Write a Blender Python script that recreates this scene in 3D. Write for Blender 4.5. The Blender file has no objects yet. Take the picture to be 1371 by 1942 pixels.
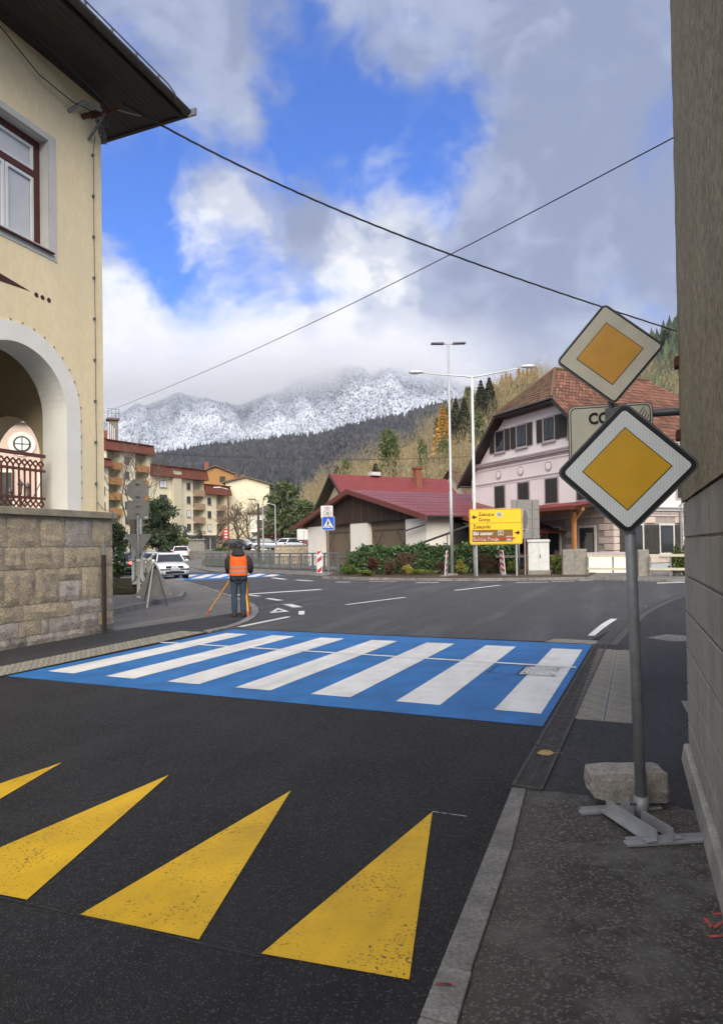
import bpy, bmesh, math, random
import numpy as np
from mathutils import Vector, Matrix
random.seed(7)
rng = np.random.default_rng(11)
R_ = math.radians
SC = bpy.context.scene
COL = SC.collection

# ------------------------------------------------------------------ camera
FPX, PW, PH = 1250.0, 1371.0, 1942.0            # focal length and frame of the photograph, in its own pixels
CAM_H, PITCH, ROLL = 1.6, R_(0.8), 0.0155
PPX, PPY = 685.5, 1019.5                        # the photograph is a crop: its optical centre sits below the middle
_f = Vector((0, math.cos(PITCH), math.sin(PITCH))); _r = Vector((1, 0, 0)); _u = _r.cross(_f)
CR = _r * math.cos(ROLL) - _u * math.sin(ROLL); CU = _u * math.cos(ROLL) + _r * math.sin(ROLL); CF = _f
cam = bpy.data.cameras.new('camera'); cam_o = bpy.data.objects.new('camera', cam); COL.objects.link(cam_o)
cam.sensor_fit = 'VERTICAL'; cam.sensor_height = 36.0; cam.lens = 36.0 * FPX / PH
cam.shift_y = (PPY - PH / 2) / PH
cam.clip_start = 0.05; cam.clip_end = 20000
m3 = Matrix((CR, CU, -CF)).transposed()
cam_o.matrix_world = Matrix.Translation((0, 0, CAM_H)) @ m3.to_4x4()
SC.camera = cam_o

# ------------------------------------------------------------------ sky, sun, exposure
SUN_EL, SUN_AZ = R_(42), R_(180)                # azimuth from +Y towards +X: behind the camera, along the street
world = bpy.data.worlds.new('World'); SC.world = world; world.use_nodes = True
nt = world.node_tree; nt.nodes.clear()
def wn(t, **kw):
    n = nt.nodes.new(t)
    for k, v in kw.items(): setattr(n, k, v)
    return n
def wl(a, b): nt.links.new(a, b)
def wmath(op, a, b=None, c=None, clamp=False):
    n = wn('ShaderNodeMath', operation=op, use_clamp=clamp)
    for i, v in enumerate((a, b, c)):
        if v is None: continue
        if isinstance(v, (int, float)): n.inputs[i].default_value = v
        else: wl(v, n.inputs[i])
    return n.outputs[0]
def wsmooth(v, lo, hi, to0=0.0, to1=1.0):
    n = wn('ShaderNodeMapRange', interpolation_type='SMOOTHSTEP')
    wl(v, n.inputs[0]); n.inputs[1].default_value = lo; n.inputs[2].default_value = hi
    n.inputs[3].default_value = to0; n.inputs[4].default_value = to1
    return n.outputs[0]
out = wn('ShaderNodeOutputWorld'); bg = wn('ShaderNodeBackground'); wl(bg.outputs[0], out.inputs[0])
sky = wn('ShaderNodeTexSky', sky_type='NISHITA', sun_disc=False, sun_elevation=SUN_EL, sun_rotation=SUN_AZ)
sky.air_density = 1.0; sky.dust_density = 0.3; sky.ozone_density = 3.0; sky.altitude = 300
bg.inputs[1].default_value = 0.10
tc = wn('ShaderNodeTexCoord'); D = tc.outputs['Generated']
def wnoise(scale, detail, rough, dist=0.0, off=0.0, vec=None):
    mp = wn('ShaderNodeMapping'); wl(vec or D, mp.inputs[0]); mp.inputs[1].default_value = (off, off * 1.7, off); mp.inputs[3].default_value = (1.0, 1.0, 1.35)
    n = wn('ShaderNodeTexNoise'); n.inputs['Scale'].default_value = scale; n.inputs['Detail'].default_value = detail
    n.inputs['Roughness'].default_value = rough; n.inputs['Distortion'].default_value = dist
    wl(mp.outputs[0], n.inputs['Vector']); return n.outputs['Fac']
def sky_dir(px, py):
    d = CR * ((px - PPX) / FPX) - CU * ((py - PPY) / FPX) + CF
    return d.normalized()
_wn = wn('ShaderNodeTexNoise'); _wn.inputs['Scale'].default_value = 7.0; _wn.inputs['Detail'].default_value = 6.0; _wn.inputs['Roughness'].default_value = .6; wl(D, _wn.inputs['Vector'])
_ws = wn('ShaderNodeVectorMath', operation='SUBTRACT'); wl(_wn.outputs['Color'], _ws.inputs[0]); _ws.inputs[1].default_value = (.5, .5, .5)
_wm = wn('ShaderNodeVectorMath', operation='MULTIPLY_ADD'); wl(_ws.outputs[0], _wm.inputs[0]); _wm.inputs[1].default_value = (.26, .26, .26); wl(D, _wm.inputs[2])
_wz = wn('ShaderNodeVectorMath', operation='NORMALIZE'); wl(_wm.outputs[0], _wz.inputs[0]); DW = _wz.outputs[0]
_sep = wn('ShaderNodeSeparateXYZ'); wl(D, _sep.inputs[0]); low = wsmooth(_sep.outputs[2], .34, .10)
def blob(px, py, deg, soft):                    # a soft patch of sky round one direction
    d = sky_dir(px, py)
    n = wn('ShaderNodeVectorMath', operation='DOT_PRODUCT'); wl(DW, n.inputs[0]); n.inputs[1].default_value = d
    return wsmooth(n.outputs['Value'], math.cos(R_(deg + soft)), math.cos(R_(max(deg - soft, 0.0))))
def wsum(lst):
    a = lst[0]
    for b in lst[1:]: a = wmath('ADD', a, b)
    return a
# the gaps of blue between the clouds
gaps = wsum([wmath('MULTIPLY', blob(*b[:4]), b[4]) for b in (
    (575, 150, 3.2, 3.6, .42), (600, 220, 3.0, 3.4, .40), (655, 300, 3.4, 3.6, .55), (755, 300, 3.4, 3.6, .52), (545, 50, 2.0, 3, .22), (500, 255, 2.2, 3.2, .30), (880, 240, 2.0, 3, .34),
    (215, 370, 3.4, 3.6, .78), (240, 455, 2.8, 3.2, .50), (440, 470, 1.5, 2.2, .36), (350, 245, 2.2, 3.0, .38), (320, 520, 1.6, 2.4, .26), (830, 300, 1.6, 2.4, .3))])
fine = wnoise(5.0, 10.0, 0.62, 0.35)
big = wnoise(2.2, 5.0, 0.55, 0.3, 3.1)
cov = wmath('ADD', wmath('MULTIPLY', wmath('SUBTRACT', fine, 0.5), 2.4), wmath('MULTIPLY', wmath('SUBTRACT', big, 0.5), 0.6))
cov = wmath('SUBTRACT', wmath('ADD', cov, 0.84), wmath('MULTIPLY', gaps, 0.50))
cov = wmath('ADD', cov, wmath('MULTIPLY', low, 0.42))
mask = wsmooth(cov, 0.16, 0.86)
# thick cloud is grey, thin edges and tops are white
thick = wnoise(3.6, 7.0, 0.56, 0.4, 7.7)
fluff = wnoise(9.0, 9.0, 0.60, 0.4, 2.3)
white_b = wsum([wmath('MULTIPLY', blob(*b[:4]), b[4]) for b in (
    (300, 600, 7, 8, .36), (735, 380, 2.6, 3.0, .34), (560, 640, 10, 10, .26), (980, 350, 2.0, 3, .20), (1190, 470, 3, 4, .16), (400, 320, 2.5, 4, .16), (900, 620, 7, 8, .18))])
dark_b = wsum([wmath('MULTIPLY', blob(*b[:4]), b[4]) for b in (
    (510, 420, 5.0, 5, .30), (640, 455, 3.5, 4, .26), (1020, 490, 7, 6, .20), (1000, 180, 12, 9, .20), (820, 440, 4, 4, .10), (320, 110, 8, 7, .20), (560, 730, 8, 5, .10), (1150, 60, 9, 8, .12))])
bright = wmath('ADD', wmath('MULTIPLY', wmath('SUBTRACT', thick, 0.5), 1.15), wmath('MULTIPLY', wmath('SUBTRACT', fluff, 0.5), 1.2))
bright = wmath('ADD', wmath('ADD', bright, wmath('MULTIPLY', low, 0.10)), wmath('ADD', white_b, 0.47))
bright = wmath('SUBTRACT', bright, dark_b)
ramp = wn('ShaderNodeValToRGB'); wl(bright, ramp.inputs[0])
cr = ramp.color_ramp; cr.interpolation = 'EASE'
cr.elements[0].position = 0.22; cr.elements[0].color = (0.90, 1.08, 1.66, 1)
cr.elements[1].position = 0.92; cr.elements[1].color = (3.12, 3.17, 3.26, 1)
e = cr.elements.new(0.5); e.color = (1.30, 1.51, 2.12, 1)
e = cr.elements.new(0.68); e.color = (2.08, 2.22, 2.62, 1)
tint = wn('ShaderNodeMix', data_type='RGBA', blend_type='MULTIPLY'); tint.inputs['Factor'].default_value = 1.0
wl(sky.outputs[0], tint.inputs['A']); tint.inputs['B'].default_value = (0.155, 0.395, 0.80, 1)
mx = wn('ShaderNodeMix', data_type='RGBA'); wl(mask, mx.inputs['Factor'])
wl(tint.outputs['Result'], mx.inputs['A']); wl(ramp.outputs[0], mx.inputs['B'])
wl(mx.outputs['Result'], bg.inputs[0])

sun = bpy.data.lights.new('sun', 'SUN'); sun_o = bpy.data.objects.new('sun', sun); COL.objects.link(sun_o)
sun.energy = 1.9; sun.angle = R_(60); sun.color = (1.0, 0.91, 0.78)
sd = Vector((math.sin(SUN_AZ) * math.cos(SUN_EL), math.cos(SUN_AZ) * math.cos(SUN_EL), math.sin(SUN_EL)))
sun_o.rotation_euler = (-sd).to_track_quat('-Z', 'Y').to_euler()
SC.view_settings.view_transform = 'Standard'; SC.view_settings.look = 'None'
SC.view_settings.exposure = 1.68; SC.view_settings.gamma = 1.0; SC.view_settings.use_curve_mapping = False
SC.render.engine = 'CYCLES'; SC.cycles.use_denoising = True; SC.cycles.use_adaptive_sampling = True; SC.cycles.adaptive_threshold = 0.02
SC.cycles.max_bounces = 5; SC.cycles.diffuse_bounces = 3; SC.cycles.glossy_bounces = 3; SC.cycles.transmission_bounces = 4
SC.cycles.volume_bounces = 0; SC.cycles.transparent_max_bounces = 12

# ------------------------------------------------------------------ placing helpers
def gz(x, y):                                   # the valley floor climbs gently beyond the junction
    t = max(0.0, y - 44.0)
    return 0.0004 * t * t if t < 20 else 0.16 + 0.016 * (t - 20)
def gpt(px, py, z=0.0):                         # where the sight line of a photograph pixel meets the level z
    d = CR * ((px - PPX) / FPX) - CU * ((py - PPY) / FPX) + CF
    k = (z - CAM_H) / d.z
    return Vector((d.x * k, d.y * k, z))
def at(px, py, Y):                              # the point of that sight line at depth Y
    d = CR * ((px - PPX) / FPX) - CU * ((py - PPY) / FPX) + CF
    k = Y / d.y
    return Vector((d.x * k, Y, CAM_H + d.z * k))
def foot(px, Y):                                # a spot on the ground in that column of the photograph, at depth Y
    p = at(px, 1038, Y); return Vector((p.x, Y, gz(p.x, Y)))

# ------------------------------------------------------------------ mesh helpers
class MB:
    def __init__(s): s.v = []; s.f = []
    def add(s, vs, fs):
        n = len(s.v); s.v += [tuple(v) for v in vs]; s.f += [tuple(i + n for i in f) for f in fs]; return s
    def box(s, x0, x1, y0, y1, z0, z1):
        return s.add([(x0,y0,z0),(x1,y0,z0),(x1,y1,z0),(x0,y1,z0),(x0,y0,z1),(x1,y0,z1),(x1,y1,z1),(x0,y1,z1)],
                     [(0,3,2,1),(4,5,6,7),(0,1,5,4),(1,2,6,5),(2,3,7,6),(3,0,4,7)])
    def hexa(s, p):                             # 8 corners, bottom ring then top ring
        return s.add(p, [(0,3,2,1),(4,5,6,7),(0,1,5,4),(1,2,6,5),(2,3,7,6),(3,0,4,7)])
    def prism(s, poly, a, b, axis='y'):         # polygon in two coordinates pushed along the third
        def P(u, w, t): return (u, t, w) if axis == 'y' else ((t, u, w) if axis == 'x' else (u, w, t))
        n = len(poly)
        vs = [P(u, w, a) for u, w in poly] + [P(u, w, b) for u, w in poly]
        return s.add(vs, [tuple(range(n))[::-1], tuple(range(n, 2*n))] + [(i, (i+1) % n, n + (i+1) % n, n + i) for i in range(n)])
    def bar(s, p, q, w, d=None, up=(0,0,1)):    # a square bar between two points
        p, q = Vector(p), Vector(q); d = d or w; t = (q - p).normalized(); u = Vector(up)
        if abs(t.dot(u)) > .98: u = Vector((0, 1, 0))
        a = t.cross(u).normalized() * w / 2; b = a.cross(t).normalized() * d / 2
        return s.hexa([p-a-b, p+a-b, p+a+b, p-a+b, q-a-b, q+a-b, q+a+b, q-a+b])
    def tube(s, pts, r, n=8, cap=True):
        pts = [Vector(p) for p in pts]; rr = r if isinstance(r, (list, tuple)) else [r] * len(pts)
        rings = []; pa = None
        for i, p in enumerate(pts):
            t = (pts[min(i+1, len(pts)-1)] - pts[max(i-1, 0)]).normalized()
            if pa is None:
                u = Vector((0, 0, 1)) if abs(t.z) < .9 else Vector((1, 0, 0)); pa = t.cross(u).normalized()
            else:
                pa = (pa - t * pa.dot(t)).normalized()
            b = t.cross(pa); rings.append([p + (pa * math.cos(2*math.pi*k/n) + b * math.sin(2*math.pi*k/n)) * rr[i] for k in range(n)])
        vs = [v for g in rings for v in g]; fs = []
        for i in range(len(pts)-1):
            for k in range(n): fs.append((i*n+k, i*n+(k+1) % n, (i+1)*n+(k+1) % n, (i+1)*n+k))
        if cap: fs += [tuple(range(n))[::-1], tuple(range((len(pts)-1)*n, len(pts)*n))]
        return s.add(vs, fs)
    def lathe(s, prof, c=(0,0,0), n=16):        # (radius, height) pairs about a vertical axis
        vs = [(c[0]+r*math.cos(2*math.pi*k/n), c[1]+r*math.sin(2*math.pi*k/n), c[2]+z) for r, z in prof for k in range(n)]
        fs = [(i*n+k, i*n+(k+1) % n, (i+1)*n+(k+1) % n, (i+1)*n+k) for i in range(len(prof)-1) for k in range(n)]
        fs += [tuple(range(n))[::-1], tuple(range((len(prof)-1)*n, len(prof)*n))]
        return s.add(vs, fs)
    def ball(s, c, r, n=12, m=8, sq=(1,1,1)):
        return s.lathe_sq([(math.sin(math.pi*i/m)*r, -math.cos(math.pi*i/m)*r) for i in range(m+1)], c, n, sq)
    def lathe_sq(s, prof, c, n, sq):
        vs = [(c[0]+max(r,1e-4)*math.cos(2*math.pi*k/n)*sq[0], c[1]+max(r,1e-4)*math.sin(2*math.pi*k/n)*sq[1], c[2]+z*sq[2]) for r, z in prof for k in range(n)]
        return s.add(vs, [(i*n+k, i*n+(k+1) % n, (i+1)*n+(k+1) % n, (i+1)*n+k) for i in range(len(prof)-1) for k in range(n)])
    def poly(s, pts): return s.add(pts, [tuple(range(len(pts)))])
    def loft(s, rings, closed=True, cap=True):
        n = len(rings[0]); vs = [v for g in rings for v in g]; fs = []
        for i in range(len(rings)-1):
            for k in range(n if closed else n-1): fs.append((i*n+k, i*n+(k+1) % n, (i+1)*n+(k+1) % n, (i+1)*n+k))
        if cap: fs += [tuple(range(n))[::-1], tuple(range((len(rings)-1)*n, len(rings)*n))]
        return s.add(vs, fs)
    def build(s, name, mat, parent=None, loc=None, rot=None, smooth=False, bev=0, fix=True):
        me = bpy.data.meshes.new(name); me.from_pydata(s.v, [], s.f)
        if fix:
            bm = bmesh.new(); bm.from_mesh(me); bmesh.ops.recalc_face_normals(bm, faces=bm.faces); bm.to_mesh(me); bm.free()
        me.update()
        if isinstance(mat, str): mat = MT[mat]
        me.materials.append(mat)
        if smooth: me.polygons.foreach_set('use_smooth', [True] * len(me.polygons))
        return link(name, me, parent, loc, rot, bev)
def link(name, me, parent=None, loc=None, rot=None, bev=0):
    o = bpy.data.objects.new(name, me); COL.objects.link(o); o.parent = parent
    if loc is not None: o.location = loc
    if rot is not None: o.rotation_euler = rot
    if bev:
        b = o.modifiers.new('edge', 'BEVEL'); b.width = bev; b.segments = 2; b.limit_method = 'ANGLE'
    return o
def tag(o, label=None, cat=None, group=None, kind=None):
    if label: o['label'] = label
    if cat: o['category'] = cat
    if group: o['group'] = group
    if kind: o['kind'] = kind
    return o
def thing(name, label, cat, loc=(0,0,0), rz=0.0, group=None, rot=None):
    o = bpy.data.objects.new(name, None); COL.objects.link(o); o.location = loc
    o.rotation_euler = rot or (0, 0, rz); o.empty_display_size = .2
    return tag(o, label, cat, group)
KIDS = {}
def copy_tree(o, parent=None, label=None):
    c = o.copy(); COL.objects.link(c); c.parent = parent
    if label: c['label'] = label
    for ch in list(o.children): copy_tree(ch, c)
    return c
def text(body, size, mat, parent, loc, rot=(math.pi/2, 0, 0), name='lettering', align='LEFT', bold=0.0, sx=1.0):
    cu = bpy.data.curves.new(name, 'FONT'); cu.body = body; cu.size = size; cu.align_x = align; cu.offset = bold
    cu.extrude = 0.0008; cu.resolution_u = 3; cu.materials.append(MT[mat])
    tmp = bpy.data.objects.new(name, cu); COL.objects.link(tmp)
    dg = bpy.context.evaluated_depsgraph_get(); me = bpy.data.meshes.new_from_object(tmp.evaluated_get(dg)); me.name = name
    bpy.data.objects.remove(tmp); bpy.data.curves.remove(cu)
    if not me.materials: me.materials.append(MT[mat])
    o = link(name, me, parent, loc, rot); o.scale = (sx, 1, 1)
    return o
def rrect(w, h, r, n=5):                        # outline of a rounded rectangle about the origin
    pts = []
    for cx, cy, a0 in ((w/2-r, h/2-r, 0), (-w/2+r, h/2-r, 90), (-w/2+r, -h/2+r, 180), (w/2-r, -h/2+r, 270)):
        pts += [(cx + r*math.cos(R_(a0+90*k/n)), cy + r*math.sin(R_(a0+90*k/n))) for k in range(n+1)]
    return pts
def circ(r, n=24, c=(0, 0)): return [(c[0]+r*math.cos(2*math.pi*k/n), c[1]+r*math.sin(2*math.pi*k/n)) for k in range(n)]
def rotp(pts, a): return [(x*math.cos(a)-y*math.sin(a), x*math.sin(a)+y*math.cos(a)) for x, y in pts]

# ------------------------------------------------------------------ materials
MT = {}
def pm(name, c1, c2=None, scale=6.0, detail=4.0, rough=.8, bump=0.0, bscale=60.0, bdist=.01, metal=0.0, spec=.35, contrast=(.35,.65),
       rand=0.0, stretch=None, c3=None, s3=1.5, f3=(.5,.7), coat=0.0, island=False, grain=None):
    m = bpy.data.materials.new(name); m.use_nodes = True; t = m.node_tree; b = t.nodes['Principled BSDF']
    def N(k, **kw):
        n = t.nodes.new(k)
        for a, v in kw.items(): setattr(n, a, v)
        return n
    L = t.links.new
    co = N('ShaderNodeTexCoord'); vec = co.outputs['Object']
    if stretch:
        mp = N('ShaderNodeMapping'); mp.inputs['Scale'].default_value = stretch; L(vec, mp.inputs[0]); vec = mp.outputs[0]
    def noise(s, d=4.0, r=.6):
        n = N('ShaderNodeTexNoise'); n.inputs['Scale'].default_value = s; n.inputs['Detail'].default_value = d; n.inputs['Roughness'].default_value = r
        L(vec, n.inputs['Vector']); return n.outputs['Fac']
    def mr(v, lo, hi):
        n = N('ShaderNodeMapRange'); L(v, n.inputs[0]); n.inputs[1].default_value = lo; n.inputs[2].default_value = hi; return n.outputs[0]
    def mix(f, a, bb):
        n = N('ShaderNodeMix', data_type='RGBA')
        L(f, n.inputs['Factor'])
        for i, v in (('A', a), ('B', bb)):
            if isinstance(v, tuple): n.inputs[i].default_value = (*v, 1)
            else: L(v, n.inputs[i])
        return n.outputs['Result']
    c2 = c2 or tuple(c * .8 for c in c1)
    col = mix(mr(noise(scale, detail), *contrast), c1, c2)
    if grain:
        gn = mr(noise(grain[0], 3.0, .7), .35, .65)
        gx = N('ShaderNodeMix', data_type='RGBA', blend_type='MULTIPLY'); gx.inputs['Factor'].default_value = 1.0; L(col, gx.inputs['A'])
        gm = N('ShaderNodeMapRange'); L(gn, gm.inputs[0]); gm.inputs[3].default_value = 1-grain[1]; gm.inputs[4].default_value = 1+grain[1]*.6; L(gm.outputs[0], gx.inputs['B']); col = gx.outputs['Result']
    if c3: col = mix(mr(noise(s3, 5.0), *f3), col, c3)
    if rand or island:
        src = N('ShaderNodeNewGeometry').outputs['Random Per Island'] if island else N('ShaderNodeObjectInfo').outputs['Random']
        hsv = N('ShaderNodeHueSaturation'); L(col, hsv.inputs['Color'])
        mm = N('ShaderNodeMapRange'); L(src, mm.inputs[0]); mm.inputs[3].default_value = 1 - rand; mm.inputs[4].default_value = 1 + rand
        L(mm.outputs[0], hsv.inputs['Value']); col = hsv.outputs[0]
    L(col, b.inputs['Base Color'])
    b.inputs['Roughness'].default_value = rough; b.inputs['Metallic'].default_value = metal
    b.inputs['Specular IOR Level'].default_value = spec; b.inputs['Coat Weight'].default_value = coat
    if bump:
        bp = N('ShaderNodeBump'); bp.inputs['Strength'].default_value = bump; bp.inputs['Distance'].default_value = bdist
        L(noise(bscale, 6.0, .65), bp.inputs['Height']); L(bp.outputs[0], b.inputs['Normal'])
    MT[name] = m
    return m
def paint_on_road(name, col, worn, under=(.035,.035,.038), rough=.6, lo=.60, hi=.66, scale=55.0, dirt=.25, dirtcol=None):
    """paint with worn specks where the asphalt shows through"""
    m = pm(name, col, tuple(c * (1 - dirt) for c in col), scale=2.2, rough=rough, bump=.5, bscale=170, bdist=.006, spec=.4, contrast=(.35,.7))
    t = m.node_tree; b = t.nodes['Principled BSDF']; L = t.links.new
    src = b.inputs['Base Color'].links[0].from_socket
    co = t.nodes.new('ShaderNodeTexCoord')
    n = t.nodes.new('ShaderNodeTexNoise'); n.inputs['Scale'].default_value = scale; n.inputs['Detail'].default_value = 5; n.inputs['Roughness'].default_value = .7
    n2 = t.nodes.new('ShaderNodeTexNoise'); n2.inputs['Scale'].default_value = 3.0; n2.inputs['Detail'].default_value = 4
    L(co.outputs['Object'], n.inputs['Vector']); L(co.outputs['Object'], n2.inputs['Vector'])
    a = t.nodes.new('ShaderNodeMath'); a.operation = 'MULTIPLY_ADD'; L(n2.outputs['Fac'], a.inputs[0]); a.inputs[1].default_value = worn; L(n.outputs['Fac'], a.inputs[2])
    r = t.nodes.new('ShaderNodeMapRange'); L(a.outputs[0], r.inputs[0]); r.inputs[1].default_value = lo; r.inputs[2].default_value = hi
    r1 = t.nodes.new('ShaderNodeMapping'); r1.inputs['Rotation'].default_value = (0,0,R_(22)); L(co.outputs['Object'], r1.inputs[0]); r2 = t.nodes.new('ShaderNodeMapping'); r2.inputs['Scale'].default_value = (1.6,.16,1); L(r1.outputs[0], r2.inputs[0])
    ln = t.nodes.new('ShaderNodeTexNoise'); ln.inputs['Scale'].default_value = 2.2; ln.inputs['Detail'].default_value = 7; ln.inputs['Roughness'].default_value = .62; L(r2.outputs[0], ln.inputs['Vector'])
    lr = t.nodes.new('ShaderNodeMapRange'); L(ln.outputs['Fac'], lr.inputs[0]); lr.inputs[1].default_value = .48; lr.inputs[2].default_value = .75; lr.inputs[3].default_value = 0.; lr.inputs[4].default_value = .42
    dx = t.nodes.new('ShaderNodeMix'); dx.data_type = 'RGBA'; L(lr.outputs[0], dx.inputs['Factor']); L(src, dx.inputs['A']); dx.inputs['B'].default_value = (*[c * .45 + .02 for c in col], 1); src = dx.outputs['Result']
    x = t.nodes.new('ShaderNodeMix'); x.data_type = 'RGBA'; L(r.outputs[0], x.inputs['Factor']); L(src, x.inputs['A']); x.inputs['B'].default_value = (*under, 1)
    L(x.outputs['Result'], b.inputs['Base Color'])
    return m
def glass(name, col, rough=.05):
    m = pm(name, col, tuple(c * .7 for c in col), scale=.8, rough=rough, spec=.8); MT[name] = m; return m
def asphalt(name, base, speck, amount, coarse=90.0, bump=.6, patch=.25, stain=None):
    m = bpy.data.materials.new(name); m.use_nodes = True; t = m.node_tree; b = t.nodes['Principled BSDF']; L = t.links.new
    def N(k, **kw):
        n = t.nodes.new(k)
        for a, v in kw.items(): setattr(n, a, v)
        return n
    co = N('ShaderNodeTexCoord')
    def noise(s, d, r=.6):
        n = N('ShaderNodeTexNoise'); n.inputs['Scale'].default_value = s; n.inputs['Detail'].default_value = d; n.inputs['Roughness'].default_value = r
        L(co.outputs['Object'], n.inputs['Vector']); return n.outputs['Fac']
    def mr(v, lo, hi, a=0., z=1.):
        n = N('ShaderNodeMapRange'); L(v, n.inputs[0]); n.inputs[1].default_value = lo; n.inputs[2].default_value = hi; n.inputs[3].default_value = a; n.inputs[4].default_value = z; return n.outputs[0]
    def mix(f, a, c, bt='MIX'):
        n = N('ShaderNodeMix', data_type='RGBA', blend_type=bt); L(f, n.inputs['Factor'])
        for i, v in (('A', a), ('B', c)):
            if isinstance(v, tuple): n.inputs[i].default_value = (*v, 1)
            else: L(v, n.inputs[i])
        return n.outputs['Result']
    vo = N('ShaderNodeTexVoronoi'); vo.inputs['Scale'].default_value = coarse; L(co.outputs['Object'], vo.inputs['Vector'])
    sp = N('ShaderNodeSeparateColor'); L(vo.outputs['Color'], sp.inputs[0])
    col = mix(mr(noise(.9, 5), .35, .7), base, tuple(c * (1 + patch) for c in base))
    col = mix(mr(noise(26., 6, .7), .3, .75), col, tuple(c * .55 for c in base))
    col = mix(mr(sp.outputs[0], 1 - amount, 1 - amount * .6), col, speck)
    r1 = N('ShaderNodeMapping'); r1.inputs['Rotation'].default_value = (0,0,R_(22)); L(co.outputs['Object'], r1.inputs[0]); r2 = N('ShaderNodeMapping'); r2.inputs['Scale'].default_value = (1.0,.10,1); L(r1.outputs[0], r2.inputs[0])
    ln = N('ShaderNodeTexNoise'); ln.inputs['Scale'].default_value = 1.5; ln.inputs['Detail'].default_value = 6; ln.inputs['Roughness'].default_value = .6; L(r2.outputs[0], ln.inputs['Vector'])
    col = mix(mr(ln.outputs['Fac'], .50, .72, 0., .55), col, tuple(c * 2.1 for c in base))
    if stain: col = mix(mr(noise(1.6, 6, .65), .5, .66), col, stain)
    L(col, b.inputs['Base Color']); b.inputs['Roughness'].default_value = .82; b.inputs['Specular IOR Level'].default_value = .3
    bp = N('ShaderNodeBump'); bp.inputs['Strength'].default_value = bump; bp.inputs['Distance'].default_value = .008
    ad = N('ShaderNodeMath', operation='ADD'); L(vo.outputs['Distance'], ad.inputs[0]); L(noise(140, 4, .7), ad.inputs[1])
    L(ad.outputs[0], bp.inputs['Height']); L(bp.outputs[0], b.inputs['Normal'])
    MT[name] = m; return m

asphalt('asphalt_new', (.020,.020,.0215), (.078,.078,.082), .12, coarse=135, bump=1.0, patch=1.2)
asphalt('asphalt_walk', (.032,.032,.034), (.09,.09,.09), .07, coarse=120, bump=.4, patch=.5)
asphalt('asphalt_old', (.072,.067,.060), (.20,.188,.168), .20, coarse=110, bump=1.0, patch=.8, stain=(.17,.162,.15))
asphalt('asphalt_far', (.060,.060,.064), (.13,.13,.135), .14, coarse=100, bump=.5, patch=.35)
asphalt('asphalt_grey', (.13,.122,.112), (.27,.26,.24), .25, coarse=55, bump=.5, patch=.3)
pm('kerb', (.27,.262,.245), (.19,.185,.172), scale=9, grain=(60,.35), bump=.8, bscale=70, bdist=.01, c3=(.12,.115,.10), s3=2.4, f3=(.52,.72), rand=.12)
pm('earth', (.085,.055,.035), (.05,.036,.024), scale=8, bump=.8, bscale=30, bdist=.03)
pm('field', (.06,.085,.025), (.09,.08,.035), scale=.2, bump=.3)
paint_on_road('yellow_paint', (.76,.46,.010), .26, lo=.725, hi=.775, scale=70, dirt=.28)
paint_on_road('white_paint', (.70,.70,.67), .30, lo=.775, hi=.84, scale=60, dirt=.18)
paint_on_road('white_worn', (.62,.62,.60), .3, lo=.66, hi=.74, scale=30)
paint_on_road('blue_paint', (.018,.155,.43), .30, lo=.785, hi=.88, scale=60, dirt=.35)
paint_on_road('pink_spray', (.60,.10,.08), .2, lo=.58, hi=.70, scale=30)
paint_on_road('pink_white', (.62,.36,.34), .2, lo=.62, hi=.72, scale=30)
pm('tactile', (.25,.24,.21), (.19,.18,.158), scale=7, bump=.4, bscale=90, c3=(.65,.65,.62), s3=5.0, f3=(.62,.68))
pm('tactile_clean', (.24,.225,.19), (.175,.165,.138), scale=7, bump=.4, bscale=90)
pm('cast_iron', (.040,.039,.038), (.075,.068,.060), scale=14, rough=.62, metal=.25, bump=.3, bscale=90, bdist=.003)
pm('iron_dirt', (.055,.05,.042), (.09,.08,.06), scale=9, rough=.8)
pm('yellow_wall', (.86,.73,.47), (.82,.69,.435), grain=(14,.06), scale=1.3, stretch=(1,1,.4), bump=.25, bscale=160, bdist=.004, c3=(.74,.635,.42), s3=.9, f3=(.5,.72), contrast=(.3,.75))
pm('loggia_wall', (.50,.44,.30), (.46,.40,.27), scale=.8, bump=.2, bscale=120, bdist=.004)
pm('white_render', (.80,.79,.73), (.74,.73,.67), scale=2.0, bump=.2, bscale=140, bdist=.004)
pm('grey_surround', (.56,.56,.54), (.50,.50,.48), scale=2, bump=.2, bscale=120, bdist=.003)
pm('ledge_stone', (.31,.27,.19), (.22,.20,.15), scale=5, bump=.5, bscale=60, c3=(.19,.17,.05), s3=2.0, f3=(.62,.72))
pm('mortar', (.40,.34,.25), (.34,.285,.21), scale=12, bump=.5, bscale=90)
pm('stone_warm', (.50,.405,.265), (.39,.325,.24), scale=6, detail=8, bump=1.0, bscale=34, bdist=.03, grain=(30,.30), c3=(.25,.225,.19), s3=5, f3=(.5,.7), rand=.08)
pm('stone_grey', (.45,.395,.33), (.34,.30,.255), scale=7, detail=8, bump=1.0, bscale=34, bdist=.03, grain=(30,.30), c3=(.44,.42,.39), s3=6, f3=(.52,.7), rand=.10)
pm('stone_dark', (.25,.225,.20), (.17,.155,.14), scale=7, detail=8, bump=1.0, bscale=24, bdist=.03, c3=(.25,.23,.2), s3=6, f3=(.55,.7), rand=.2)
pm('soffit', (.045,.034,.029), (.032,.025,.022), scale=4, stretch=(1,8,8), rough=.6, rand=.15)
pm('gutter_brown', (.10,.085,.068), (.075,.066,.055), scale=2, rough=.5, metal=.3)
pm('galv', (.42,.43,.44), (.34,.35,.365), scale=9, rough=.5, metal=.4, bump=.1, bscale=40)
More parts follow.
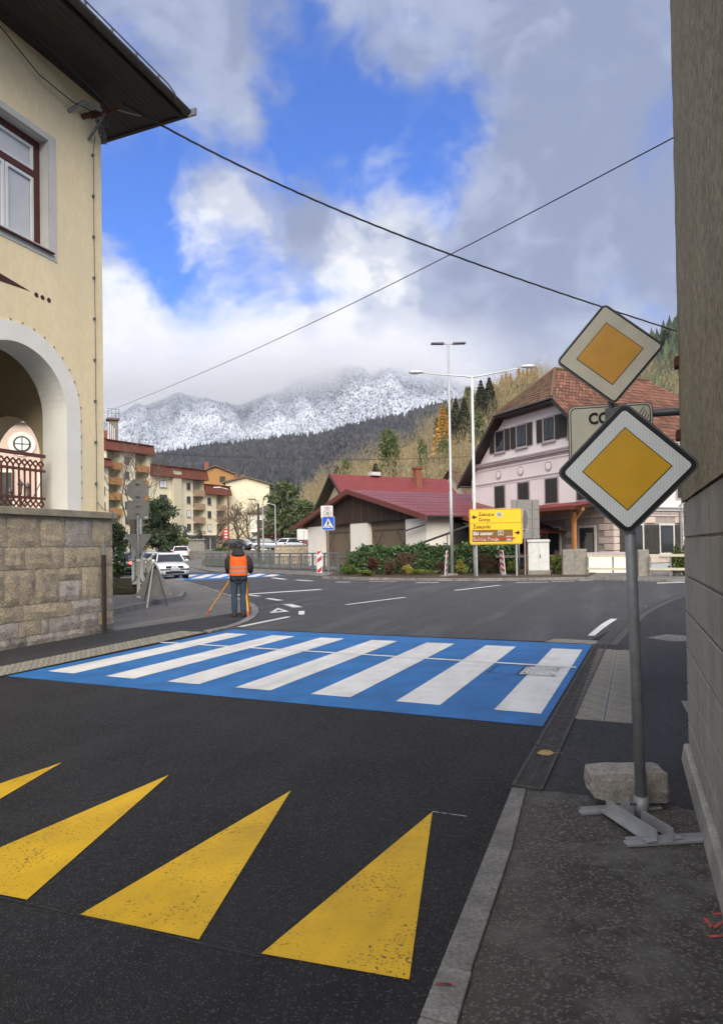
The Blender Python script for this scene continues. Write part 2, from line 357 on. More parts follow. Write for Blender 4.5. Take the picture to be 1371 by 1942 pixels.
pm('galv_dull', (.30,.31,.315), (.23,.235,.24), scale=12, rough=.55, metal=.35, bump=.15, bscale=50)
pm('galv_dark', (.16,.17,.175), (.115,.12,.125), scale=12, rough=.5, metal=.6)
pm('rust', (.16,.06,.03), (.09,.04,.025), scale=20, rough=.85, bump=.4, bscale=70)
pm('cable', (.018,.018,.019), rough=.55)
pm('cable_grey', (.10,.10,.10), rough=.55)
pm('frame_brown', (.095,.028,.022), (.075,.024,.019), scale=4, rough=.42)
pm('frame_white', (.72,.73,.74), (.66,.67,.68), scale=3, rough=.35)
pm('blind', (.84,.85,.86), (.78,.79,.80), scale=5, rough=.5)
pm('paint_brown', (.070,.032,.026), rough=.8)
pm('rail_red', (.15,.047,.034), (.12,.042,.032), scale=6, rough=.45)
pm('stucco_olive', (.47,.40,.26), (.39,.335,.22), scale=3.0, grain=(38,.42), bump=1.0, bscale=45, bdist=.03, c3=(.30,.27,.20), s3=.9, f3=(.5,.7), stretch=(1,1,.6))
pm('concrete_wall', (.44,.41,.345), (.36,.335,.285), scale=3.5, grain=(30,.22), bump=.5, bscale=50, bdist=.008, c3=(.28,.26,.22), s3=1.3, f3=(.5,.68), stretch=(1,1,.35))
pm('concrete', (.26,.245,.21), (.18,.17,.145), scale=5, bump=.6, bscale=40, c3=(.12,.115,.09), s3=2.5, f3=(.55,.72))
pm('block_stone', (.36,.34,.295), (.27,.255,.22), scale=8, grain=(45,.3), bump=.9, bscale=35, bdist=.012, c3=(.19,.18,.155), s3=5, f3=(.52,.66))
# ================================================================== the setting: ground, road, pavements
def sheet(name, pts, z, mat, parent=None, thick=0.0, kind=None, label=None, cat=None):
    mb = MB(); P = [(p[0], p[1]) for p in pts]; n = len(P)
    a = sum(P[i][0]*P[(i+1) % n][1] - P[(i+1) % n][0]*P[i][1] for i in range(n))
    if a < 0: P = P[::-1]
    top = [(x, y, z) for x, y in P]
    if thick:
        mb.add(top + [(x, y, z - thick) for x, y in P], [tuple(range(n))] + [(i, n+i, n+(i+1) % n, (i+1) % n) for i in range(n)])
    else: mb.poly(top)
    o = mb.build(name, mat, parent, fix=False)
    if kind: tag(o, label, cat, kind=kind)
    return o
def G(*pp): return [gpt(x, y) for x, y in pp]
def strip(p, q, w, z, mat, parent, name='road_marking'):
    p, q = Vector((p[0], p[1])), Vector((q[0], q[1])); t = (q-p).normalized(); n = Vector((-t.y, t.x)) * w / 2
    return sheet(name, [p-n, q-n, q+n, p+n], z, mat, parent)

xs = sorted(set([-2500,-1200,-700,-400] + list(range(-300, 301, 30)) + [400,700,1200,2500]))
ys = [-200,-60,-20,10,30,44] + list(range(48, 160, 6)) + [180,220,280,360,460,600,800,1100,1600,2400,4000]
mb = MB(); mb.add([(x, y, gz(x, y) - .04) for y in ys for x in xs],
    [(j*len(xs)+i, j*len(xs)+i+1, (j+1)*len(xs)+i+1, (j+1)*len(xs)+i) for j in range(len(ys)-1) for i in range(len(xs)-1)])
tag(mb.build('ground', 'field', fix=False), 'green valley floor spreading out behind the village', 'ground', kind='structure')

road = sheet('road', [(-30,-12),(30,-12),(34,26),(30,46),(-34,46)], 0, 'asphalt_new', kind='structure', label='dark new asphalt of the road junction', cat='road')
mb = MB()                                                           # the grey road that climbs away past the statue
L_, R2 = [(-16,45.5),(-19.2,56),(-22.5,68),(-27,84),(-36,110),(-48,140)], [(-9.5,45.5),(-13.5,56),(-16.5,68),(-20,84),(-28,110),(-38,140)]
mb.add([(x, y, gz(x,y)+.004) for x, y in L_] + [(x, y, gz(x,y)+.004) for x, y in R2], [(i, i+6, i+7, i+1) for i in range(5)])
far_road = tag(mb.build('village_road', 'asphalt_grey'), 'pale grey street climbing away past the statue', 'road', kind='structure')

# the wider junction is older, greyer asphalt, its grazing sheen painted into the tone too
sheet('junction_asphalt', [(-16,19.2),(-2.2,13.05),(3.55,10.6),(9,19),(20,27.5),(30,33),(28,45),(-30,45)], .002, 'asphalt_far', road)
# crossing: its own frame, ex to the far kerb, ey along the street
BO, EX, EY = Vector((1.54, 5.80)), Vector((-.914, .405)), Vector((.405, .914))
def CW(a, b): return BO + EX*a + EY*b
sheet('crossing_field', [CW(-.02,0), CW(6.72,0), CW(6.75,5.02), CW(-.02,5.05)], .004, 'blue_paint', road)
for k in range(7):
    a = .06 + k * .985 + (.03 if k == 6 else 0); w = .47 if k else .44
    sheet('crossing_stripe', [CW(a, .42), CW(a+w, .42), CW(a+w+.01, 4.45), CW(a+.01, 4.45)], .008, 'white_paint', road)
strip(CW(.0, 2.93), CW(7.0, 3.06), .085, .012, 'white_paint', road)
# worn square cover let into the crossing, painted over
mb = MB(); a0, a1, b0, b1 = .18, .98, 2.25, 2.80
sheet('manhole_cover', [CW(a0,b0), CW(a0+.42,b0), CW(a0+.42,b1), CW(a0,b1)], .0125, 'white_worn', road)
for p, q in ((CW(a0-.03,b0-.03), CW(a1,b0-.03)), (CW(a0-.03,b1+.03), CW(a1,b1+.03)), (CW(a1,b0-.03), CW(a1,b1+.03)), (CW(a0+.45,b0-.03), CW(a0+.45,b1+.03))):
    strip(p, q, .012, .0165, 'cast_iron', road, 'cover_joint')
sheet('road_patch', [CW(-.25,5.10), CW(.72,5.10), CW(.62,5.55), CW(-.30,5.5)], .005, 'tactile_clean', road)
# yellow teeth
teeth = [((.40,3.98),(-.42,2.62),(.15,2.45)), ((-.49,4.36),(-1.26,2.92),(-.69,2.72)), ((-1.39,4.70),(-2.16,3.25),(-1.56,3.05)), ((-2.29,5.01),(-3.05,3.58),(-2.46,3.38)), ((-3.2,5.34),(-3.95,3.92),(-3.36,3.72))]
for a, b, c in teeth: sheet('yellow_tooth', [a, b, c], .004, 'yellow_paint', road)
strip(gpt(820,1540), gpt(884,1549), .008, .004, 'white_worn', road, 'chalk_line')
strip((-3.0,3.56),(-.42,2.60), .010, .0035, 'asphalt_walk', road, 'asphalt_seam')
# other white lines of the junction
def dash(a, b, w, m='white_paint'): strip(gpt(*a), gpt(*b), w, .006, m, road)
dash((656,1147),(768,1133),.13); dash((862,1120),(948,1110),.15); dash((455,1189),(548,1170),.14)
dash((408,1131),(608,1118),.34); dash((366,1120),(420,1119),.2,'pink_white'); dash((468,1128),(492,1131),.2); dash((508,1135),(532,1139),.22); dash((545,1146),(565,1152),.26)
dash((316,1104),(338,1106),.25); dash((346,1107),(362,1109),.25); dash((372,1111),(389,1114),.25); dash((398,1122),(414,1123),.2)
dash((518,1096),(541,1099),.3); dash((562,1100),(592,1102),.3); dash((637,1104),(664,1104),.3); dash((788,1105),(832,1105),.25); dash((700,1103),(752,1103),.3,'pink_white')
dash((978,1105),(1040,1104),.2); dash((1045,1103),(1090,1102),.2); dash((1096,1101),(1125,1100),.2)
sheet('road_marking', G((567,1159),(578,1159),(577,1166),(566,1166)), .006, 'white_paint', road)
t1, t2, t3 = gpt(511,1163), gpt(549,1160), gpt(527,1153); cc = (t1+t2+t3)/3
for p, q in ((t1,t2),(t2,t3),(t3,t1)):                              # give-way triangle, an outline
    sheet('give_way_triangle', [p, q, cc+(q-cc)*.42, cc+(p-cc)*.42], .006, 'white_paint', road)
sheet('road_marking', G((1114,1206),(1127,1206),(1140,1195),(1155,1184),(1170,1174),(1157,1174),(1140,1184),(1126,1195)), .006, 'white_paint', road)
sheet('road_marking', G((1222,1150),(1250,1143.5),(1275,1139.5),(1310,1136),(1310,1138.5),(1276,1142),(1251,1146.5),(1226,1153)), .006, 'white_paint', road)
sheet('road_marking', G((1245,1105),(1300,1103),(1300,1105),(1245,1107)), .006, 'white_worn', road)
# the second blue crossing beyond the man
c2 = G((232,1103),(420,1099),(540,1092),(500,1086),(400,1088),(300,1091))
sheet('far_crossing_field', c2, .004, 'blue_paint', road)
for k in range(9):
    a, b = gpt(236+k*34, 1101.5-k*1.0), gpt(268+k*33, 1091.8-k*.55)
    strip(a, b, .62, .008, 'white_paint', road, 'far_crossing_stripe')
for a, b in (((575-5,0),(0,0)),): pass
for Y0, Y1, off in ((52,56,0.4),(62,65.5,.5),(73,77,.5)):
    def mid(Y):
        for i in range(5):
            if L_[i][1] <= Y <= L_[i+1][1]:
                t = (Y-L_[i][1])/(L_[i+1][1]-L_[i][1]); return (L_[i][0]*(1-t)+L_[i+1][0]*t)*(1-off)+(R2[i][0]*(1-t)+R2[i+1][0]*t)*off
    a, b = mid(Y0), mid(Y1); z0, z1 = gz(0,Y0)+.012, gz(0,Y1)+.012
    MB().add([(a-.1,Y0,z0),(a+.1,Y0,z0),(b+.1,Y1,z1),(b-.1,Y1,z1)],[(0,1,2,3)]).build('road_marking','white_paint',far_road)

# ---------------- right-hand pavement, kerb and drain
KB = [Vector(p) for p in ((-1.40,-2.0),(.17,2.23),(.95,4.30))]
nK = Vector((.936,-.352))
DR0, DRD, DRN = Vector((.955,4.34)), Vector((.405,.914)), Vector((.914,-.405))
curve = [DR0 + DRD*6.62] + [Vector(p) for p in ((4.35,11.75),(5.20,13.30),(6.1,14.95),(7.08,16.5),(8.5,18.6),(10.05,20.5),(13,23.4),(17,26.4),(24,30))]
pav = [KB[0], KB[1], KB[2], DR0] + curve + [(40,33),(40,-6),(2,-6)]
pavement = sheet('pavement', pav, .008, 'asphalt_walk', kind='structure', label='dark asphalt pavement running beside the olive wall', cat='pavement')
sheet('old_asphalt', [KB[0]+nK*.10, KB[1]+nK*.11, KB[2]+nK*.08, gpt(1060,1506), gpt(1120,1514), gpt(1200,1530), gpt(1255,1528), gpt(1305,1540), (2.3,3.7), (0,-3)], .013, 'asphalt_old', pavement)
kp = [KB[0] + (KB[1]-KB[0])*i/4 for i in range(4)] + [KB[1], KB[1]+(KB[2]-KB[1])*.13, KB[1]+(KB[2]-KB[1])*.64, KB[2]]
for i in range(len(kp)-1):
    a, b = kp[i], kp[i+1]; t = (b-a).normalized(); g = .004
    mb = MB(); n0 = nK*.125 if i < 5 else nK*.115; n1 = nK*.12 if i < 6 else nK*.09; a2, b2 = a+t*g, b-t*g
    h = .03 + random.uniform(-.002,.002)
    mb.hexa([(*a2,-.02),(*(a2+n0),-.02),(*(b2+n1),-.02),(*b2,-.02),(*a2,h),(*(a2+n0),h),(*(b2+n1),h),(*b2,h)])
    mb.build('kerb_stone', 'kerb', pavement, bev=.006)
strip(gpt(826,1868,.03), gpt(862,1869,.03), .016, .0345, 'pink_spray', pavement, 'spray_mark')
# red spray figures near the wall foot
for a, b in (((1335,1742),(1350,1762)),((1350,1762),(1371,1750)),((1352,1735),(1376,1733)),((1343,1778),(1376,1776))):
    strip(gpt(*a,.013), gpt(*b,.013), .016, .0175, 'pink_spray', pavement, 'spray_mark')
pm('edging', (.085,.082,.076), (.06,.058,.054), scale=9, bump=.5, bscale=70)
pm('slot_shade', (.006,.006,.006), rough=.9)
# drain: slotted iron covers with a frame
def grate_mesh(L, slots):
    mb = MB(); W = .20
    mb.box(0, .022, 0, L, -.03, .026); mb.box(W-.022, W, 0, L, -.03, .026)
    mb.box(.022, W-.022, 0, .02, -.03, .024); mb.box(.022, W-.022, L-.02, L, -.03, .024)
    if slots:
        n = int(L/.036)
        for i in range(n): mb.box(.022, W-.022, .02+(L-.04)*(i+.25)/n, .02+(L-.04)*(i+.75)/n, -.02, .022)
        mb.box(.094, .106, .02, L-.02, -.022, .021)
    else: mb.box(.022, W-.022, .02, L-.02, -.02, .0075)
    me_o = mb.build('drain_grate', 'cast_iron', pavement); return me_o
ang = math.atan2(DRD.y, DRD.x) - math.pi/2
s = 0.0
proto = None
for i in range(7):
    L = .93
    p = DR0 + DRD*s
    if proto is None: proto = grate_mesh(.92, True); o = proto
    else: o = link('drain_grate', proto.data, pavement)
    o.location = (p.x, p.y, 0); o.rotation_euler = (0, 0, ang); s += L + .012
sheet('drain_bed', [DR0, DR0+DRN*.2, DR0+DRN*.2+DRD*6.6, DR0+DRD*6.6], .0105, 'slot_shade', pavement)  # shallow sheet, near-black to paint the shade down in the slots
for i in range(len(curve)-1):                                        # covers round the bend
    a, b = curve[i], curve[i+1]; t = (b-a).normalized(); n0 = Vector((t.y,-t.x))*.20
    k = max(1, round((b-a).length))
    for j in range(k):
        p, q = a+(b-a)*(j/k)+t*.01, a+(b-a)*((j+1)/k)
        MB().hexa([(*p,-.02),(*(p+n0),-.02),(*(q+n0),-.02),(*q,-.02),(*p,.012),(*(p+n0),.012),(*(q+n0),.012),(*q,.012)]).build('drain_cover','cast_iron',pavement)
        p2, q2 = p+n0*1.06, q+n0*1.06
        MB().hexa([(*p2,-.02),(*(p2+n0*.6),-.02),(*(q2+n0*.6),-.02),(*q2,-.02),(*p2,.014),(*(p2+n0*.6),.014),(*(q2+n0*.6),.014),(*q2,.014)]).build('edging_stone','edging',pavement)
# tactile plates: each plate carries its raised bars
def plate_mesh(mat):
    mb = MB().box(.002,.296,.002,.296,-.005,.004)
    for r in range(6):
        for c in range(3):
            x = .028 + c*.094 + (.047 if r % 2 else 0); y = .022 + r*.047
            if x+.05 > .296: continue
            mb.add([(x,y,.004),(x+.056,y,.004),(x+.056,y+.022,.004),(x,y+.022,.004),(x+.005,y+.004,.013),(x+.051,y+.004,.013),(x+.051,y+.018,.013),(x+.005,y+.018,.013)],[(4,5,6,7),(0,1,5,4),(1,2,6,5),(2,3,7,6),(3,0,4,7)])
    return mb.build('tactile_plate', mat, pavement, fix=False)
def plates(org, d, nrow, ncol, mat, z, parent):
    n = Vector((d.y,-d.x)); p0 = None; a = math.atan2(d.y, d.x)-math.pi/2
    for r in range(nrow):
        for c in range(ncol):
            p = org + d*(.3*r) + n*(.3*c)
            if p0 is None: o = plate_mesh(mat); p0 = o; o.parent = parent
            else: o = link('tactile_plate', p0.data, parent)
            o.location = (p.x, p.y, z); o.rotation_euler = (0,0,a)
tdir = Vector((.385,.923))
plates(Vector((1.86,6.02)), tdir, 14, 2, 'tactile', .0125, pavement)
sheet('cover_plate', G((1225,1211),(1262,1204),(1312,1208),(1312,1217),(1275,1218)), .012, 'asphalt_grey', pavement)
mb = MB(); c0 = Vector((2.98,6.12))
sheet('service_cover', [c0, c0+Vector((.35,-.1)), c0+Vector((.52,.36)), c0+Vector((.17,.46))], .02, 'tactile', pavement)
# fallen leaf on the drain
mb = MB(); lp = gpt(1036,1430,.02); pts = [(-.075,0,.006),(-.05,.03,.012),(-.01,.045,.02),(.03,.035,.018),(.06,.01,.008),(.04,-.02,.004),(.01,-.038,.002),(-.04,-.028,.004)]
mb.add([(0,0,.006)] + pts, [(0,i+1,(i+1) % 8+1) for i in range(8)])
mb.tube([(.055,.0,.006),(.085,-.004,.012),(.12,-.02,.004)], .0022, 5)
pm('leaf_dead', (.40,.31,.12), (.28,.20,.07), scale=30, rough=.7)
lf = mb.build('fallen_leaf', 'leaf_dead', loc=lp); tag(lf, 'curled yellow-brown leaf lying on the drain grate', 'leaf')

# ---------------- left-hand pavement and the corner
corner_out = [(340,1208),(400,1200),(440,1191.5),(468,1182),(484,1172),(491,1163),(490,1155),(484,1149),(474,1143.5),(456,1137),(432,1129),(400,1118),(366,1107),(330,1098),(290,1094)]
walk = [Vector((-11.0,-6)), Vector((-8.2,-.4)), Vector((-4.72,8.40)), Vector((-3.05,12.55))] + [gpt(*p).to_2d() for p in corner_out[2:]] + [Vector((-20,38)), Vector((-26,34)), Vector((-20,5))]
pav_l = sheet('pavement', walk, .010, 'asphalt_grey', kind='structure', label='light gravelly asphalt pavement round the corner where the man stands', cat='pavement')
sheet('new_asphalt', [Vector((-11.2,-6)), Vector((-8.25,-.4)), Vector((-4.75,8.4)), Vector((-3.07,12.5)), gpt(440,1191), gpt(466,1181), gpt(480,1172), gpt(484,1164), gpt(470,1160), gpt(430,1166), gpt(330,1181), gpt(219,1197), Vector((-9,2.0))], .015, 'asphalt_walk', pav_l)
plates(Vector((-5.22,8.62)), Vector((.371,.928)), 15, 2, 'tactile_clean', .018, pav_l)
co = [gpt(*p).to_2d() for p in corner_out]
for i in range(1, len(co)-1):
    a, b = co[i], co[i+1]; t = (b-a).normalized(); n = Vector((-t.y,t.x))*(.17 if i < 9 else .12)
    MB().hexa([(*a,-.02),(*b,-.02),(*(b+n),-.02),(*(a+n),-.02),(*a,.04),(*b,.04),(*(b+n),.04),(*(a+n),.04)]).build('kerb_stone','kerb',pav_l,bev=.008)
# raised island behind the stone wall
isl = [gpt(190,1172), gpt(217,1166), gpt(272,1152), gpt(310,1144), gpt(345,1138), gpt(352,1128), gpt(330,1112), gpt(250,1104), gpt(150,1108)]
isl = [p.to_2d() for p in isl]
island = sheet('raised_island', isl, .13, 'asphalt_grey', thick=.16, kind='structure', label='raised paved island with planters and bollards behind the stone wall', cat='pavement')
for i in range(5):
    a, b = isl[i], isl[i+1]; t = (b-a).normalized(); n = Vector((t.y,-t.x))
    k = max(1, round((b-a).length/1.0))
    for j in range(k):
        p, q = a+(b-a)*(j/k)+t*.006, a+(b-a)*((j+1)/k)-t*.006
        MB().hexa([(*(p+n*.03),-.02),(*(q+n*.03),-.02),(*(q-n*.12),-.02),(*(p-n*.12),-.02),(*(p+n*.03),.15),(*(q+n*.03),.15),(*(q-n*.12),.15),(*(p-n*.12),.15)]).build('kerb_stone','galv_dull' if 0 else 'kerb',island,bev=.012)

# ---------------- the far side: pavement by the railing, planting bed
far_p = [(300,1082.5),(352,1076),(372,1080),(405,1086.5),(440,1087.5),(500,1088.5),(560,1092),(640,1098),(700,1100)]
far_w = [gpt(*p).to_2d() for p in far_p]
sheet('far_pavement', far_w[1:] + [Vector((1.5,42)), Vector((-3,58)), Vector((-10,62))], .10, 'asphalt_grey', thick=.14, kind='structure', label='pale pavement along the grey bridge railing', cat='pavement')
bed = [gpt(*p).to_2d() for p in ((612,1097.5),(700,1100.5),(860,1102),(1000,1101),(1110,1099.5))]
bed_o = sheet('planting_bed', bed + [Vector((13,36)), Vector((11,44)), Vector((-1,46))], .112, 'earth', thick=.16, kind='structure', label='earth planting bed behind the far kerb', cat='ground')
bk = bed + [gpt(1180,1101).to_2d(), gpt(1260,1103).to_2d(), gpt(1330,1104).to_2d()]
for i in range(len(bk)-1):
    a, b = bk[i], bk[i+1]; k = max(1, round((b-a).length/1.0)); t = (b-a).normalized(); n = Vector((t.y,-t.x))
    for j in range(k):
        p, q = a+(b-a)*(j/k)+t*.008, a+(b-a)*((j+1)/k)-t*.008
        MB().hexa([(*(p+n*.06),-.02),(*(q+n*.06),-.02),(*(q-n*.09),-.02),(*(p-n*.09),-.02),(*(p+n*.06),.12),(*(q+n*.06),.12),(*(q-n*.09),.12),(*(p-n*.09),.12)]).build('kerb_stone','kerb',bed_o,bev=.01)
yard = sheet('house_yard', [bk[4], bk[5], bk[6], bk[7], Vector((30,40)), Vector((13,37))], .09, 'asphalt_grey', thick=.12, kind='structure', label='pale forecourt in front of the pink house', cat='ground')
# ================================================================== the yellow building with stone base (left)
TH = R_(21.8)
LB = thing('yellow_building', 'yellow rendered corner building with rough stone base and arched loggia', 'building', (-4.9, 13.03, 0), math.atan2(-math.cos(TH), -math.sin(TH)))
# local x runs along the facade towards the camera, y out into the street
YW, BACK, XE = -.10, -9.0, 9.0                                       # wall plane, rear, near end
wallb = MB().box(.02, XE, BACK, -.032, -.1, 2.22).build('stone_base', 'mortar', LB)
rows = [(0,.17,[0,.30,.74,1.40,2.03,2.37]), (.17,.43,[0,.38,.85,1.57,1.74,2.18]), (.43,.70,[0,.24,1.05,2.10]), (.70,1.30,[0,.31,.80,1.33,1.85,2.46]),
        (1.30,1.68,[0,.25,.93,1.22,1.5,2.05,2.45]), (1.68,2.215,[0,.54,1.19,1.73,2.40])]
def stone(x0, x1, z0, z1, face='y'):
    nx, nz = max(3, min(7, int((x1-x0)/.09))), max(2, min(6, int((z1-z0)/.09)))
    g = .0065; x0 += g; x1 -= g; z0 += g; z1 -= g
    mb = MB(); vs = []
    for j in range(nz+1):
        for i in range(nx+1):
            e = i in (0,nx) or j in (0,nz)
            x = x0+(x1-x0)*i/nx + random.uniform(-.006,.006); z = z0+(z1-z0)*j/nz + random.uniform(-.006,.006)
            if not e: x += random.uniform(-.02,.02); z += random.uniform(-.02,.02)
            vs.append((x, -.020 if e else random.uniform(-.014,.012), z))
    fs = [(j*(nx+1)+i, j*(nx+1)+i+1, (j+1)*(nx+1)+i+1, (j+1)*(nx+1)+i) for j in range(nz) for i in range(nx)]
    rim = [i for i in range(nx+1)] + [(j*(nx+1)+nx) for j in range(1,nz+1)] + [nz*(nx+1)+i for i in range(nx-1,-1,-1)] + [j*(nx+1) for j in range(nz-1,0,-1)]
    n = len(vs); vs += [(vs[k][0], -.08, vs[k][2]) for k in rim]
    fs += [(rim[k], rim[(k+1) % len(rim)], n+(k+1) % len(rim), n+k) for k in range(len(rim))]
    if face == 'x': vs = [(-y*1.0-.0, -x, z) for x, y, z in vs]        # stones of the end wall, turned round the corner
    low = z0 < .15; mat = random.choice(('stone_grey','stone_grey','stone_dark') if low else (('stone_grey','stone_warm','stone_grey') if z0 < .68 else ('stone_warm','stone_warm','stone_grey')))
    return mb.add(vs, fs).build('stone', mat, wallb, smooth=False)
for z0, z1, xsx in rows:
    xx = list(xsx)
    while xx[-1] < 6.5: xx.append(xx[-1] + random.uniform(.42,.75))
    for a, b in zip(xx[:-1], xx[1:]):
        if b-a > .5 and z1-z0 > .5 and random.random() < .2:
            zm = z0+(z1-z0)*random.uniform(.55,.75); stone(a,b,z0,zm); stone(a,b,zm,z1)
        else: stone(a, b, z0, z1)
    xx = [.02]
    while xx[-1] < 4: xx.append(xx[-1]+random.uniform(.45,.7))
    for a, b in zip(xx[:-1], xx[1:]): stone(a, b, z0, z1, 'x')
MB().box(-.06, XE, BACK, .07, 2.222, 2.35).build('ledge', 'ledge_stone', LB, bev=.012)
# upper wall: polygons round the arch and the window, with thickness
AC, AZ, RO, RI, TW = 2.10, 4.12, 1.37, 1.04, .57
W0, W1, WZ0, WZ1 = 1.42, 3.9, 7.02, 8.99                             # window opening
ZT = 10.46
def arch_pts(cx, cz, r, n=28): return [(cx+r*math.cos(math.pi*k/n), cz+r*math.sin(math.pi*k/n)) for k in range(n+1)]
def arch_wall(mb, x0, x1, z0, z1, cx, cz, r, ya, yb, swap=False, split=None):
    """wall slab x0..x1, z0..z1 with a round-headed opening down to z0; ya is its outer face, yb its inner"""
    ap = arch_pts(cx, cz, r)
    for y in (ya, yb):
        def P(x, z): return (y, x, z) if swap else (x, y, z)
        mb.poly([P(x0,z0),P(cx-r,z0),P(cx-r,cz),P(x0,cz)]); mb.poly([P(cx+r,z0),P(x1,z0),P(x1,cz),P(cx+r,cz)])
        zt = cz+r+.02
        for (ax, az), (bx, bz) in zip(ap[:-1], ap[1:]):
            mb.poly([P(ax,az),P(bx,bz),P(bx,zt),P(ax,zt)])
        mb.poly([P(cx+r,cz),P(x1,cz),P(x1,zt),P(cx+r,zt)]); mb.poly([P(x0,cz),P(cx-r,cz),P(cx-r,zt),P(x0,zt)])
        if zt < z1 and split is None: mb.poly([P(x0,zt),P(x1,zt),P(x1,z1),P(x0,z1)])
    def Q(x, y, z): return (y, x, z) if swap else (x, y, z)
    rim = [(cx+r,z0)] + ap + [(cx-r,z0)]
    for (ax, az), (bx, bz) in zip(rim[:-1], rim[1:]): mb.poly([Q(ax,ya,az),Q(bx,ya,bz),Q(bx,yb,bz),Q(ax,yb,az)])
    return zt
mb = MB(); X0 = .12
zt = arch_wall(mb, X0, XE, 2.35, 6.0, AC, AZ, RI, YW, YW-TW, split=True)
for y in (YW, YW-.4):
    mb.poly([(X0,y,zt),(XE,y,zt),(XE,y,WZ0),(X0,y,WZ0)]); mb.poly([(X0,y,WZ0),(W0,y,WZ0),(W0,y,WZ1),(X0,y,WZ1)])
    mb.poly([(W1,y,WZ0),(XE,y,WZ0),(XE,y,WZ1),(W1,y,WZ1)]); mb.poly([(X0,y,WZ1),(XE,y,WZ1),(XE,y,ZT),(X0,y,ZT)])
mb.poly([(X0,YW,6.0),(X0,BACK,6.0),(X0,BACK,ZT),(X0,YW,ZT)])          # end wall, upper part
mb.poly([(XE,YW,2.35),(XE,BACK,2.35),(XE,BACK,ZT),(XE,YW,ZT)]); mb.poly([(X0,BACK,2.35),(XE,BACK,2.35),(XE,BACK,ZT),(X0,BACK,ZT)])
upper = mb.build('wall', 'yellow_wall', LB, fix=False)
mb = MB()
arch_wall(mb, YW-4.6, YW-.002, 2.35, 6.0, -2.15, 3.42, .92, X0+.002, X0+.5, swap=True)
mb.build('end_wall', 'yellow_wall', LB, fix=False)
# loggia interior
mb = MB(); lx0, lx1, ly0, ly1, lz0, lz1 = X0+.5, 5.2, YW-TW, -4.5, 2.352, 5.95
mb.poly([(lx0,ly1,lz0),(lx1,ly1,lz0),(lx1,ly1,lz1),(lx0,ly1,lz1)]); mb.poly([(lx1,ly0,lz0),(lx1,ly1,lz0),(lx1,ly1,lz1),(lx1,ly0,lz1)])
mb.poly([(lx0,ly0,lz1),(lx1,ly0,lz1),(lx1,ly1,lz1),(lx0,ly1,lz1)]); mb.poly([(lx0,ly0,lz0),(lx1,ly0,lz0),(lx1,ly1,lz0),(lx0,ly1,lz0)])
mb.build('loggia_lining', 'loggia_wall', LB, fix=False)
# white band round the arch, proud of the wall, and its soffit
mb = MB(); po, pi = [(AC+RO,2.352)] + arch_pts(AC,AZ,RO) + [(AC-RO,2.352)], [(AC+RI-.004,2.352)] + arch_pts(AC,AZ,RI-.004) + [(AC-RI+.004,2.352)]
for k in range(len(po)-1):
    a, b, c, d = po[k], po[k+1], pi[k+1], pi[k]
    mb.poly([(a[0],YW+.018,a[1]),(b[0],YW+.018,b[1]),(c[0],YW+.018,c[1]),(d[0],YW+.018,d[1])])
    mb.poly([(a[0],YW+.018,a[1]),(b[0],YW+.018,b[1]),(b[0],YW,b[1]),(a[0],YW,a[1])])
    mb.poly([(d[0],YW+.018,d[1]),(c[0],YW+.018,c[1]),(c[0],YW-TW,c[1]),(d[0],YW-TW,d[1])])
mb.build('arch_band', 'white_render', LB, fix=False)
clp = MB().box(-.012,.012,0,.016,-.026,.026).build('lamp_clip', 'ledge_stone', LB); first = True   # little clips along the arch band
for k in range(16):
    if k < 6: x, z, a = AC-RO-.015, 2.6+k*.29, 0
    else:
        an = math.pi - (k-5.2)*.17; x, z, a = AC+(RO+.015)*math.cos(an), AZ+(RO+.015)*math.sin(an), math.pi/2-an
    o = clp if first else link('lamp_clip', clp.data, LB); first = False
    o.location = (x, YW, z); o.rotation_euler = (0, a, 0)
# window
win = MB()
f0, f1, g0, g1, yd = W0, W1, WZ0, WZ1, YW-.20
mbs = MB()
for (a,b,c,d) in ((W0-.17,W0,WZ0-.17,WZ1+.12),(W1,W1+.17,WZ0-.17,WZ1+.12),(W0,W1,WZ1,WZ1+.12),(W0,W1,WZ0-.17,WZ0)): mbs.box(a,b,YW-.002,YW+.012,c,d)
mbs.build('window_surround', 'grey_surround', LB)
mb = MB()                                                            # plaster reveal
for a, b in (((W0,WZ0),(W0,WZ1)),((W1,WZ0),(W1,WZ1)),((W0,WZ1),(W1,WZ1)),((W0,WZ0),(W1,WZ0))):
    mb.poly([(a[0],YW+.01,a[1]),(b[0],YW+.01,b[1]),(b[0],YW-.4,b[1]),(a[0],YW-.4,a[1])])
mb.build('window_reveal', 'grey_surround', LB, fix=False)
fr = MB()
for a,b,c,d in ((W0,W0+.12,WZ0,WZ1),(W1-.12,W1,WZ0,WZ1),(W0+.12,W1-.12,WZ1-.12,WZ1),(W0+.12,W1-.12,WZ0,WZ0+.09),(W0+.12,W1-.12,8.30,8.42)): fr.box(a,b,yd-.06,yd,c,d)
win_o = fr.build('window', 'frame_brown', LB, bev=.008)
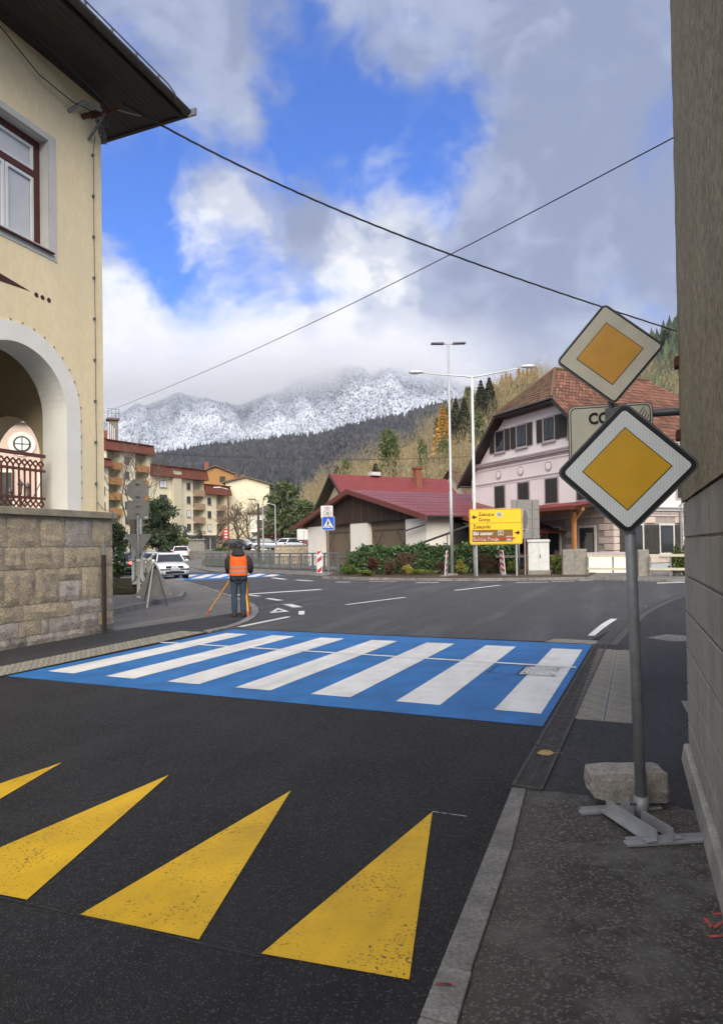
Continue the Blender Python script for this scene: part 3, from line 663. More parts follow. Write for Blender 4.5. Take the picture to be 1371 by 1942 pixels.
def sash(x0,x1,z0,z1):
    mb = MB(); w = .055
    for a,b,c,d in ((x0,x0+w,z0,z1),(x1-w,x1,z0,z1),(x0+w,x1-w,z1-w,z1),(x0+w,x1-w,z0,z0+w)): mb.box(a,b,yd-.05,yd-.012,c,d)
    mb.build('sash', 'frame_white', win_o, bev=.004)
    MB().poly([(x0+w,yd-.032,z0+w),(x1-w,yd-.032,z0+w),(x1-w,yd-.032,z1-w),(x0+w,yd-.032,z1-w)][::-1]).build('pane','clear_glass',win_o,fix=False)
    mb = MB(); n = int((z1-z0-2*w)/.035)
    for i in range(n):
        z = z0+w+.01+i*.035; mb.add([(x0+w,yd-.052,z),(x1-w,yd-.052,z),(x1-w,yd-.058,z+.030),(x0+w,yd-.058,z+.030)],[(3,2,1,0)])
    tag(mb.build('blind_slats','blind',win_o,fix=False), kind='stuff')
m = bpy.data.materials.new('clear_glass'); m.use_nodes = True; t = m.node_tree; t.nodes.clear()
o_ = t.nodes.new('ShaderNodeOutputMaterial'); mx_ = t.nodes.new('ShaderNodeMixShader'); tr_ = t.nodes.new('ShaderNodeBsdfTransparent'); gl_ = t.nodes.new('ShaderNodeBsdfGlossy'); fr_ = t.nodes.new('ShaderNodeFresnel')
gl_.inputs['Roughness'].default_value = .03; tr_.inputs[0].default_value = (.95,.96,.96,1)
t.nodes.remove(fr_); mx_.inputs[0].default_value = .09; t.links.new(tr_.outputs[0], mx_.inputs[1]); t.links.new(gl_.outputs[0], mx_.inputs[2]); t.links.new(mx_.outputs[0], o_.inputs[0]); MT['clear_glass'] = m
for a, b in ((W0+.125,2.12),(2.14,2.82),(2.84,W1-.125)): sash(a,b,7.115,8.295)
for a, b in ((W0+.125,2.64),(2.66,W1-.125)): sash(a,b,8.425,8.865)
MB().box(W0+.02,W1-.02,yd-.12,yd-.115,WZ0+.05,WZ1-.1).build('room_shade','blind',win_o)
MB().hexa([(W0-.08,yd,WZ0-.02),(W1+.08,yd,WZ0-.02),(W1+.08,YW+.07,WZ0-.075),(W0-.08,YW+.07,WZ0-.075),(W0-.08,yd,WZ0+.006),(W1+.08,yd,WZ0+.006),(W1+.08,YW+.07,WZ0-.05),(W0-.08,YW+.07,WZ0-.05)]).build('window_sill','frame_brown',LB)
# painted brown wedge and dots
MB().prism([(1.84,6.12),(3.3,6.12-.10),(3.3,6.12+.22)], YW, YW+.006).build('painted_wedge','paint_brown',LB)
for x in (1.70,1.57,1.43): MB().prism(circ(.042,16,(x,6.10)), YW, YW+.006).build('painted_dot','paint_brown',LB)
# balustrade of the loggia
bal = thing('balustrade', 'red-brown iron balustrade with small diamonds inside the arch', 'railing', (0,0,0)); bal.parent = LB; del bal['category']
mb = MB(); yb_ = YW-.30
mb.box(1.28,3.2,yb_-.03,yb_+.03,3.30,3.36).build('handrail','rail_red',bal)
for z in (3.06,2.56): MB().box(1.28,3.2,yb_-.025,yb_+.025,z-.022,z+.022).build('rail','rail_red',bal)
bo = None
for k in range(15):
    x = 1.36+k*.117
    if bo is None:
        mb = MB().box(-.013,.013,-.011,.011,2.50,3.13)
        for zc in (3.18,2.455):
            for a in range(4):
                p = (.058*math.cos(a*math.pi/2), 0, zc+.058*math.sin(a*math.pi/2)); q = (.058*math.cos((a+1)*math.pi/2), 0, zc+.058*math.sin((a+1)*math.pi/2)); mb.bar(p,q,.022,.02,up=(0,1,0))
        bo = mb.build('baluster','rail_red',bal); o = bo
    else: o = link('baluster', bo.data, bal)
    o.location = (x, yb_, 0)
# roof: soffit boards, gutter, slopes, snow rail
EO, ES, NE = 1.12, -.78, 9.5                                         # street overhang, far-end overhang, near end
roof = MB().add([(ES-.05,EO+.05,10.62),(NE,EO+.05,10.62),(NE,-4.5,13.4),(3.5,-4.5,13.4),(ES-.05,BACK-1,10.62),(NE,BACK-1,10.62)],[(0,1,2,3),(0,3,4),(4,3,2,5)]).build('roof','rail_red',LB,fix=False)
n = 11
for i in range(n):
    y0 = YW + (EO-YW)*i/n; MB().box(ES,NE,y0+.004,YW+(EO-YW)*(i+1)/n-.004,ZT,ZT+.02).build('soffit_board','soffit',roof)
for i in range(7):
    x0 = ES + (X0-ES)*i/7; MB().box(x0+.004,ES+(X0-ES)*(i+1)/7-.004,BACK-.8,YW-.002,ZT-.004,ZT+.016).build('soffit_board','soffit',roof)
MB().box(ES-.03,ES,BACK-1,EO,ZT-.03,10.60).build('fascia','soffit',roof); MB().box(ES,NE,EO,EO+.03,ZT-.03,10.60).build('fascia','soffit',roof)
def half_gutter(mb, p, q, r=.085):
    p, q = Vector(p), Vector(q); t = (q-p).normalized(); a = t.cross(Vector((0,0,1))).normalized(); rings = []
    for e in (p, q): rings.append([e + a*r*math.cos(math.pi+math.pi*k/10) + Vector((0,0,1))*r*math.sin(math.pi+math.pi*k/10) for k in range(11)])
    return mb.loft(rings, closed=False, cap=False)
gut = half_gutter(MB(), (ES-.1,EO+.12,10.575), (NE,EO+.12,10.575)); half_gutter(gut, (ES-.12,EO+.12,10.575), (ES-.12,BACK,10.575))
g = gut.build('gutter','gutter_brown',roof,smooth=True,fix=False); sm = g.modifiers.new('wall','SOLIDIFY'); sm.thickness = .006
for k in range(9): MB().tube([(ES+.4+k*1.05, EO+.12+.09*math.cos(math.pi+math.pi*j/10), 10.575+.09*math.sin(math.pi+math.pi*j/10)) for j in range(11)], .012, 5).build('gutter_strap','gutter_brown',roof)
MB().box(ES-.24,ES-.2,EO+.02,EO+.24,10.55,10.69).build('gutter_end','galv_dark',roof)
MB().tube([(ES+.20,EO+.10,10.60),(ES+.30,EO+.10,10.72),(ES+.5,EO+.09,10.78),(NE,EO+.09,10.78)], .014, 6).build('snow_rail','galv_dark',roof)
for k in range(12):
    x = ES+.75+k*.62; mb = MB().bar((x-.06,EO+.03,10.62),(x,EO+.09,10.79),.02).bar((x+.06,EO+.03,10.62),(x,EO+.09,10.79),.02); mb.build('rail_support','galv_dark',roof)
# bracket with the cable ends at the corner
br = thing('cable_bracket','rusty steel bracket on the house corner','bracket'); br.parent = LB; del br['category']
MB().bar((.62,YW,9.90),(.30,.20,10.16),.07,.07).bar((.40,YW-.0,10.05),(.12,.36,10.26),.055,.09).build('bracket_arm','rust',br)
MB().tube([(.95,YW+.02,9.80),(.80,.12,10.02),(.45,.22,10.05)],.035,8).build('conduit','galv_dull',br)
MB().tube([(.46,YW+.02,9.55),(.42,.10,9.8),(.34,.2,10.05)],.025,6).build('strut','galv_dark',br)
for k in range(5):
    a = random.uniform(0,6); MB().tube([(.26+.08*math.cos(a+j*.9)+.02*k,.10+.07*math.sin(j*.8+k),10.02-.06*j+.10*math.sin(a+j*1.3)) for j in range(8)],.012,5).build('cable_loop','cable_grey',br)
for k in range(3): MB().lathe([(.02,0),(.035,.01),(.02,.03),(.035,.045),(.02,.06)],(.30-.08*k,.16+.08*k,10.20+.03*k),10).build('insulator','rust',br)
MB().tube([(.16,.32,10.22),(.06,.52,10.16),(-.04,.75,10.10)],.012,5).build('tension_wire','galv_dull',br)
for k, dz in ((0,0.0),(1,.05)): MB().tube([(.30,.30,10.12+dz),(.7,.28,10.20+dz),(1.4,.22,10.33+dz),(2.6,.15,10.43),(5.5,.10,10.44)],.016,5).build('feed_cable','cable_grey' if k else 'cable',br)
MB().tube([(.36,.15,10.02),(1.0,.05,9.92),(1.7,.0,9.98),(2.4,.02,10.22),(3.2,.05,10.40)],.010,5).build('feed_cable','cable',br)
# lightning conductor down the corner, with clips, and its cover on the stone
zz = 9.72; pts = [(.30,YW+.03,9.72)]
while zz > 2.7: zz -= .35; pts.append((.36+random.uniform(-.006,.006),YW+.035,zz))
pts += [(.34,YW+.035,2.55),(.20,YW+.03,2.42),(.10,.09,2.36),(.12,.10,2.15),(.26,.05,1.95),(.29,.05,1.75)]
cond = MB().tube(pts,.007,5).build('lightning_conductor','galv_dark',LB)
for k in range(9): MB().box(-.018,.018,0,.045,-.022,.022).build('conductor_clip','galv_dark',cond,loc=(.36,YW,9.3-k*.80))
MB().box(.28,.345,.02,.075,.02,1.52).build('conductor_cover','soffit',LB); MB().box(.29,.335,.025,.07,1.52,1.74).build('test_clamp','galv_dull',LB)

# ================================================================== the olive building on the right
RB = thing('olive_building', 'tall olive-grey stucco building with grooved concrete base at the street edge', 'building', (2.345, 4.80, 0), math.pi/2 - TH)
# local x runs along the street (0 is the far corner, negative towards and behind the camera), local -y into the building, +y is the street
def rough_slab(x0, x1, z0, z1, y, name, mat, amp, dx=.25, dz=.12):
    nx, nz = int((x1-x0)/dx), max(1, int((z1-z0)/dz)); mb = MB()
    vs = [(x0+(x1-x0)*i/nx + (random.uniform(-amp,amp) if i == nx else 0), y+random.uniform(-amp,amp)*.6, z0+(z1-z0)*j/nz) for j in range(nz+1) for i in range(nx+1)]
    mb.add(vs, [(j*(nx+1)+i, j*(nx+1)+i+1, (j+1)*(nx+1)+i+1, (j+1)*(nx+1)+i) for j in range(nz) for i in range(nx)])
    e = [j*(nx+1)+nx for j in range(nz+1)]; n = len(mb.v); mb.v += [(mb.v[k][0]-.0, y-8, mb.v[k][2]) for k in e]
    mb.f += [(e[j], n+j, n+j+1, e[j+1]) for j in range(nz)]
    return mb.build(name, mat, RB, smooth=True)
zs = [.14,.305,.575,.835,1.10,1.36,1.63,1.885]
up = rough_slab(-11, 0, 1.885, 8.6, .012, 'wall', 'stucco_olive', .005)
MB().box(-11,-.025,-8,-.02,0,8.5).build('wall_core','concrete_wall',RB)
for a, b in zip(zs[:-1], zs[1:]):
    MB().hexa([(-11,-.3,a),(.002,-.3,a),(.002,.0,a+.008),(-11,.0,a+.008),(-11,-.3,b),(.002,-.3,b),(.002,.0,b-.008),(-11,.0,b-.008)]).build('concrete_course','concrete_wall',RB,bev=.004)
MB().hexa([(-11,-8,-.05),(.05,-8,-.05),(.05,.055,-.05),(-11,.055,-.05),(-11,-8,.11),(.03,-8,.11),(.03,.03,.13),(-11,.03,.13)]).build('plinth','concrete_wall',RB,bev=.01)
for z in (2.90,2.37): MB().box(-.10,.02,.005,.04,z-.035,z+.035).build('clamp','rust',RB)
MB().box(-11.2,.4,-8,.5,8.5,8.7).build('eave','soffit',RB)
# ================================================================== signs
def retro(name, c, wave=150.0, amt=.12, rough=.35, axis='X', c3=None):
    m = pm(name, c, tuple(k*.88 for k in c), scale=5, rough=rough, spec=.5, c3=c3, s3=9, f3=(.66,.74))
    t = m.node_tree; b = t.nodes['Principled BSDF']; L = t.links.new; src = b.inputs['Base Color'].links[0].from_socket
    w = t.nodes.new('ShaderNodeTexWave'); w.inputs['Scale'].default_value = wave; w.bands_direction = axis; w.inputs['Distortion'].default_value = .4
    co = t.nodes.new('ShaderNodeTexCoord'); L(co.outputs['Object'], w.inputs['Vector'])
    mr = t.nodes.new('ShaderNodeMapRange'); L(w.outputs['Fac'], mr.inputs[0]); mr.inputs[3].default_value = 1-amt; mr.inputs[4].default_value = 1.0
    x = t.nodes.new('ShaderNodeMix'); x.data_type = 'RGBA'; x.blend_type = 'MULTIPLY'; x.inputs['Factor'].default_value = 1
    L(src, x.inputs['A']); L(mr.outputs[0], x.inputs['B']); L(x.outputs['Result'], b.inputs['Base Color']); return m
retro('sign_white_new', (.84,.89,.85), 19, .13, .28, c3=(.84,.92,.90)); retro('sign_white_old', (.76,.73,.58), 21, .13, .5, c3=(.66,.63,.50))  # faint reflections on the new white painted in as paler patches
retro('sign_gold', (.78,.43,.003), 19, .05, .30); retro('sign_gold_old', (.78,.40,.06), 21, .04, .45)
pm('sign_black', (.012,.012,.012), rough=.4); pm('sign_rim', (.14,.145,.15), (.10,.105,.11), scale=12, rough=.45, metal=.5)
pm('sign_white', (.66,.68,.68), rough=.4); pm('sign_blue', (.012,.10,.52), rough=.35); pm('sign_red', (.50,.03,.035), rough=.4); pm('sign_yellow', (.82,.50,.02), (.76,.46,.02), scale=3, rough=.42); pm('sign_brown', (.20,.10,.020), rough=.45)
pm('sign_back', (.26,.25,.235), (.21,.205,.19), scale=6, rough=.55, metal=.2)
def face(poly, y0, y1, mat, parent, name): return MB().prism(poly, y0, y1).build(name, mat, parent)
def diamond(parent, c, side, tilt, white, gold, rim='sign_rim', border=.024, yoff=0.0, rw=.010):
    a = math.pi/4 + tilt; x, z = c
    def P(s, r): return [(x+u, z+w) for u, w in rotp(rrect(s, s, r), a)]
    pl = face(P(side, .045), yoff, yoff+.016, rim, parent, 'sign_plate')
    face(P(side-2*rw, .04), yoff-.002, yoff, 'sign_black', pl, 'black_border'); face(P(side-2*rw-2*border, .022), yoff-.004, yoff-.002, white, pl, 'white_field')
    face(P(side*.615, .002), yoff-.006, yoff-.004, 'sign_black', pl, 'gold_outline'); face(P(side*.598, .002), yoff-.008, yoff-.006, gold, pl, 'gold_square')
    return pl
_pb = at(1216.5,1545,3.74); PB = Vector((_pb.x, _pb.y))
sg = thing('priority_road_sign', 'large clean yellow diamond priority sign on a grey pole in a steel foot', 'road sign', (PB.x, PB.y, .013), -TH)
c = at(1187,893,3.74); off = (c - Vector((PB.x,PB.y,0)))
cx_ = off.x*math.cos(TH) - off.y*math.sin(TH)
topz = c.z + .30
MB().tube([(0,.03,.04),(cx_*.97,.035,topz)], .030, 16).build('pole', 'galv_dull', sg, smooth=True)
diamond(sg, (cx_, c.z), .550, R_(.6), 'sign_white_new', 'sign_gold', rim='sign_rim')
for dz in (-.2,.2): MB().box(cx_-.07,cx_+.07,.010,.075,c.z+dz-.02,c.z+dz+.02).build('clamp','galv_dark',sg)
MB().tube([(0,.03,.03),(-.003,.03,.145)], .040, 16).build('socket','galv_dull',sg,smooth=True)
MB().tube([(-.03,.0,.11),(-.06,-.012,.11)], .009, 6).build('bolt','galv_dark',sg)
def Lc(p): v = p - Vector((PB.x,PB.y,0)); return Vector((v.x*math.cos(TH)-v.y*math.sin(TH), v.x*math.sin(TH)+v.y*math.cos(TH), 0))
ff = [Lc(gpt(*p,.02)) for p in ((1186,1602),(1352,1592),(1100,1543),(1250,1531))]
for p, q in ((ff[0],ff[1]),(ff[2],ff[3])):
    MB().bar((p.x,p.y,.012),(q.x,q.y,.012),.055,.012).bar((p.x,p.y+.028,.02),(q.x,q.y+.028,.02),.006,.03).build('foot','galv',sg)
m1, m2 = ff[0].lerp(ff[1],.42), ff[2].lerp(ff[3],.42); dd = (m1-m2).normalized(); nn = Vector((dd.y,-dd.x,0))
for k, sd_ in enumerate((-1,1)):
    o1 = nn*(.048*sd_)
    mb = MB().bar((*(m2+o1).xy,.052),(*(m1+o1+dd*.02).xy,.052),.007,.062)
    o2 = nn*(.048*sd_+.030*sd_); mb.bar((*(m2+o2).xy,.026),(*(m1+o2+dd*.02).xy,.026),.055,.007); mb.build('angle_bar','galv',sg)
# quarried stone that weighs the foot down
sb = (m2*.93+m1*.07); wp = Vector((PB.x,PB.y,0)) + Vector((sb.x*math.cos(TH)+sb.y*math.sin(TH), -sb.x*math.sin(TH)+sb.y*math.cos(TH), 0))
mb = MB(); rings = []
prof = [(-.245,.075,.93),(-.225,.105,.97),(-.10,.118,1.0),(.0,.12,1.0),(.12,.12,1.0),(.215,.118,1.0),(.24,.10,.97)]
for i, (x, hw, s_) in enumerate(prof):
    zb = 0.0 + (.07 if i == 0 else .03 if i == 1 else 0.0)
    g = []
    for u, w in ((-.96,0),(-1,.35),(-1,.75),(-.95,1),(0,1.01),(.95,1),(1,.7),(1,.3),(.97,0),(0,0)):
        g.append((x+random.uniform(-.008,.008), u*hw+random.uniform(-.006,.006), zb+(.195*s_-zb)*max(0,w)+random.uniform(-.006,.006)))
    rings.append(g)
ws = mb.loft(rings).build('weight_stone','block_stone',loc=(at(1186,1500,4.02).x,4.02,.062),rot=(0,R_(-1),R_(-4))); ws.scale = (.92,.90,.88)
tag(ws,'rough beige quarry stone weighing down the steel foot of the sign','stone')
# upper, weathered sign and the zone sign, both on a bracket pipe from the wall
c = at(1155,671,5.26); us = thing('priority_road_sign','weathered pale yellow diamond priority sign mounted above the zone sign','road sign',(c.x,c.y,0),-TH+R_(6))
diamond(us,(0,c.z),.585,R_(4.2),'sign_white_old','sign_gold_old',rim='sign_rim',border=.010,rw=.010)
zc_ = at(1157,842,5.30)
MB().tube([(.01,.05,zc_.z-.15),(.01,.05,c.z+.25)],.024,10).build('pole','galv_dark',us,smooth=True)
pz = at(1260,787,5.35).z
MB().tube([(.01,.10,pz),(.5,.10,pz),(.80,.06,pz),(.95,-.12,pz),(1.03,-.62,pz)],.031,12).build('bracket_pipe','galv_dark',us,smooth=True)
MB().box(-.04,.06,.02,.14,pz-.05,pz+.05).build('clamp','galv_dark',us)
zs_ = thing('zone_sign','cream end-of-zone sign half hidden behind the big diamond','road sign',(zc_.x,zc_.y,0),-TH+R_(8))
zw = .645; zz0 = zc_.z
pl = face([(x,z+zz0) for x,z in rrect(zw,zw,.05)],0,.014,'sign_rim',zs_,'sign_plate')
face([(x,z+zz0) for x,z in rrect(zw-.015,zw-.015,.045)],-.002,0,'sign_white_old',pl,'white_field')
fr = MB()
o1, o2 = rrect(zw-.035,zw-.035,.04), rrect(zw-.05,zw-.05,.035)
for k in range(len(o1)):
    a,b,c_,d = o1[k],o1[(k+1)%len(o1)],o2[(k+1)%len(o2)],o2[k]; fr.poly([(a[0],-.003,a[1]+zz0),(b[0],-.003,b[1]+zz0),(c_[0],-.003,c_[1]+zz0),(d[0],-.003,d[1]+zz0)])
fr.build('black_line','sign_black',pl)
text('CONA',.125,'sign_black',zs_,(-.165,-.006,zz0+.17),bold=.004,sx=.85)
for k in range(5): MB().bar((.14+k*.030,-.004,zz0+.10-.01*k),(.255+k*.012+.0,-.004,zz0+.285-.022*k),.006,.002,up=(0,1,0)).build('cancel_stripe','sign_black',zs_)
MB().box(-.03,.03,.014,.05,zz0-.1,zz0+.1).build('clamp','galv_dark',zs_)

# ================================================================== overhead cables
def wire(name, label, plan_a, plan_b, pix, r, strands=1, n=60):
    A, B = Vector(plan_a), Vector(plan_b); pts = []
    xs_, ys_ = [p[0] for p in pix], [p[1] for p in pix]
    for k in range(n+1):
        px = xs_[0]+(xs_[-1]-xs_[0])*k/n; py = float(np.interp(px, xs_, ys_)) if len(pix) == 2 else float(np.polyval(np.polyfit(xs_, ys_, 3), px))
        d = CR*((px-PPX)/FPX)-CU*((py-PPY)/FPX)+CF; e = B-A
        det = d.x*e.y-d.y*e.x; t = (A.x*e.y-A.y*e.x)/det
        pts.append(Vector((d.x*t, d.y*t, CAM_H+d.z*t)))
    mb = MB()
    if strands == 1: mb.tube(pts, r, 5)
    else:
        dense = []
        for a, b in zip(pts[:-1], pts[1:]): dense += [a.lerp(b, j/4) for j in range(4)]
        for s_ in range(strands):
            mb.tube([p + Vector((0, math.cos(i*.33+s_*2*math.pi/strands), math.sin(i*.33+s_*2*math.pi/strands)))*r*.85 for i, p in enumerate(dense)], r, 5)
    return tag(mb.build(name,'cable',fix=False,smooth=True), label, 'cable')
wire('overhead_cable','thick twisted black cable slung from the yellow house across the sky',(-4.62,12.75),(11.2,20.6),[(233,196),(345,258),(500,335),(700,424),(855,482),(1000,535),(1137,582),(1250,615),(1330,645)],.013,3)
wire('overhead_wire','thin black wire rising from behind the yellow house to the olive wall',(-22.0,46.0),(2.72,4.64),[(160,797),(855,482),(1282,258)],.0055)
wire('village_wire','thin wire strung low in front of the wooded slopes',(-15,47),(14,47),[(250,858),(420,866),(600,871),(890,866),(1120,846)],.016)
wp_ = foot(1345,20.9); up_ = thing('utility_pole','wooden utility pole behind the olive wall','pole',(11.5,20.7,.008)); MB().tube([(0,0,0),(0,0,8.4)],[.13,.09],10).build('mast','stone_dark',up_); MB().bar((-.5,0,7.9),(.5,0,7.9),.08).build('crossarm','rust',up_)

# ================================================================== the surveyor and his tripod
pm('skin', (.45,.26,.18), rough=.6); pm('vest_orange', (.95,.145,.015), (.88,.125,.012), scale=9, rough=.7, bump=.3, bscale=14, bdist=.02); pm('reflective', (.34,.32,.30), rough=.35); pm('jacket', (.020,.019,.024), (.032,.030,.036), scale=8, rough=.75, bump=.4, bscale=12, bdist=.02)
pm('jeans', (.030,.052,.085), (.055,.085,.125), scale=5, rough=.85, bump=.4, bscale=18, bdist=.015, stretch=(1,1,.5)); pm('boot', (.075,.052,.034), (.05,.036,.025), scale=15, rough=.7); pm('knit', (.02,.02,.022), (.16,.16,.16), scale=38, rough=.9, bump=.5, bscale=40, contrast=(.52,.6))
def skin(name, nodes, edges, mat, parent, sub=2):
    me = bpy.data.meshes.new(name); me.from_pydata([n[0] for n in nodes], edges, []); me.materials.append(MT[mat])
    o = link(name, me, parent); md = o.modifiers.new('skin','SKIN'); md.use_smooth_shade = True
    for i, n in enumerate(nodes):
        r = n[1]; me.skin_vertices[0].data[i].radius = r if isinstance(r, tuple) else (r, r)
    me.skin_vertices[0].data[0].use_root = True
    ss = o.modifiers.new('sub','SUBSURF'); ss.levels = 1; ss.render_levels = sub
    return o
def ell(z, rx, ry, cx=0, cy=0, n=18, p=2.4): return [(cx+math.copysign(abs(math.cos(2*math.pi*k/n))**(2/p), math.cos(2*math.pi*k/n))*rx, cy+math.copysign(abs(math.sin(2*math.pi*k/n))**(2/p), math.sin(2*math.pi*k/n))*ry, z) for k in range(n)]
mp = gpt(453.5,1171)
man = thing('person','person in orange reflective vest, dark jacket, jeans and knit hat, seen from behind','person',(mp.x,mp.y,.016),R_(10))
nodes = [((0,0,.93),.12),((0,.01,1.10),.115),((0,.01,1.28),.13),((0,.01,1.40),.10),((0,.03,1.50),.055),((0,.05,1.60),.088),((0,.05,1.70),.075)]
edges = [(i,i+1) for i in range(6)]
for s_ in (-1,1):
    b = len(nodes); nodes += [((.10*s_,0,.86),.085),((.105*s_,.015,.48),.055),((.10*s_,-.02,.10),.042),((.10*s_,.06,.04),.038),((.105*s_,.13,.03),.03)]
    edges += [(0,b),(b,b+1),(b+1,b+2),(b+2,b+3),(b+3,b+4)]
    b = len(nodes); hx = .27 if s_ > 0 else .22
    nodes += [((.185*s_,.01,1.37),.055),((hx*s_,-.02,1.12),.042),((.17*s_,.24,1.16),.032),((.14*s_,.30,1.17),.035)]
    edges += [(3,b),(b,b+1),(b+1,b+2),(b+2,b+3)]
    for f_ in range(5):
        k = len(nodes); sp = (f_-1.5)*.018; L_f = (.05,.075,.08,.072,.055)[f_] if f_ < 5 else .05
        if f_ == 4: nodes += [((.11*s_,.29,1.19),.010),((.085*s_,.32,1.20),.009)]
        else: nodes += [((.135*s_,.33,1.17+sp),.010),((.125*s_,.33+L_f*.6,1.165+sp),.009),((.10*s_,.33+L_f*.8,1.15+sp),.008)]
        edges.append((b+3,k)); edges += [(k+j,k+j+1) for j in range(1 if f_ == 4 else 2)]
body = skin('body', nodes, edges, 'skin', man)
skin('jeans', [((0,0,.95),(.14,.115)),((.09,0,.86),(.115,.105)),((.105,.015,.50),(.080,.075)),((.10,-.01,.30),(.078,.072)),((.10,-.015,.10),(.076,.072)),((-.09,0,.86),(.115,.105)),((-.105,.015,.50),(.080,.075)),((-.10,-.01,.30),(.078,.072)),((-.10,-.015,.10),(.076,.072))], [(0,1),(1,2),(2,3),(3,4),(0,5),(5,6),(6,7),(7,8)], 'jeans', man, 2)
for s_ in (-1,1):
    mb = MB().loft([[(.10*s_+x, y, z) for x, y in [(u*w_, v*l_+cy) for u, v in [(math.cos(2*math.pi*k/12), math.sin(2*math.pi*k/12)) for k in range(12)]]] for z, w_, l_, cy in ((.0,.052,.13,.04),(.03,.056,.135,.04),(.07,.052,.11,.02),(.11,.054,.068,-.01),(.15,.056,.062,-.015))])
    mb.build('boot','boot',man,smooth=True)
tz = [(.84,.205,.145),(.90,.205,.15),(1.0,.20,.145),(1.15,.205,.145),(1.30,.222,.15),(1.40,.205,.135),(1.46,.14,.11),(1.50,.085,.085)]
MB().loft([ell(*t) for t in tz]).build('jacket','jacket',man,smooth=True)
for s_, hx in ((-1,.235),(1,.285)):
    MB().tube([(.17*s_,0,1.40),(.235*s_,-.01,1.30),(hx*s_,-.03,1.14),(hx*s_*.97,.02,1.06),(.21*s_,.15,1.11),(.165*s_,.25,1.165)],[.075,.082,.072,.066,.055,.045],12).build('sleeve','jacket',man,smooth=True)
MB().loft([ell(1.41,.10,.05,0,-.12),ell(1.44,.15,.085,0,-.10),ell(1.49,.145,.10,0,-.055),ell(1.54,.115,.105,0,-.01),ell(1.57,.10,.10,0,.02)]).build('hood','jacket',man,smooth=True)
vest = MB().loft([ell(z,rx+.014,ry+.014) for z,rx,ry in ((.965,.205,.15),(1.0,.203,.148),(1.15,.205,.146),(1.30,.202,.15),(1.40,.185,.137),(1.445,.155,.115))],cap=False).build('vest','vest_orange',man,smooth=True)
for z in (1.055,1.155): MB().loft([ell(z-.022,.2215,.1655),ell(z+.022,.2215,.1655)],cap=False).build('reflective_band','reflective',vest,smooth=True)
MB().loft([ell(1.60,.097,.108,0,.035,16,2),ell(1.64,.103,.114,0,.035,16,2),ell(1.69,.102,.112,0,.035,16,2),ell(1.745,.082,.09,0,.03,16,2),ell(1.775,.045,.05,0,.025,16,2),ell(1.785,.01,.01,0,.02,16,2)]).build('knit_hat','knit',man,smooth=True)
pm('tripod_yellow', (.70,.33,.02), (.62,.27,.02), scale=12, rough=.5); pm('tripod_orange', (.62,.12,.03), rough=.55)
hd = Vector((mp.x+.02, mp.y+.52, 1.20)); tp = thing('survey_tripod','yellow wooden surveying tripod with orange feet in front of the man','tripod',(hd.x,hd.y,.012))
MB().lathe([(.09,1.18),(.10,1.19),(.10,1.22),(.06,1.24)],n=14).build('tripod_head','tripod_orange',tp); MB().lathe([(.05,1.24),(.06,1.26),(.06,1.36),(.03,1.38)],n=12).tube([(0,-.1,1.33),(0,.1,1.33)],.03,10).build('level_instrument','galv_dark',tp,smooth=True)
for f_ in (gpt(390,1169,.012), gpt(471.5,1172,.012), Vector((hd.x+.05,hd.y+.65,.012))):
    v = f_ - Vector((hd.x,hd.y,.012)); v.z = 0; t_ = Vector((v.x*.12,v.y*.12,1.17)); k = t_.lerp(v,.52); n_ = Vector((-v.y,v.x,0)).normalized()*.032
    lg = MB().bar(t_+n_,k+n_*.8,.022,.03).bar(t_-n_,k-n_*.8,.022,.03).bar(t_.lerp(v,.3),t_.lerp(v,.90),.034,.022).build('leg','tripod_yellow',tp)
    MB().bar(t_.lerp(v,.52)-n_*1.2,t_.lerp(v,.52)+n_*1.2,.03,.04).build('leg_clamp','tripod_orange',lg); MB().tube([t_.lerp(v,.88),v],[.032,.006],8).bar(t_.lerp(v,.90)-n_*1.9,t_.lerp(v,.90)+n_*.6,.02,.012).build('foot_spike','tripod_orange',lg)

# ================================================================== left corner: sign backs, folding triangle, poster, bollards, planter
sp_ = foot(262.5,21.5); ps = thing('sign_post','grey post with the backs of an octagon, a square and a triangle sign','road sign',(sp_.x,sp_.y,.13),R_(12))
MB().tube([(0,0,0),(0,0,2.62)],.032,10).build('pole','galv_dull',ps,smooth=True)
def zrow(py): return at(262,py,21.5).z-.13
def backplate(poly, name):
    o = MB().prism(poly,-.008,.008).build(name,'sign_back',ps); o.location.y=-.04+.075
    fr = MB(); n = len(poly); cxp = sum(p[0] for p in poly)/n; czp = sum(p[1] for p in poly)/n
    inn = [(cxp+(x-cxp)*.965, czp+(z-czp)*.965) for x, z in poly]
    for k in range(n): a,b,c_,d = poly[k],poly[(k+1)%n],inn[(k+1)%n],inn[k]; fr.poly([(a[0],-.013,a[1]),(b[0],-.013,b[1]),(c_[0],-.013,c_[1]),(d[0],-.013,d[1])])
    fr.build('folded_rim','galv_dull',o); return o
zo = zrow(929); backplate([(x,z+zo) for x,z in rotp(circ(.375,8),math.pi/8)],'octagon_plate')
zo = zrow(967); q_ = backplate([(x+.0,z+zo) for x,z in rrect(.68,.62,.05)],'square_plate')
MB().box(.20,.30,-.012,-.009,zo-.27,zo-.22).build('sticker','sign_white',q_)
zo = zrow(1030); backplate([(-.40,zo+.30),(-.42,zo+.26),(-.03,zo-.38),(.03,zo-.38),(.42,zo+.26),(.40,zo+.30)],'triangle_plate')
for py in (918,942,960,975,1016): MB().box(-.06,.06,-.0,.05,zrow(py)-.015,zrow(py)+.015).build('clamp','galv_dark',ps)
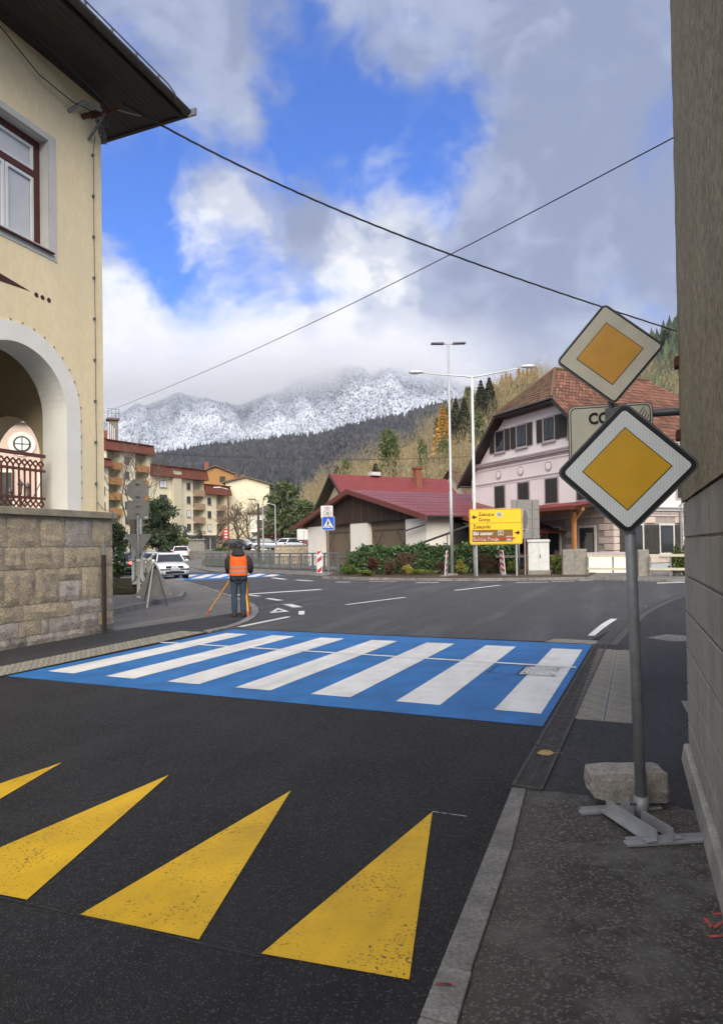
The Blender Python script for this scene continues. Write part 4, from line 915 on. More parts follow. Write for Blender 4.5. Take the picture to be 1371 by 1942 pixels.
pole2 = foot(268,23.5); tag(MB().tube([(0,0,0),(0,0,2.9)],.05,10).build('plain_pole','galv_dull',loc=(pole2.x,pole2.y,.13),smooth=True),'plain pale post standing close behind the sign backs','pole')
fs = foot(292,18.6); ft = thing('folding_sign','grey back of a triangular warning sign on a folding tripod','road sign',(fs.x,fs.y,.010),R_(14))
tw_ = .48; tri = [(-tw_+.03,.34),(-tw_,.40),(-.06,1.20),(0,1.25),(.06,1.20),(tw_,.40),(tw_-.03,.34)]
pl = MB().prism(tri,-.008,.008).build('sign_plate','sign_back',ft,loc=(0,.12,-.05),rot=(R_(-8),0,0))
pm('strap_white', (.62,.60,.55), rough=.6)
MB().tube([(-.02,.0,1.16),(-.10,-.22,.55),(-.17,-.42,.0)],.022,8).build('rear_leg','strap_white',ft); MB().tube([(.04,.04,1.16),(.24,.0,.45),(.36,.02,.0)],.016,8).build('leg','galv_dark',ft); MB().tube([(-.04,.06,1.16),(-.22,.08,.4),(-.30,.12,.0)],.016,8).build('leg','galv_dark',ft)
MB().tube([(-.06,.05,1.12),(0,.02,1.22),(.06,.05,1.12)],.018,6).box(-.05,.05,0,.09,1.05,1.14).build('hinge','sign_black',ft)
pb_ = foot(261,21.9); po_ = thing('poster_board','tall white poster board with a green branching drawing','poster',(pb_.x,pb_.y,.13),R_(10))
pw_, ph_ = .37, 1.42
z0_ = at(261,1108,21.9).z-.13
MB().box(-pw_/2,pw_/2,-.006,.006,z0_,z0_+ph_).build('board','sign_white',po_); MB().box(-.02,.02,.006,.04,0,z0_+ph_-.1).build('stake','galv_dull',po_)
pm('poster_green', (.05,.22,.09), rough=.6); pm('poster_ink', (.05,.05,.06), rough=.6)
text('RAZUFA',.072,'poster_ink',po_,(-.14,-.009,z0_+ph_-.15)); text('FILUMI',.072,'poster_ink',po_,(-.14,-.009,z0_+ph_-.24))
for p in ([(.0,.1),(.05,.1),(.06,.5),(.10,.9),(.13,1.0),(.10,1.05),(.04,.7),(-.02,.5)],[(.06,.9),(.14,1.12),(.11,1.14),(.03,.95)],[(-.10,.1),(-.06,.1),(-.05,.95),(-.08,.95)],[(-.16,.74),(-.05,.76),(-.05,.80),(-.16,.79)]):
    MB().prism([(x,z+z0_) for x,z in p],-.0085,-.0062).build('green_branch','poster_green',po_)
pm('bollard', (.60,.57,.43), (.50,.47,.36), scale=8, rough=.6)
bpx = [(288,20.6),(339,24.6),(363,22.6),(378,25.5)]
bol = []; blab = ['cream bollard with ball top nearest the folding triangle, in front of the poster','cream bollard with ball top just right of the poster','cream bollard with ball top right behind the folding triangle','cream bollard with ball top farthest from the poster']
bpx = [(282.5-20,20.4),(273,23.6),(281,22.0),(285,24.4)]
for (px,Y), lb in zip(bpx, blab):
    p = foot(px,Y); b_ = thing('bollard',lb,'bollard',(p.x,p.y,.13),0,'cream ball-top bollards on the island'); bol.append(p)
    MB().lathe([(.065,0),(.065,.02),(.052,.03),(.050,1.02),(.058,1.03),(.058,1.05),(.03,1.06)],n=14).build('post','bollard',b_,smooth=True); MB().ball((0,0,1.12),.078,14,10).build('ball','bollard',b_,smooth=True)
def chain(a, b, z, sag, label):
    mb = MB(); n = 26; pts = [Vector((a.x,a.y,z)).lerp(Vector((b.x,b.y,z)),i/n)-Vector((0,0,sag*(1-(2*i/n-1)**2))) for i in range(n+1)]
    for i in range(n):
        t = (pts[i+1]-pts[i]).normalized(); s_ = t.cross(Vector((0,0,1))).normalized(); u_ = s_ if i%2 else t.cross(s_)
        c_ = (pts[i]+pts[i+1])/2; L_c = (pts[i+1]-pts[i]).length*.72
        mb.tube([c_+t*L_c*math.cos(2*math.pi*k/8)+u_*.022*math.sin(2*math.pi*k/8) for k in range(9)],.008,4,cap=False)
    tag(mb.build('chain','iron_dirt'),label,'chain')
chain(bol[0],bol[2],.85,.30,'sagging chain between the two near bollards'); chain(bol[2],bol[1],.85,.2,'sagging chain between the bollards behind the poster'); chain(bol[0],foot(213,19.6),.85,.32,'sagging chain running from the bollards behind the stone wall')
plp = foot(228,22.2); pl_ = thing('planter','mossy concrete trough planter behind the stone wall','planter',(plp.x,plp.y,.13),R_(8))
pm('mossy', (.085,.078,.045), (.05,.052,.026), scale=6, bump=.6, bscale=25, c3=(.14,.125,.09), s3=3, f3=(.55,.7))
MB().loft([[(x*s1,y*s2,z) for x,y in rrect(2,2,.5,3)] for z,s1,s2 in ((0,.42,.24),(.05,.50,.28),(.22,.60,.34),(.42,.63,.36),(.52,.63,.36),(.52,.56,.30),(.46,.55,.29))]).build('trough','mossy',pl_); 
# ================================================================== plants: builders
def npmesh(name, V, F, mat, parent=None, loc=None, smooth=False):
    me = bpy.data.meshes.new(name); V = np.asarray(V, np.float32); F = np.asarray(F, np.int32); k = F.shape[1]
    me.vertices.add(len(V)); me.vertices.foreach_set('co', V.ravel()); me.loops.add(F.size); me.loops.foreach_set('vertex_index', F.ravel())
    me.polygons.add(len(F)); me.polygons.foreach_set('loop_start', np.arange(0, F.size, k, dtype=np.int32)); me.polygons.foreach_set('loop_total', np.full(len(F), k, np.int32))
    if smooth: me.polygons.foreach_set('use_smooth', np.ones(len(F), bool))
    me.update(calc_edges=True); me.validate(); me.materials.append(MT[mat]); return link(name, me, parent, loc)
def leaf_geo(P, size, aspect=.5, updir=None, spread=1.0):
    n = len(P); a = rng.normal(size=(n,3))
    if updir is not None: a = a*spread + np.asarray(updir)
    a /= np.linalg.norm(a,axis=1,keepdims=True); b = np.cross(a, rng.normal(size=(n,3))); b /= np.linalg.norm(b,axis=1,keepdims=True)
    s = (np.asarray(size)*rng.uniform(.6,1.3,n))[:,None]; a = a*s; b = b*s*aspect
    V = np.stack([P-a, P+b*.9-a*.1, P+a, P-b*.9-a*.1],1).reshape(-1,3); return V, np.arange(4*n).reshape(-1,4)
def blob_pts(n, c, r, k=9, shell=.6):
    """points on clumps spread through an ellipsoid"""
    c, r = np.asarray(c,float), np.asarray(r,float)
    d = rng.normal(size=(k,3)); d /= np.linalg.norm(d,axis=1,keepdims=True); cc = d*rng.uniform(.25,.75,(k,1))
    idx = rng.integers(0,k,n); q = rng.normal(size=(n,3)); q /= np.linalg.norm(q,axis=1,keepdims=True)
    q = q*(rng.uniform(shell,1,(n,1)))*.45
    P = (cc[idx]+q)*r+c; return P
pm('leaf_hedge', (.042,.085,.025), (.065,.12,.038), scale=3, rough=.45, rand=.45, island=True, spec=.4)
pm('leaf_red', (.10,.026,.018), (.07,.025,.016), scale=4, rough=.7, rand=.4, island=True); pm('leaf_brown', (.10,.050,.030), (.075,.040,.026), scale=4, rough=.8, rand=.4, island=True)
pm('leaf_lime', (.28,.26,.045), (.19,.20,.035), scale=4, rough=.6, rand=.35, island=True); pm('leaf_green', (.07,.115,.020), (.10,.12,.022), scale=2, rough=.6, rand=.45, island=True)
pm('leaf_fresh', (.09,.14,.018), (.14,.15,.025), scale=2, rough=.6, rand=.45, island=True)
pm('needle_dark', (.030,.052,.022), (.046,.068,.027), scale=1.5, rough=.7, rand=.45, island=True); pm('needle_pine', (.060,.092,.034), (.085,.105,.042), scale=1, rough=.7, rand=.45, island=True)
pm('needle_green', (.085,.125,.038), (.125,.150,.046), scale=.5, rough=.8, rand=.45, island=True); pm('larch', (.78,.46,.06), (.64,.36,.05), scale=.5, rough=.8, rand=.4, island=True)
pm('bark', (.075,.058,.045), (.05,.04,.032), scale=8, bump=.6, bscale=25); pm('bark_pale', (.20,.175,.14), (.13,.11,.09), scale=5); pm('twig', (.13,.10,.075), (.095,.075,.058), scale=3); pm('twig_tan', (.34,.28,.15), (.27,.22,.115), scale=.3, rand=.35, island=True); pm('flower', (.6,.55,.5), rough=.7)
def bush(label, cat, pos, r, mat, n, size, group=None, name='shrub', k=9, stems=True, aspect=.55, extra=None):
    t = thing(name, label, cat, pos, random.uniform(0,6), group)
    P = blob_pts(n, (0,0,r[2]), r, k, .35); P = P[P[:,2]>.02]; V, F = leaf_geo(P, size, aspect); npmesh('foliage', V, F, mat, t)
    if extra: P = blob_pts(extra[1], (0,0,r[2]), [q*1.02 for q in r], k); P = P[P[:,2]>.05]; V, F = leaf_geo(P, extra[2], .8); npmesh('flowers', V, F, extra[0], t)
    if stems:
        mb = MB()
        for j in range(7):
            a = j*.9; mb.tube([(.04*math.cos(a),.04*math.sin(a),0),(r[0]*.25*math.cos(a),r[1]*.25*math.sin(a),r[2]*.7),(r[0]*.6*math.cos(a),r[1]*.6*math.sin(a),r[2]*1.5)],[.018,.012,.005],4)
        mb.build('stems','twig',t)
    return t
def bare_tree(label, pos, h, depth=5, spread=.55, mat='twig', r0=.09, lean=(0,0), group=None, first=.3, seed=1, name='bare_tree', leaves=None):
    rd = random.Random(seed); mb = MB(); tr = MB(); tips = []
    t = thing(name, label, 'tree', pos, 0, group)
    def grow(p, d, L, r, k):
        q = p+d*L*.5+Vector((rd.uniform(-1,1),rd.uniform(-1,1),0))*L*.06; e = p+d*L
        (tr if k == 0 else mb).tube([p,q,e],[r,r*.86,r*.7],6 if k < 2 else 3,cap=False)
        if k >= depth: tips.append(e); return
        for j in range(3 if k else 4):
            a = rd.uniform(0,6.28); s = spread*rd.uniform(.6,1.25); u = Vector((math.cos(a),math.sin(a),0)); n_ = (d*math.cos(s)+ (u-d*u.dot(d)).normalized()*math.sin(s)+Vector((0,0,.12))).normalized()
            st = e if j < 2 else p.lerp(e,rd.uniform(.5,.9)); grow(st, n_, L*rd.uniform(.62,.82), r*.58, k+1)
    grow(Vector((0,0,0)), Vector((lean[0],lean[1],1)).normalized(), h*first, r0, 0)
    tr.build('trunk','bark',t,smooth=True); mb.build('crown',mat,t,fix=False)
    if leaves:
        P = np.array([tips[i] for i in rng.integers(0,len(tips),leaves[1])])+rng.normal(size=(leaves[1],3))*.15; V, F = leaf_geo(P,leaves[2],.6); npmesh('leaves',V,F,leaves[0],t)
    return t
def conifer_geo(h, w, n, size, base=.08, taper=1.0, droop=.25, jit=.12):
    z = rng.uniform(0,1,n)**1.25; lay = np.floor(z*16)/16+rng.uniform(0,.045,n); R = w*(1-lay)**taper*rng.uniform(.25,1,n)**.5*(1+jit*np.sin(lay*53))
    a = rng.uniform(0,2*np.pi,n); P = np.stack([R*np.cos(a),R*np.sin(a),h*(base+(1-base)*lay)-R*droop],1)
    n_ = len(P); d = np.stack([np.cos(a),np.sin(a),-np.full(n_,.35)],1); s = (size*rng.uniform(.6,1.3,n_)*(1.1-.6*lay))[:,None]; b = np.stack([-np.sin(a),np.cos(a),rng.normal(size=n_)*.4],1)*s*.35
    V = np.stack([P-d*s*.6,P+b,P+d*s,P-b],1).reshape(-1,3); return V, np.arange(4*n_).reshape(-1,4)
def conifer(label, pos, h, w, mat='needle_dark', n=2600, size=.5, group=None, name='spruce_tree', taper=1.0, base=.08, trunk='bark'):
    t = thing(name, label, 'tree', pos, random.uniform(0,6), group); V, F = conifer_geo(h,w,n,size,base,taper); npmesh('crown',V,F,mat,t)
    MB().tube([(0,0,-.3),(0,0,h*.5),(0,0,h*.97)],[h*.016,h*.010,.02],6).build('trunk',trunk,t); return t

# planting on the island and by the far road
bush('dark green shrub with pale flowers growing in the trough planter','shrub',(plp.x-.08,plp.y,.60),(.40,.4,.55),'leaf_hedge',2600,.05,extra=('flower',60,.03))
for (px,Y,r,lb) in ((311,86,(3.6,2.0,2.3),'large bright green bush behind the white hatchback'),(340,92,(2.4,1.4,1.5),'small green bush beside the statue pedestal'),(225,60,(1.8,1.2,1.0),'dark low bush behind the parked cars')):
    p = foot(px,Y); bush(lb,'bush',p,r,'leaf_fresh' if px > 230 else 'leaf_hedge',3000,.16,group='bushes by the climbing street')

# ================================================================== tiled and sheeted roofs
def tile_field(P0,P1,Q0,Q1,rows,tw,name,mat,parent,lift=.035,jit=.008):
    P0,P1,Q0,Q1 = map(Vector,(P0,P1,Q0,Q1)); nrm = (P1-P0).cross(Q0-P0 if (Q0-P0).length > .1 else Q1-P0).normalized(); 
    if nrm.z < 0: nrm = -nrm
    mb = MB()
    for r in range(rows):
        f0, f1 = r/rows, (r+1.12)/rows
        a0,a1,b0,b1 = P0.lerp(Q0,f0),P1.lerp(Q1,f0),P0.lerp(Q0,min(f1,1)),P1.lerp(Q1,min(f1,1)); n = max(1,int((a1-a0).length/tw))
        for i in range(n):
            u0, u1 = i/n+.002, (i+1)/n-.002; k = lift+random.uniform(-jit,jit); k2 = k+random.uniform(-jit,jit)*.6
            p,q,s,t = a0.lerp(a1,u0)+nrm*k,a0.lerp(a1,u1)+nrm*k2,b0.lerp(b1,u1)+nrm*.006,b0.lerp(b1,u0)+nrm*.006; m_ = (p+q)/2+nrm*lift*.5; m2 = (s+t)/2+nrm*.012
            pl,ql = a0.lerp(a1,u0),a0.lerp(a1,u1)
            mb.add([p,m_,q,s,m2,t,pl,ql],[(0,1,4,5),(1,2,3,4),(6,7,2,1,0)])
    o = mb.build(name,mat,parent,fix=False); tag(o,kind='stuff'); return o
def sheet_roof(P0,P1,Q0,Q1,mat,parent,rib=.26,rows=8,thick=.05,rh=.02):
    """profiled metal sheets: a slab with ribs down the slope and shallow steps across it"""
    P0,P1,Q0,Q1 = map(Vector,(P0,P1,Q0,Q1)); nrm = (P1-P0).cross(Q0-P0).normalized()
    if nrm.z < 0: nrm = -nrm
    mb = MB().hexa([P0-nrm*thick,P1-nrm*thick,Q1-nrm*thick,Q0-nrm*thick,P0,P1,Q1,Q0]); o = mb.build('roof_sheet',mat,parent)
    n = int((P1-P0).length/rib); mb = MB()
    for i in range(n+1):
        u = i/n; a, b = P0.lerp(P1,u), Q0.lerp(Q1,u); w = (P1-P0).normalized()*.035; mb.add([a-w,a+w,b+w,b-w,a+nrm*rh,b+nrm*rh],[(0,4,5,3),(4,1,2,5)])
    for r in range(1,rows):
        f = r/rows; a, b = P0.lerp(Q0,f), P1.lerp(Q1,f); s_ = (Q0-P0).normalized()*.05; mb.add([a,b,b+nrm*rh*.7,a+nrm*rh*.7,a+s_,b+s_],[(0,1,2,3),(3,2,5,4)])
    tag(mb.build('roof_ribs',mat,o,fix=False),kind='stuff'); return o
pm('roof_red', (.175,.036,.032), (.145,.031,.028), scale=1.2, rough=.42, spec=.5, c3=(.21,.055,.05), s3=.6, f3=(.5,.75)); pm('roof_red_dull', (.19,.040,.040), (.16,.034,.034), scale=1, rough=.5)
pm('tiles', (.20,.092,.060), (.15,.070,.048), scale=1.6, rough=.85, rand=.38, island=True, c3=(.12,.072,.05), s3=.5, f3=(.5,.7)); pm('tiles_moss', (.15,.078,.048), (.11,.068,.042), scale=1.5, rough=.9, rand=.35, island=True, c3=(.10,.085,.045), s3=.7, f3=(.45,.65))
pm('fascia_red', (.16,.042,.030), (.13,.035,.026), scale=2, rough=.55); pm('old_wood', (.030,.021,.016), (.055,.030,.017), scale=3, rough=.85, stretch=(6,6,.4), c3=(.14,.062,.026), s3=1.3, f3=(.56,.72), rand=.3); pm('door_brown', (.165,.120,.080), (.135,.10,.066), scale=2.5, rough=.8, stretch=(3,3,.6), rand=.1); pm('black_line', (.03,.024,.02), rough=.8)
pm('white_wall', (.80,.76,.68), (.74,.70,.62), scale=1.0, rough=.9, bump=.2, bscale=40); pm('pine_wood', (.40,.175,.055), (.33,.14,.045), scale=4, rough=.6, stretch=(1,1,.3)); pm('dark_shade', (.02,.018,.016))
pm('pink_wall', (.80,.735,.715), (.75,.685,.665), scale=.9, rough=.9, bump=.15, bscale=40); pm('trim_grey', (.44,.39,.39), (.38,.34,.34), scale=2, rough=.85); pm('block_beige', (.55,.46,.40), (.48,.40,.35), scale=2, rough=.9, rand=.08, bump=.3, bscale=30); pm('shutter', (.055,.052,.045), (.042,.040,.035), scale=5, rough=.7); pm('joint', (.34,.30,.27), rough=.9); pm('plinth_blue', (.36,.40,.43), (.32,.36,.39), scale=3, rough=.9); pm('pale_frame', (.60,.60,.60), rough=.5)
glass('glass_dark', (.025,.030,.034)); glass('glass_mid', (.07,.09,.10)); pm('gravel_edge', (.2,.19,.17))

# ================================================================== barn with the red roof
BD = Vector((-.48,.877)); barn = thing('barn','long low barn with red metal roof, white piers and weathered timber gable','building',(3.95,40.1,.0),math.atan2(BD.y,BD.x))
def zr(x): return 5.75-abs(x-9.25)*.232
for x0,x1,nm in ((0,2.35,'pier'),(7.36,9.94,'pier'),(14.8,17.6,'pier')): MB().box(x0,x1,-.55,0,-.1,3.32).build('pier','white_wall',barn)
MB().box(-.004,.5,-2.0,-.55,-.1,3.32).build('side_wall','white_wall',barn)
nb = 74
for i in range(nb):
    x0, x1 = 18.6*i/nb-.05, 18.6*(i+1)/nb-.05-.012; d = random.uniform(0,.02)
    MB().hexa([(x0,-.16,3.32),(x1,-.16,3.32),(x1,.03+d,3.32),(x0,.03+d,3.32),(x0,-.16,zr(x0)-.14),(x1,-.16,zr(x1)-.14),(x1,.03+d,zr(x1)-.14),(x0,.03+d,zr(x0)-.14)]).build('gable_board','old_wood',barn)
for x0,x1 in ((2.35,7.36),(9.94,14.8)):
    n = 3; w = (x1-x0)/n
    MB().box(x0,x1,-.5,-.34,2.75,3.30).build('transom','door_brown',barn)
    for k in range(n):
        a, b = x0+w*k+.02, x0+w*(k+1)-.02; dr = MB().box(a,b,-.42,-.36,-.1,2.73).build('door','door_brown',barn)
        mb = MB().box(a,b,-.36,-.352,.70,.74).box(a,b,-.36,-.352,2.66,2.70)
        if k != 1: mb.bar((a+.1,-.355,.76),(b-.1,-.355,2.64),.045,.012,up=(0,1,0)).bar((b-.1,-.353,.76),(a+.1,-.353,2.64),.045,.012,up=(0,1,0))
        mb.build('door_brace','black_line',dr)
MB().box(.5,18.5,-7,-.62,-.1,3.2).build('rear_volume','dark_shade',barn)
rf = sheet_roof((-.75,.6,zr(-.75)),(-.75,-7.2,zr(-.75)),(9.25,.6,zr(9.25)),(9.25,-15,zr(9.25)),'roof_red',barn); rf2 = sheet_roof((19.6,.6,zr(19.6)),(19.6,-15,zr(19.6)),(9.25,.6,zr(9.25)),(9.25,-15,zr(9.25)),'roof_red',barn)
ex = sheet_roof((-4.6,-2.2,2.28),(-4.6,-7.0,2.28),(-.70,-2.2,zr(-.75)-.03),(-.70,-7.2,zr(-.75)-.03),'roof_red',barn,rows=4)
for a,b in (((-.85,zr(-.85)),(9.25,zr(9.25)+.02)),((19.7,zr(19.7)),(9.25,zr(9.25)+.02))):
    MB().hexa([(a[0],.6,a[1]-.30),(b[0],.6,b[1]-.30),(b[0],.66,b[1]-.30),(a[0],.66,a[1]-.30),(a[0],.6,a[1]+.05),(b[0],.6,b[1]+.05),(b[0],.66,b[1]+.05),(a[0],.66,a[1]+.05)]).build('bargeboard','fascia_red',barn)
    MB().hexa([(a[0],.06,a[1]-.13),(b[0],.06,b[1]-.13),(b[0],.6,b[1]-.13),(a[0],.6,a[1]-.13),(a[0],.06,a[1]-.06),(b[0],.06,b[1]-.06),(b[0],.6,b[1]-.06),(a[0],.6,a[1]-.06)]).build('verge_soffit','pine_wood',barn)
MB().hexa([(-4.7,-2.2,2.05),(-.8,-2.2,zr(-.75)-.25),(-.8,-2.14,zr(-.75)-.25),(-4.7,-2.14,2.05),(-4.7,-2.2,2.32),(-.8,-2.2,zr(-.75)+.02),(-.8,-2.14,zr(-.75)+.02),(-4.7,-2.14,2.32)]).build('bargeboard','fascia_red',barn)
half = half_gutter(MB(),(-.85,.6,zr(-.85)-.02),(-.85,-2.1,zr(-.85)-.02),.09); half.build('gutter','galv_dark',barn,fix=False)
MB().tube([(-.85,.5,zr(-.85)-.1),(-.75,.6,2.95),(-.2,.35,2.85),(2.0,.3,2.55)],.055,8).build('downpipe','galv_dark',barn)
MB().tube([(3.6,2.2,.55),(-7.5,2.6,2.55)],.06,8).build('long_pipe','galv_dark',barn); MB().tube([(1.0,2.3,0),(1.0,2.3,1.02)],.03,6).build('pipe_prop','galv_dark',barn); MB().tube([(-5.6,2.53,0),(-5.6,2.53,2.2)],.03,6).build('pipe_prop','galv_dark',barn)
for y in (-2.6,-5.2): MB().bar((-4.2,y,2.2),(-3.2,y,.1),.16).bar((-.3,y,3.0),(-4.3,y,2.12),.12).build('timber_strut','pine_wood',barn)
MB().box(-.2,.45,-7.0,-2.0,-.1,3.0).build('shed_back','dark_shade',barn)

# house with red roof behind the barn
F = at(625,899,60.0); bh = thing('farmhouse','cream farmhouse with steep red sheet roof and brick chimney behind the barn','building',(F.x,F.y,gz(F.x,F.y)),math.atan2(BD.y,BD.x))
hz = F.z-gz(F.x,F.y); ez = hz-4.3; pm('cream_wall', (.60,.53,.36), (.55,.48,.33), scale=1, rough=.9); pm('brick', (.26,.10,.06), (.20,.075,.05), scale=9, rough=.9, bump=.4, bscale=20)
MB().prism([(-4.6,-.3),(4.6,-.3),(4.6,ez),(0,hz-.35),(-4.6,ez)],-12.5,-.9).build('wall','cream_wall',bh)
r1 = sheet_roof((-5.2,0,ez-.35),(-5.2,-13,ez-.35),(0,0,hz),(0,-13,hz),'roof_red_dull',bh); r2 = sheet_roof((5.2,0,ez-.35),(5.2,-13,ez-.35),(0,0,hz),(0,-13,hz),'roof_red_dull',bh)
for s_ in (-1,1): MB().hexa([(5.25*s_,.0,ez-.65),(0,.0,hz-.28),(0,.06,hz-.28),(5.25*s_,.06,ez-.65),(5.25*s_,.0,ez-.33),(0,.0,hz+.03),(0,.06,hz+.03),(5.25*s_,.06,ez-.33)]).build('bargeboard','soffit',bh); 
for s_ in (-1,1): MB().hexa([(5.2*s_,-.9,ez-.55),(0,-.9,hz-.22),(0,0,hz-.22),(5.2*s_,0,ez-.55),(5.2*s_,-.9,ez-.45),(0,-.9,hz-.12),(0,0,hz-.12),(5.2*s_,0,ez-.45)]).build('verge_soffit','soffit',bh)
ch = MB().box(-1.2,-.55,-9.3,-8.65,hz-1.4,hz+.75).build('chimney','brick',bh); MB().box(-1.3,-.45,-9.4,-8.55,hz+.75,hz+.90).build('chimney_cap','brick',ch)
MB().box(-.35,.35,-5.2,-4.2,hz+.02,hz+.35).build('roof_vent','pale_frame',bh)
for x in (-1.9,1.1):
    w_ = MB().box(x,x+.9,-.92,-.86,ez-.2,ez+1.0).build('window','soffit',bh); MB().box(x+.1,x+.8,-.86,-.85,ez-.1,ez+.9).build('pane','glass_dark',w_)
p = at(858,925,72); sh = thing('brown_roofed_house','small house with rusty brown roof and skylights between barn and pink house','building',(p.x,p.y,gz(0,72)),R_(118)); hz2 = at(858,893,72).z-gz(0,72)
MB().prism([(-3,-.3),(3,-.3),(3,hz2-2.6),(0,hz2-.2),(-3,hz2-2.6)],-8,0).build('wall','cream_wall',sh)
tile_field((-3.6,.6,hz2-3.0),(-3.6,-9,hz2-3.0),(0,.6,hz2),(0,-9,hz2),12,.5,'roof_tiles','tiles_moss',sh); tile_field((3.6,.6,hz2-3.0),(3.6,-9,hz2-3.0),(0,.6,hz2),(0,-9,hz2),12,.5,'roof_tiles','tiles_moss',sh)
MB().hexa([(-2.6,-1,hz2-2.05),(-2.6,-3.5,hz2-2.05),(-1.2,-3.5,hz2-.90),(-1.2,-1,hz2-.90),(-2.65,-1,hz2-1.95),(-2.65,-3.5,hz2-1.95),(-1.25,-3.5,hz2-.8),(-1.25,-1,hz2-.8)]).build('skylight','glass_mid',sh)

# ================================================================== pink house
FD = Vector((-.415,.91)); PHs = thing('pink_house','big pale pink house with half-hipped tile roof, dark shutters and block-work ground floor','building',(13.8,36.0,.0),math.atan2(FD.y,FD.x))
HW, HD = 13.6, 12.4; sl = .933
def rz_(x): return 6.0+(x+.7)*sl if x < 6.8 else 6.0+(14.3-x)*sl
mb = MB(); n1 = [(0,3.5),(HW,3.5),(HW,rz_(HW)-.25),(9.6,10.15),(4.0,10.15),(0,rz_(0)-.25)]
mb.prism(n1,-HD,0).build('wall','pink_wall',PHs); base = MB().box(.05,HW-.05,-HD+.05,-.05,-.1,3.5).build('ground_floor','joint',PHs)
openings = []
def shuttered(parent, x, z0, z1, w, axis, closed=False, door=False):
    """window at x on the facade (axis 'f', plane y=0) or the side wall (axis 's', plane x=0)"""
    def B(a,b,o0,o1,c,d,nm,mt,par): 
        return (MB().box(a,b,o0,o1,c,d) if axis == 'f' else MB().box(-o1,-o0,-b,-a,c,d)).build(nm,mt,par)
    openings.append((axis,x-w/2-.15,x+w/2+.15,z0-.15,z1+.2))
    fr = B(x-w/2-.12,x+w/2+.12,-.02,.04,z0-.12,z1+.12,'window','trim_grey' if z0 > 3 else 'pale_frame',PHs)
    if closed:
        for s_ in (-1,1):
            sx = x+s_*w/4; B(sx-w/4+.01,sx+w/4-.01,.04,.075,z0,z1,'shutter','shutter',fr)
            for j in range(12): zz = z0+.06+(z1-z0-.12)*j/12; B(sx-w/4+.06,sx+w/4-.06,.075,.10,zz,zz+.055,'shutter_slat','shutter',fr)
        return
    B(x-w/2,x+w/2,.04,.05,z0,z1,'sash','soffit',fr); B(x-w/2+.09,x+w/2-.09,.05,.056,z0+.09,z1-.09,'pane','glass_dark',fr)
    if z0 > 1: B(x-.03,x+.03,.052,.062,z0+.05,z1-.05,'mullion','soffit',fr)
    B(x-w/2-.18,x+w/2+.18,.0,.14,z0-.18,z0-.12,'sill','trim_grey',fr)
    if not door:
        for s_ in (-1,1):
            sw = w*.56; sx = x+s_*(w/2+.14+sw/2); sh_ = B(sx-sw/2,sx+sw/2,.045,.085,z0-.04,z1+.04,'shutter','shutter',fr)
            mb = MB()
            for j in range(11):
                zz = z0+.04+(z1-z0-.1)*j/11
                (mb.box(sx-sw/2+.06,sx+sw/2-.06,.085,.11,zz,zz+.06) if axis == 'f' else mb.box(-.11,-.085,-sx-sw/2+.06,-sx+sw/2-.06,zz,zz+.06))
            mb.build('louvres','shutter',fr)
for x in (10.1,7.75,5.1,2.9): shuttered(PHs,x,8.02,9.38,.92,'f')
for x in (10.2,7.65,4.95,2.2): shuttered(PHs,x,4.15,5.62,1.08,'f',closed=True)
shuttered(PHs,4.85,.5,2.55,1.0,'f',door=True); shuttered(PHs,2.05,1.0,2.5,1.15,'f',door=True); shuttered(PHs,7.6,1.0,2.5,1.1,'f',door=True)
for x in (1.55,3.95,6.6,9.2): shuttered(PHs,x,1.0,2.55,1.0,'s'); 
for x in (2.2,5.4,8.6): shuttered(PHs,x,4.15,5.62,1.08,'s',closed=True)
blk = {}
def block(ax, a, b, z0, z1):
    for (o,p,q,r,s_) in openings:
        if o == ax and a < q and b > p and z0 < s_ and z1 > r: return
    k = (ax, round(b-a,3)); g = .012
    if k not in blk:
        mb = MB()
        L = b-a; H = .37
        if ax == 'f': mb.add([(g,-.05,g),(L-g,-.05,g),(L-g,-.05,H-g),(g,-.05,H-g),(g,-.006,g),(L-g,-.006,g),(L-g,-.006,H-g),(g,-.006,H-g),(.04,.012,.04),(L-.04,.012,.04),(L-.04,.012,H-.04),(.04,.012,H-.04)],[(8,9,10,11),(4,5,9,8),(5,6,10,9),(6,7,11,10),(7,4,8,11),(0,1,5,4),(1,2,6,5),(2,3,7,6),(3,0,4,7)])
        else: mb.add([(.05,-g,g),(.05,-L+g,g),(.05,-L+g,H-g),(.05,-g,H-g),(.006,-g,g),(.006,-L+g,g),(.006,-L+g,H-g),(.006,-g,H-g),(-.012,-.04,.04),(-.012,-L+.04,.04),(-.012,-L+.04,H-.04),(-.012,-.04,H-.04)],[(8,9,10,11),(4,5,9,8),(5,6,10,9),(6,7,11,10),(7,4,8,11),(0,1,5,4),(1,2,6,5),(2,3,7,6),(3,0,4,7)])
        o = mb.build('block','block_beige',base); blk[k] = o.data
    else: o = link('block',blk[k],base)
    o.location = (a,0,z0) if ax == 'f' else (0,-a,z0)
for r in range(8):
    z0 = .42+r*.375
    for i in range(-1,11): a = i*.78+(.39 if r%2 else 0); block('f',max(a,0.02),a+.78,z0,z0+.375) if a+.78 > .1 and a < 6.6 else None
    for i in range(-1,13): a = i*.78+(.39 if r%2 else 0); block('s',max(a,0.02),a+.78,z0,z0+.375) if a+.78 > .1 and a < 9.0 else None
MB().box(-.05,HW+.05,-HD,.06,-.05,.40).build('plinth','plinth_blue',PHs)
def band(z0,z1,o,mat): 
    mb = MB().box(-o,HW,0.0,o,z0,z1).box(-o,0,-HD,0,z0,z1); mb.build('cornice',mat,PHs)
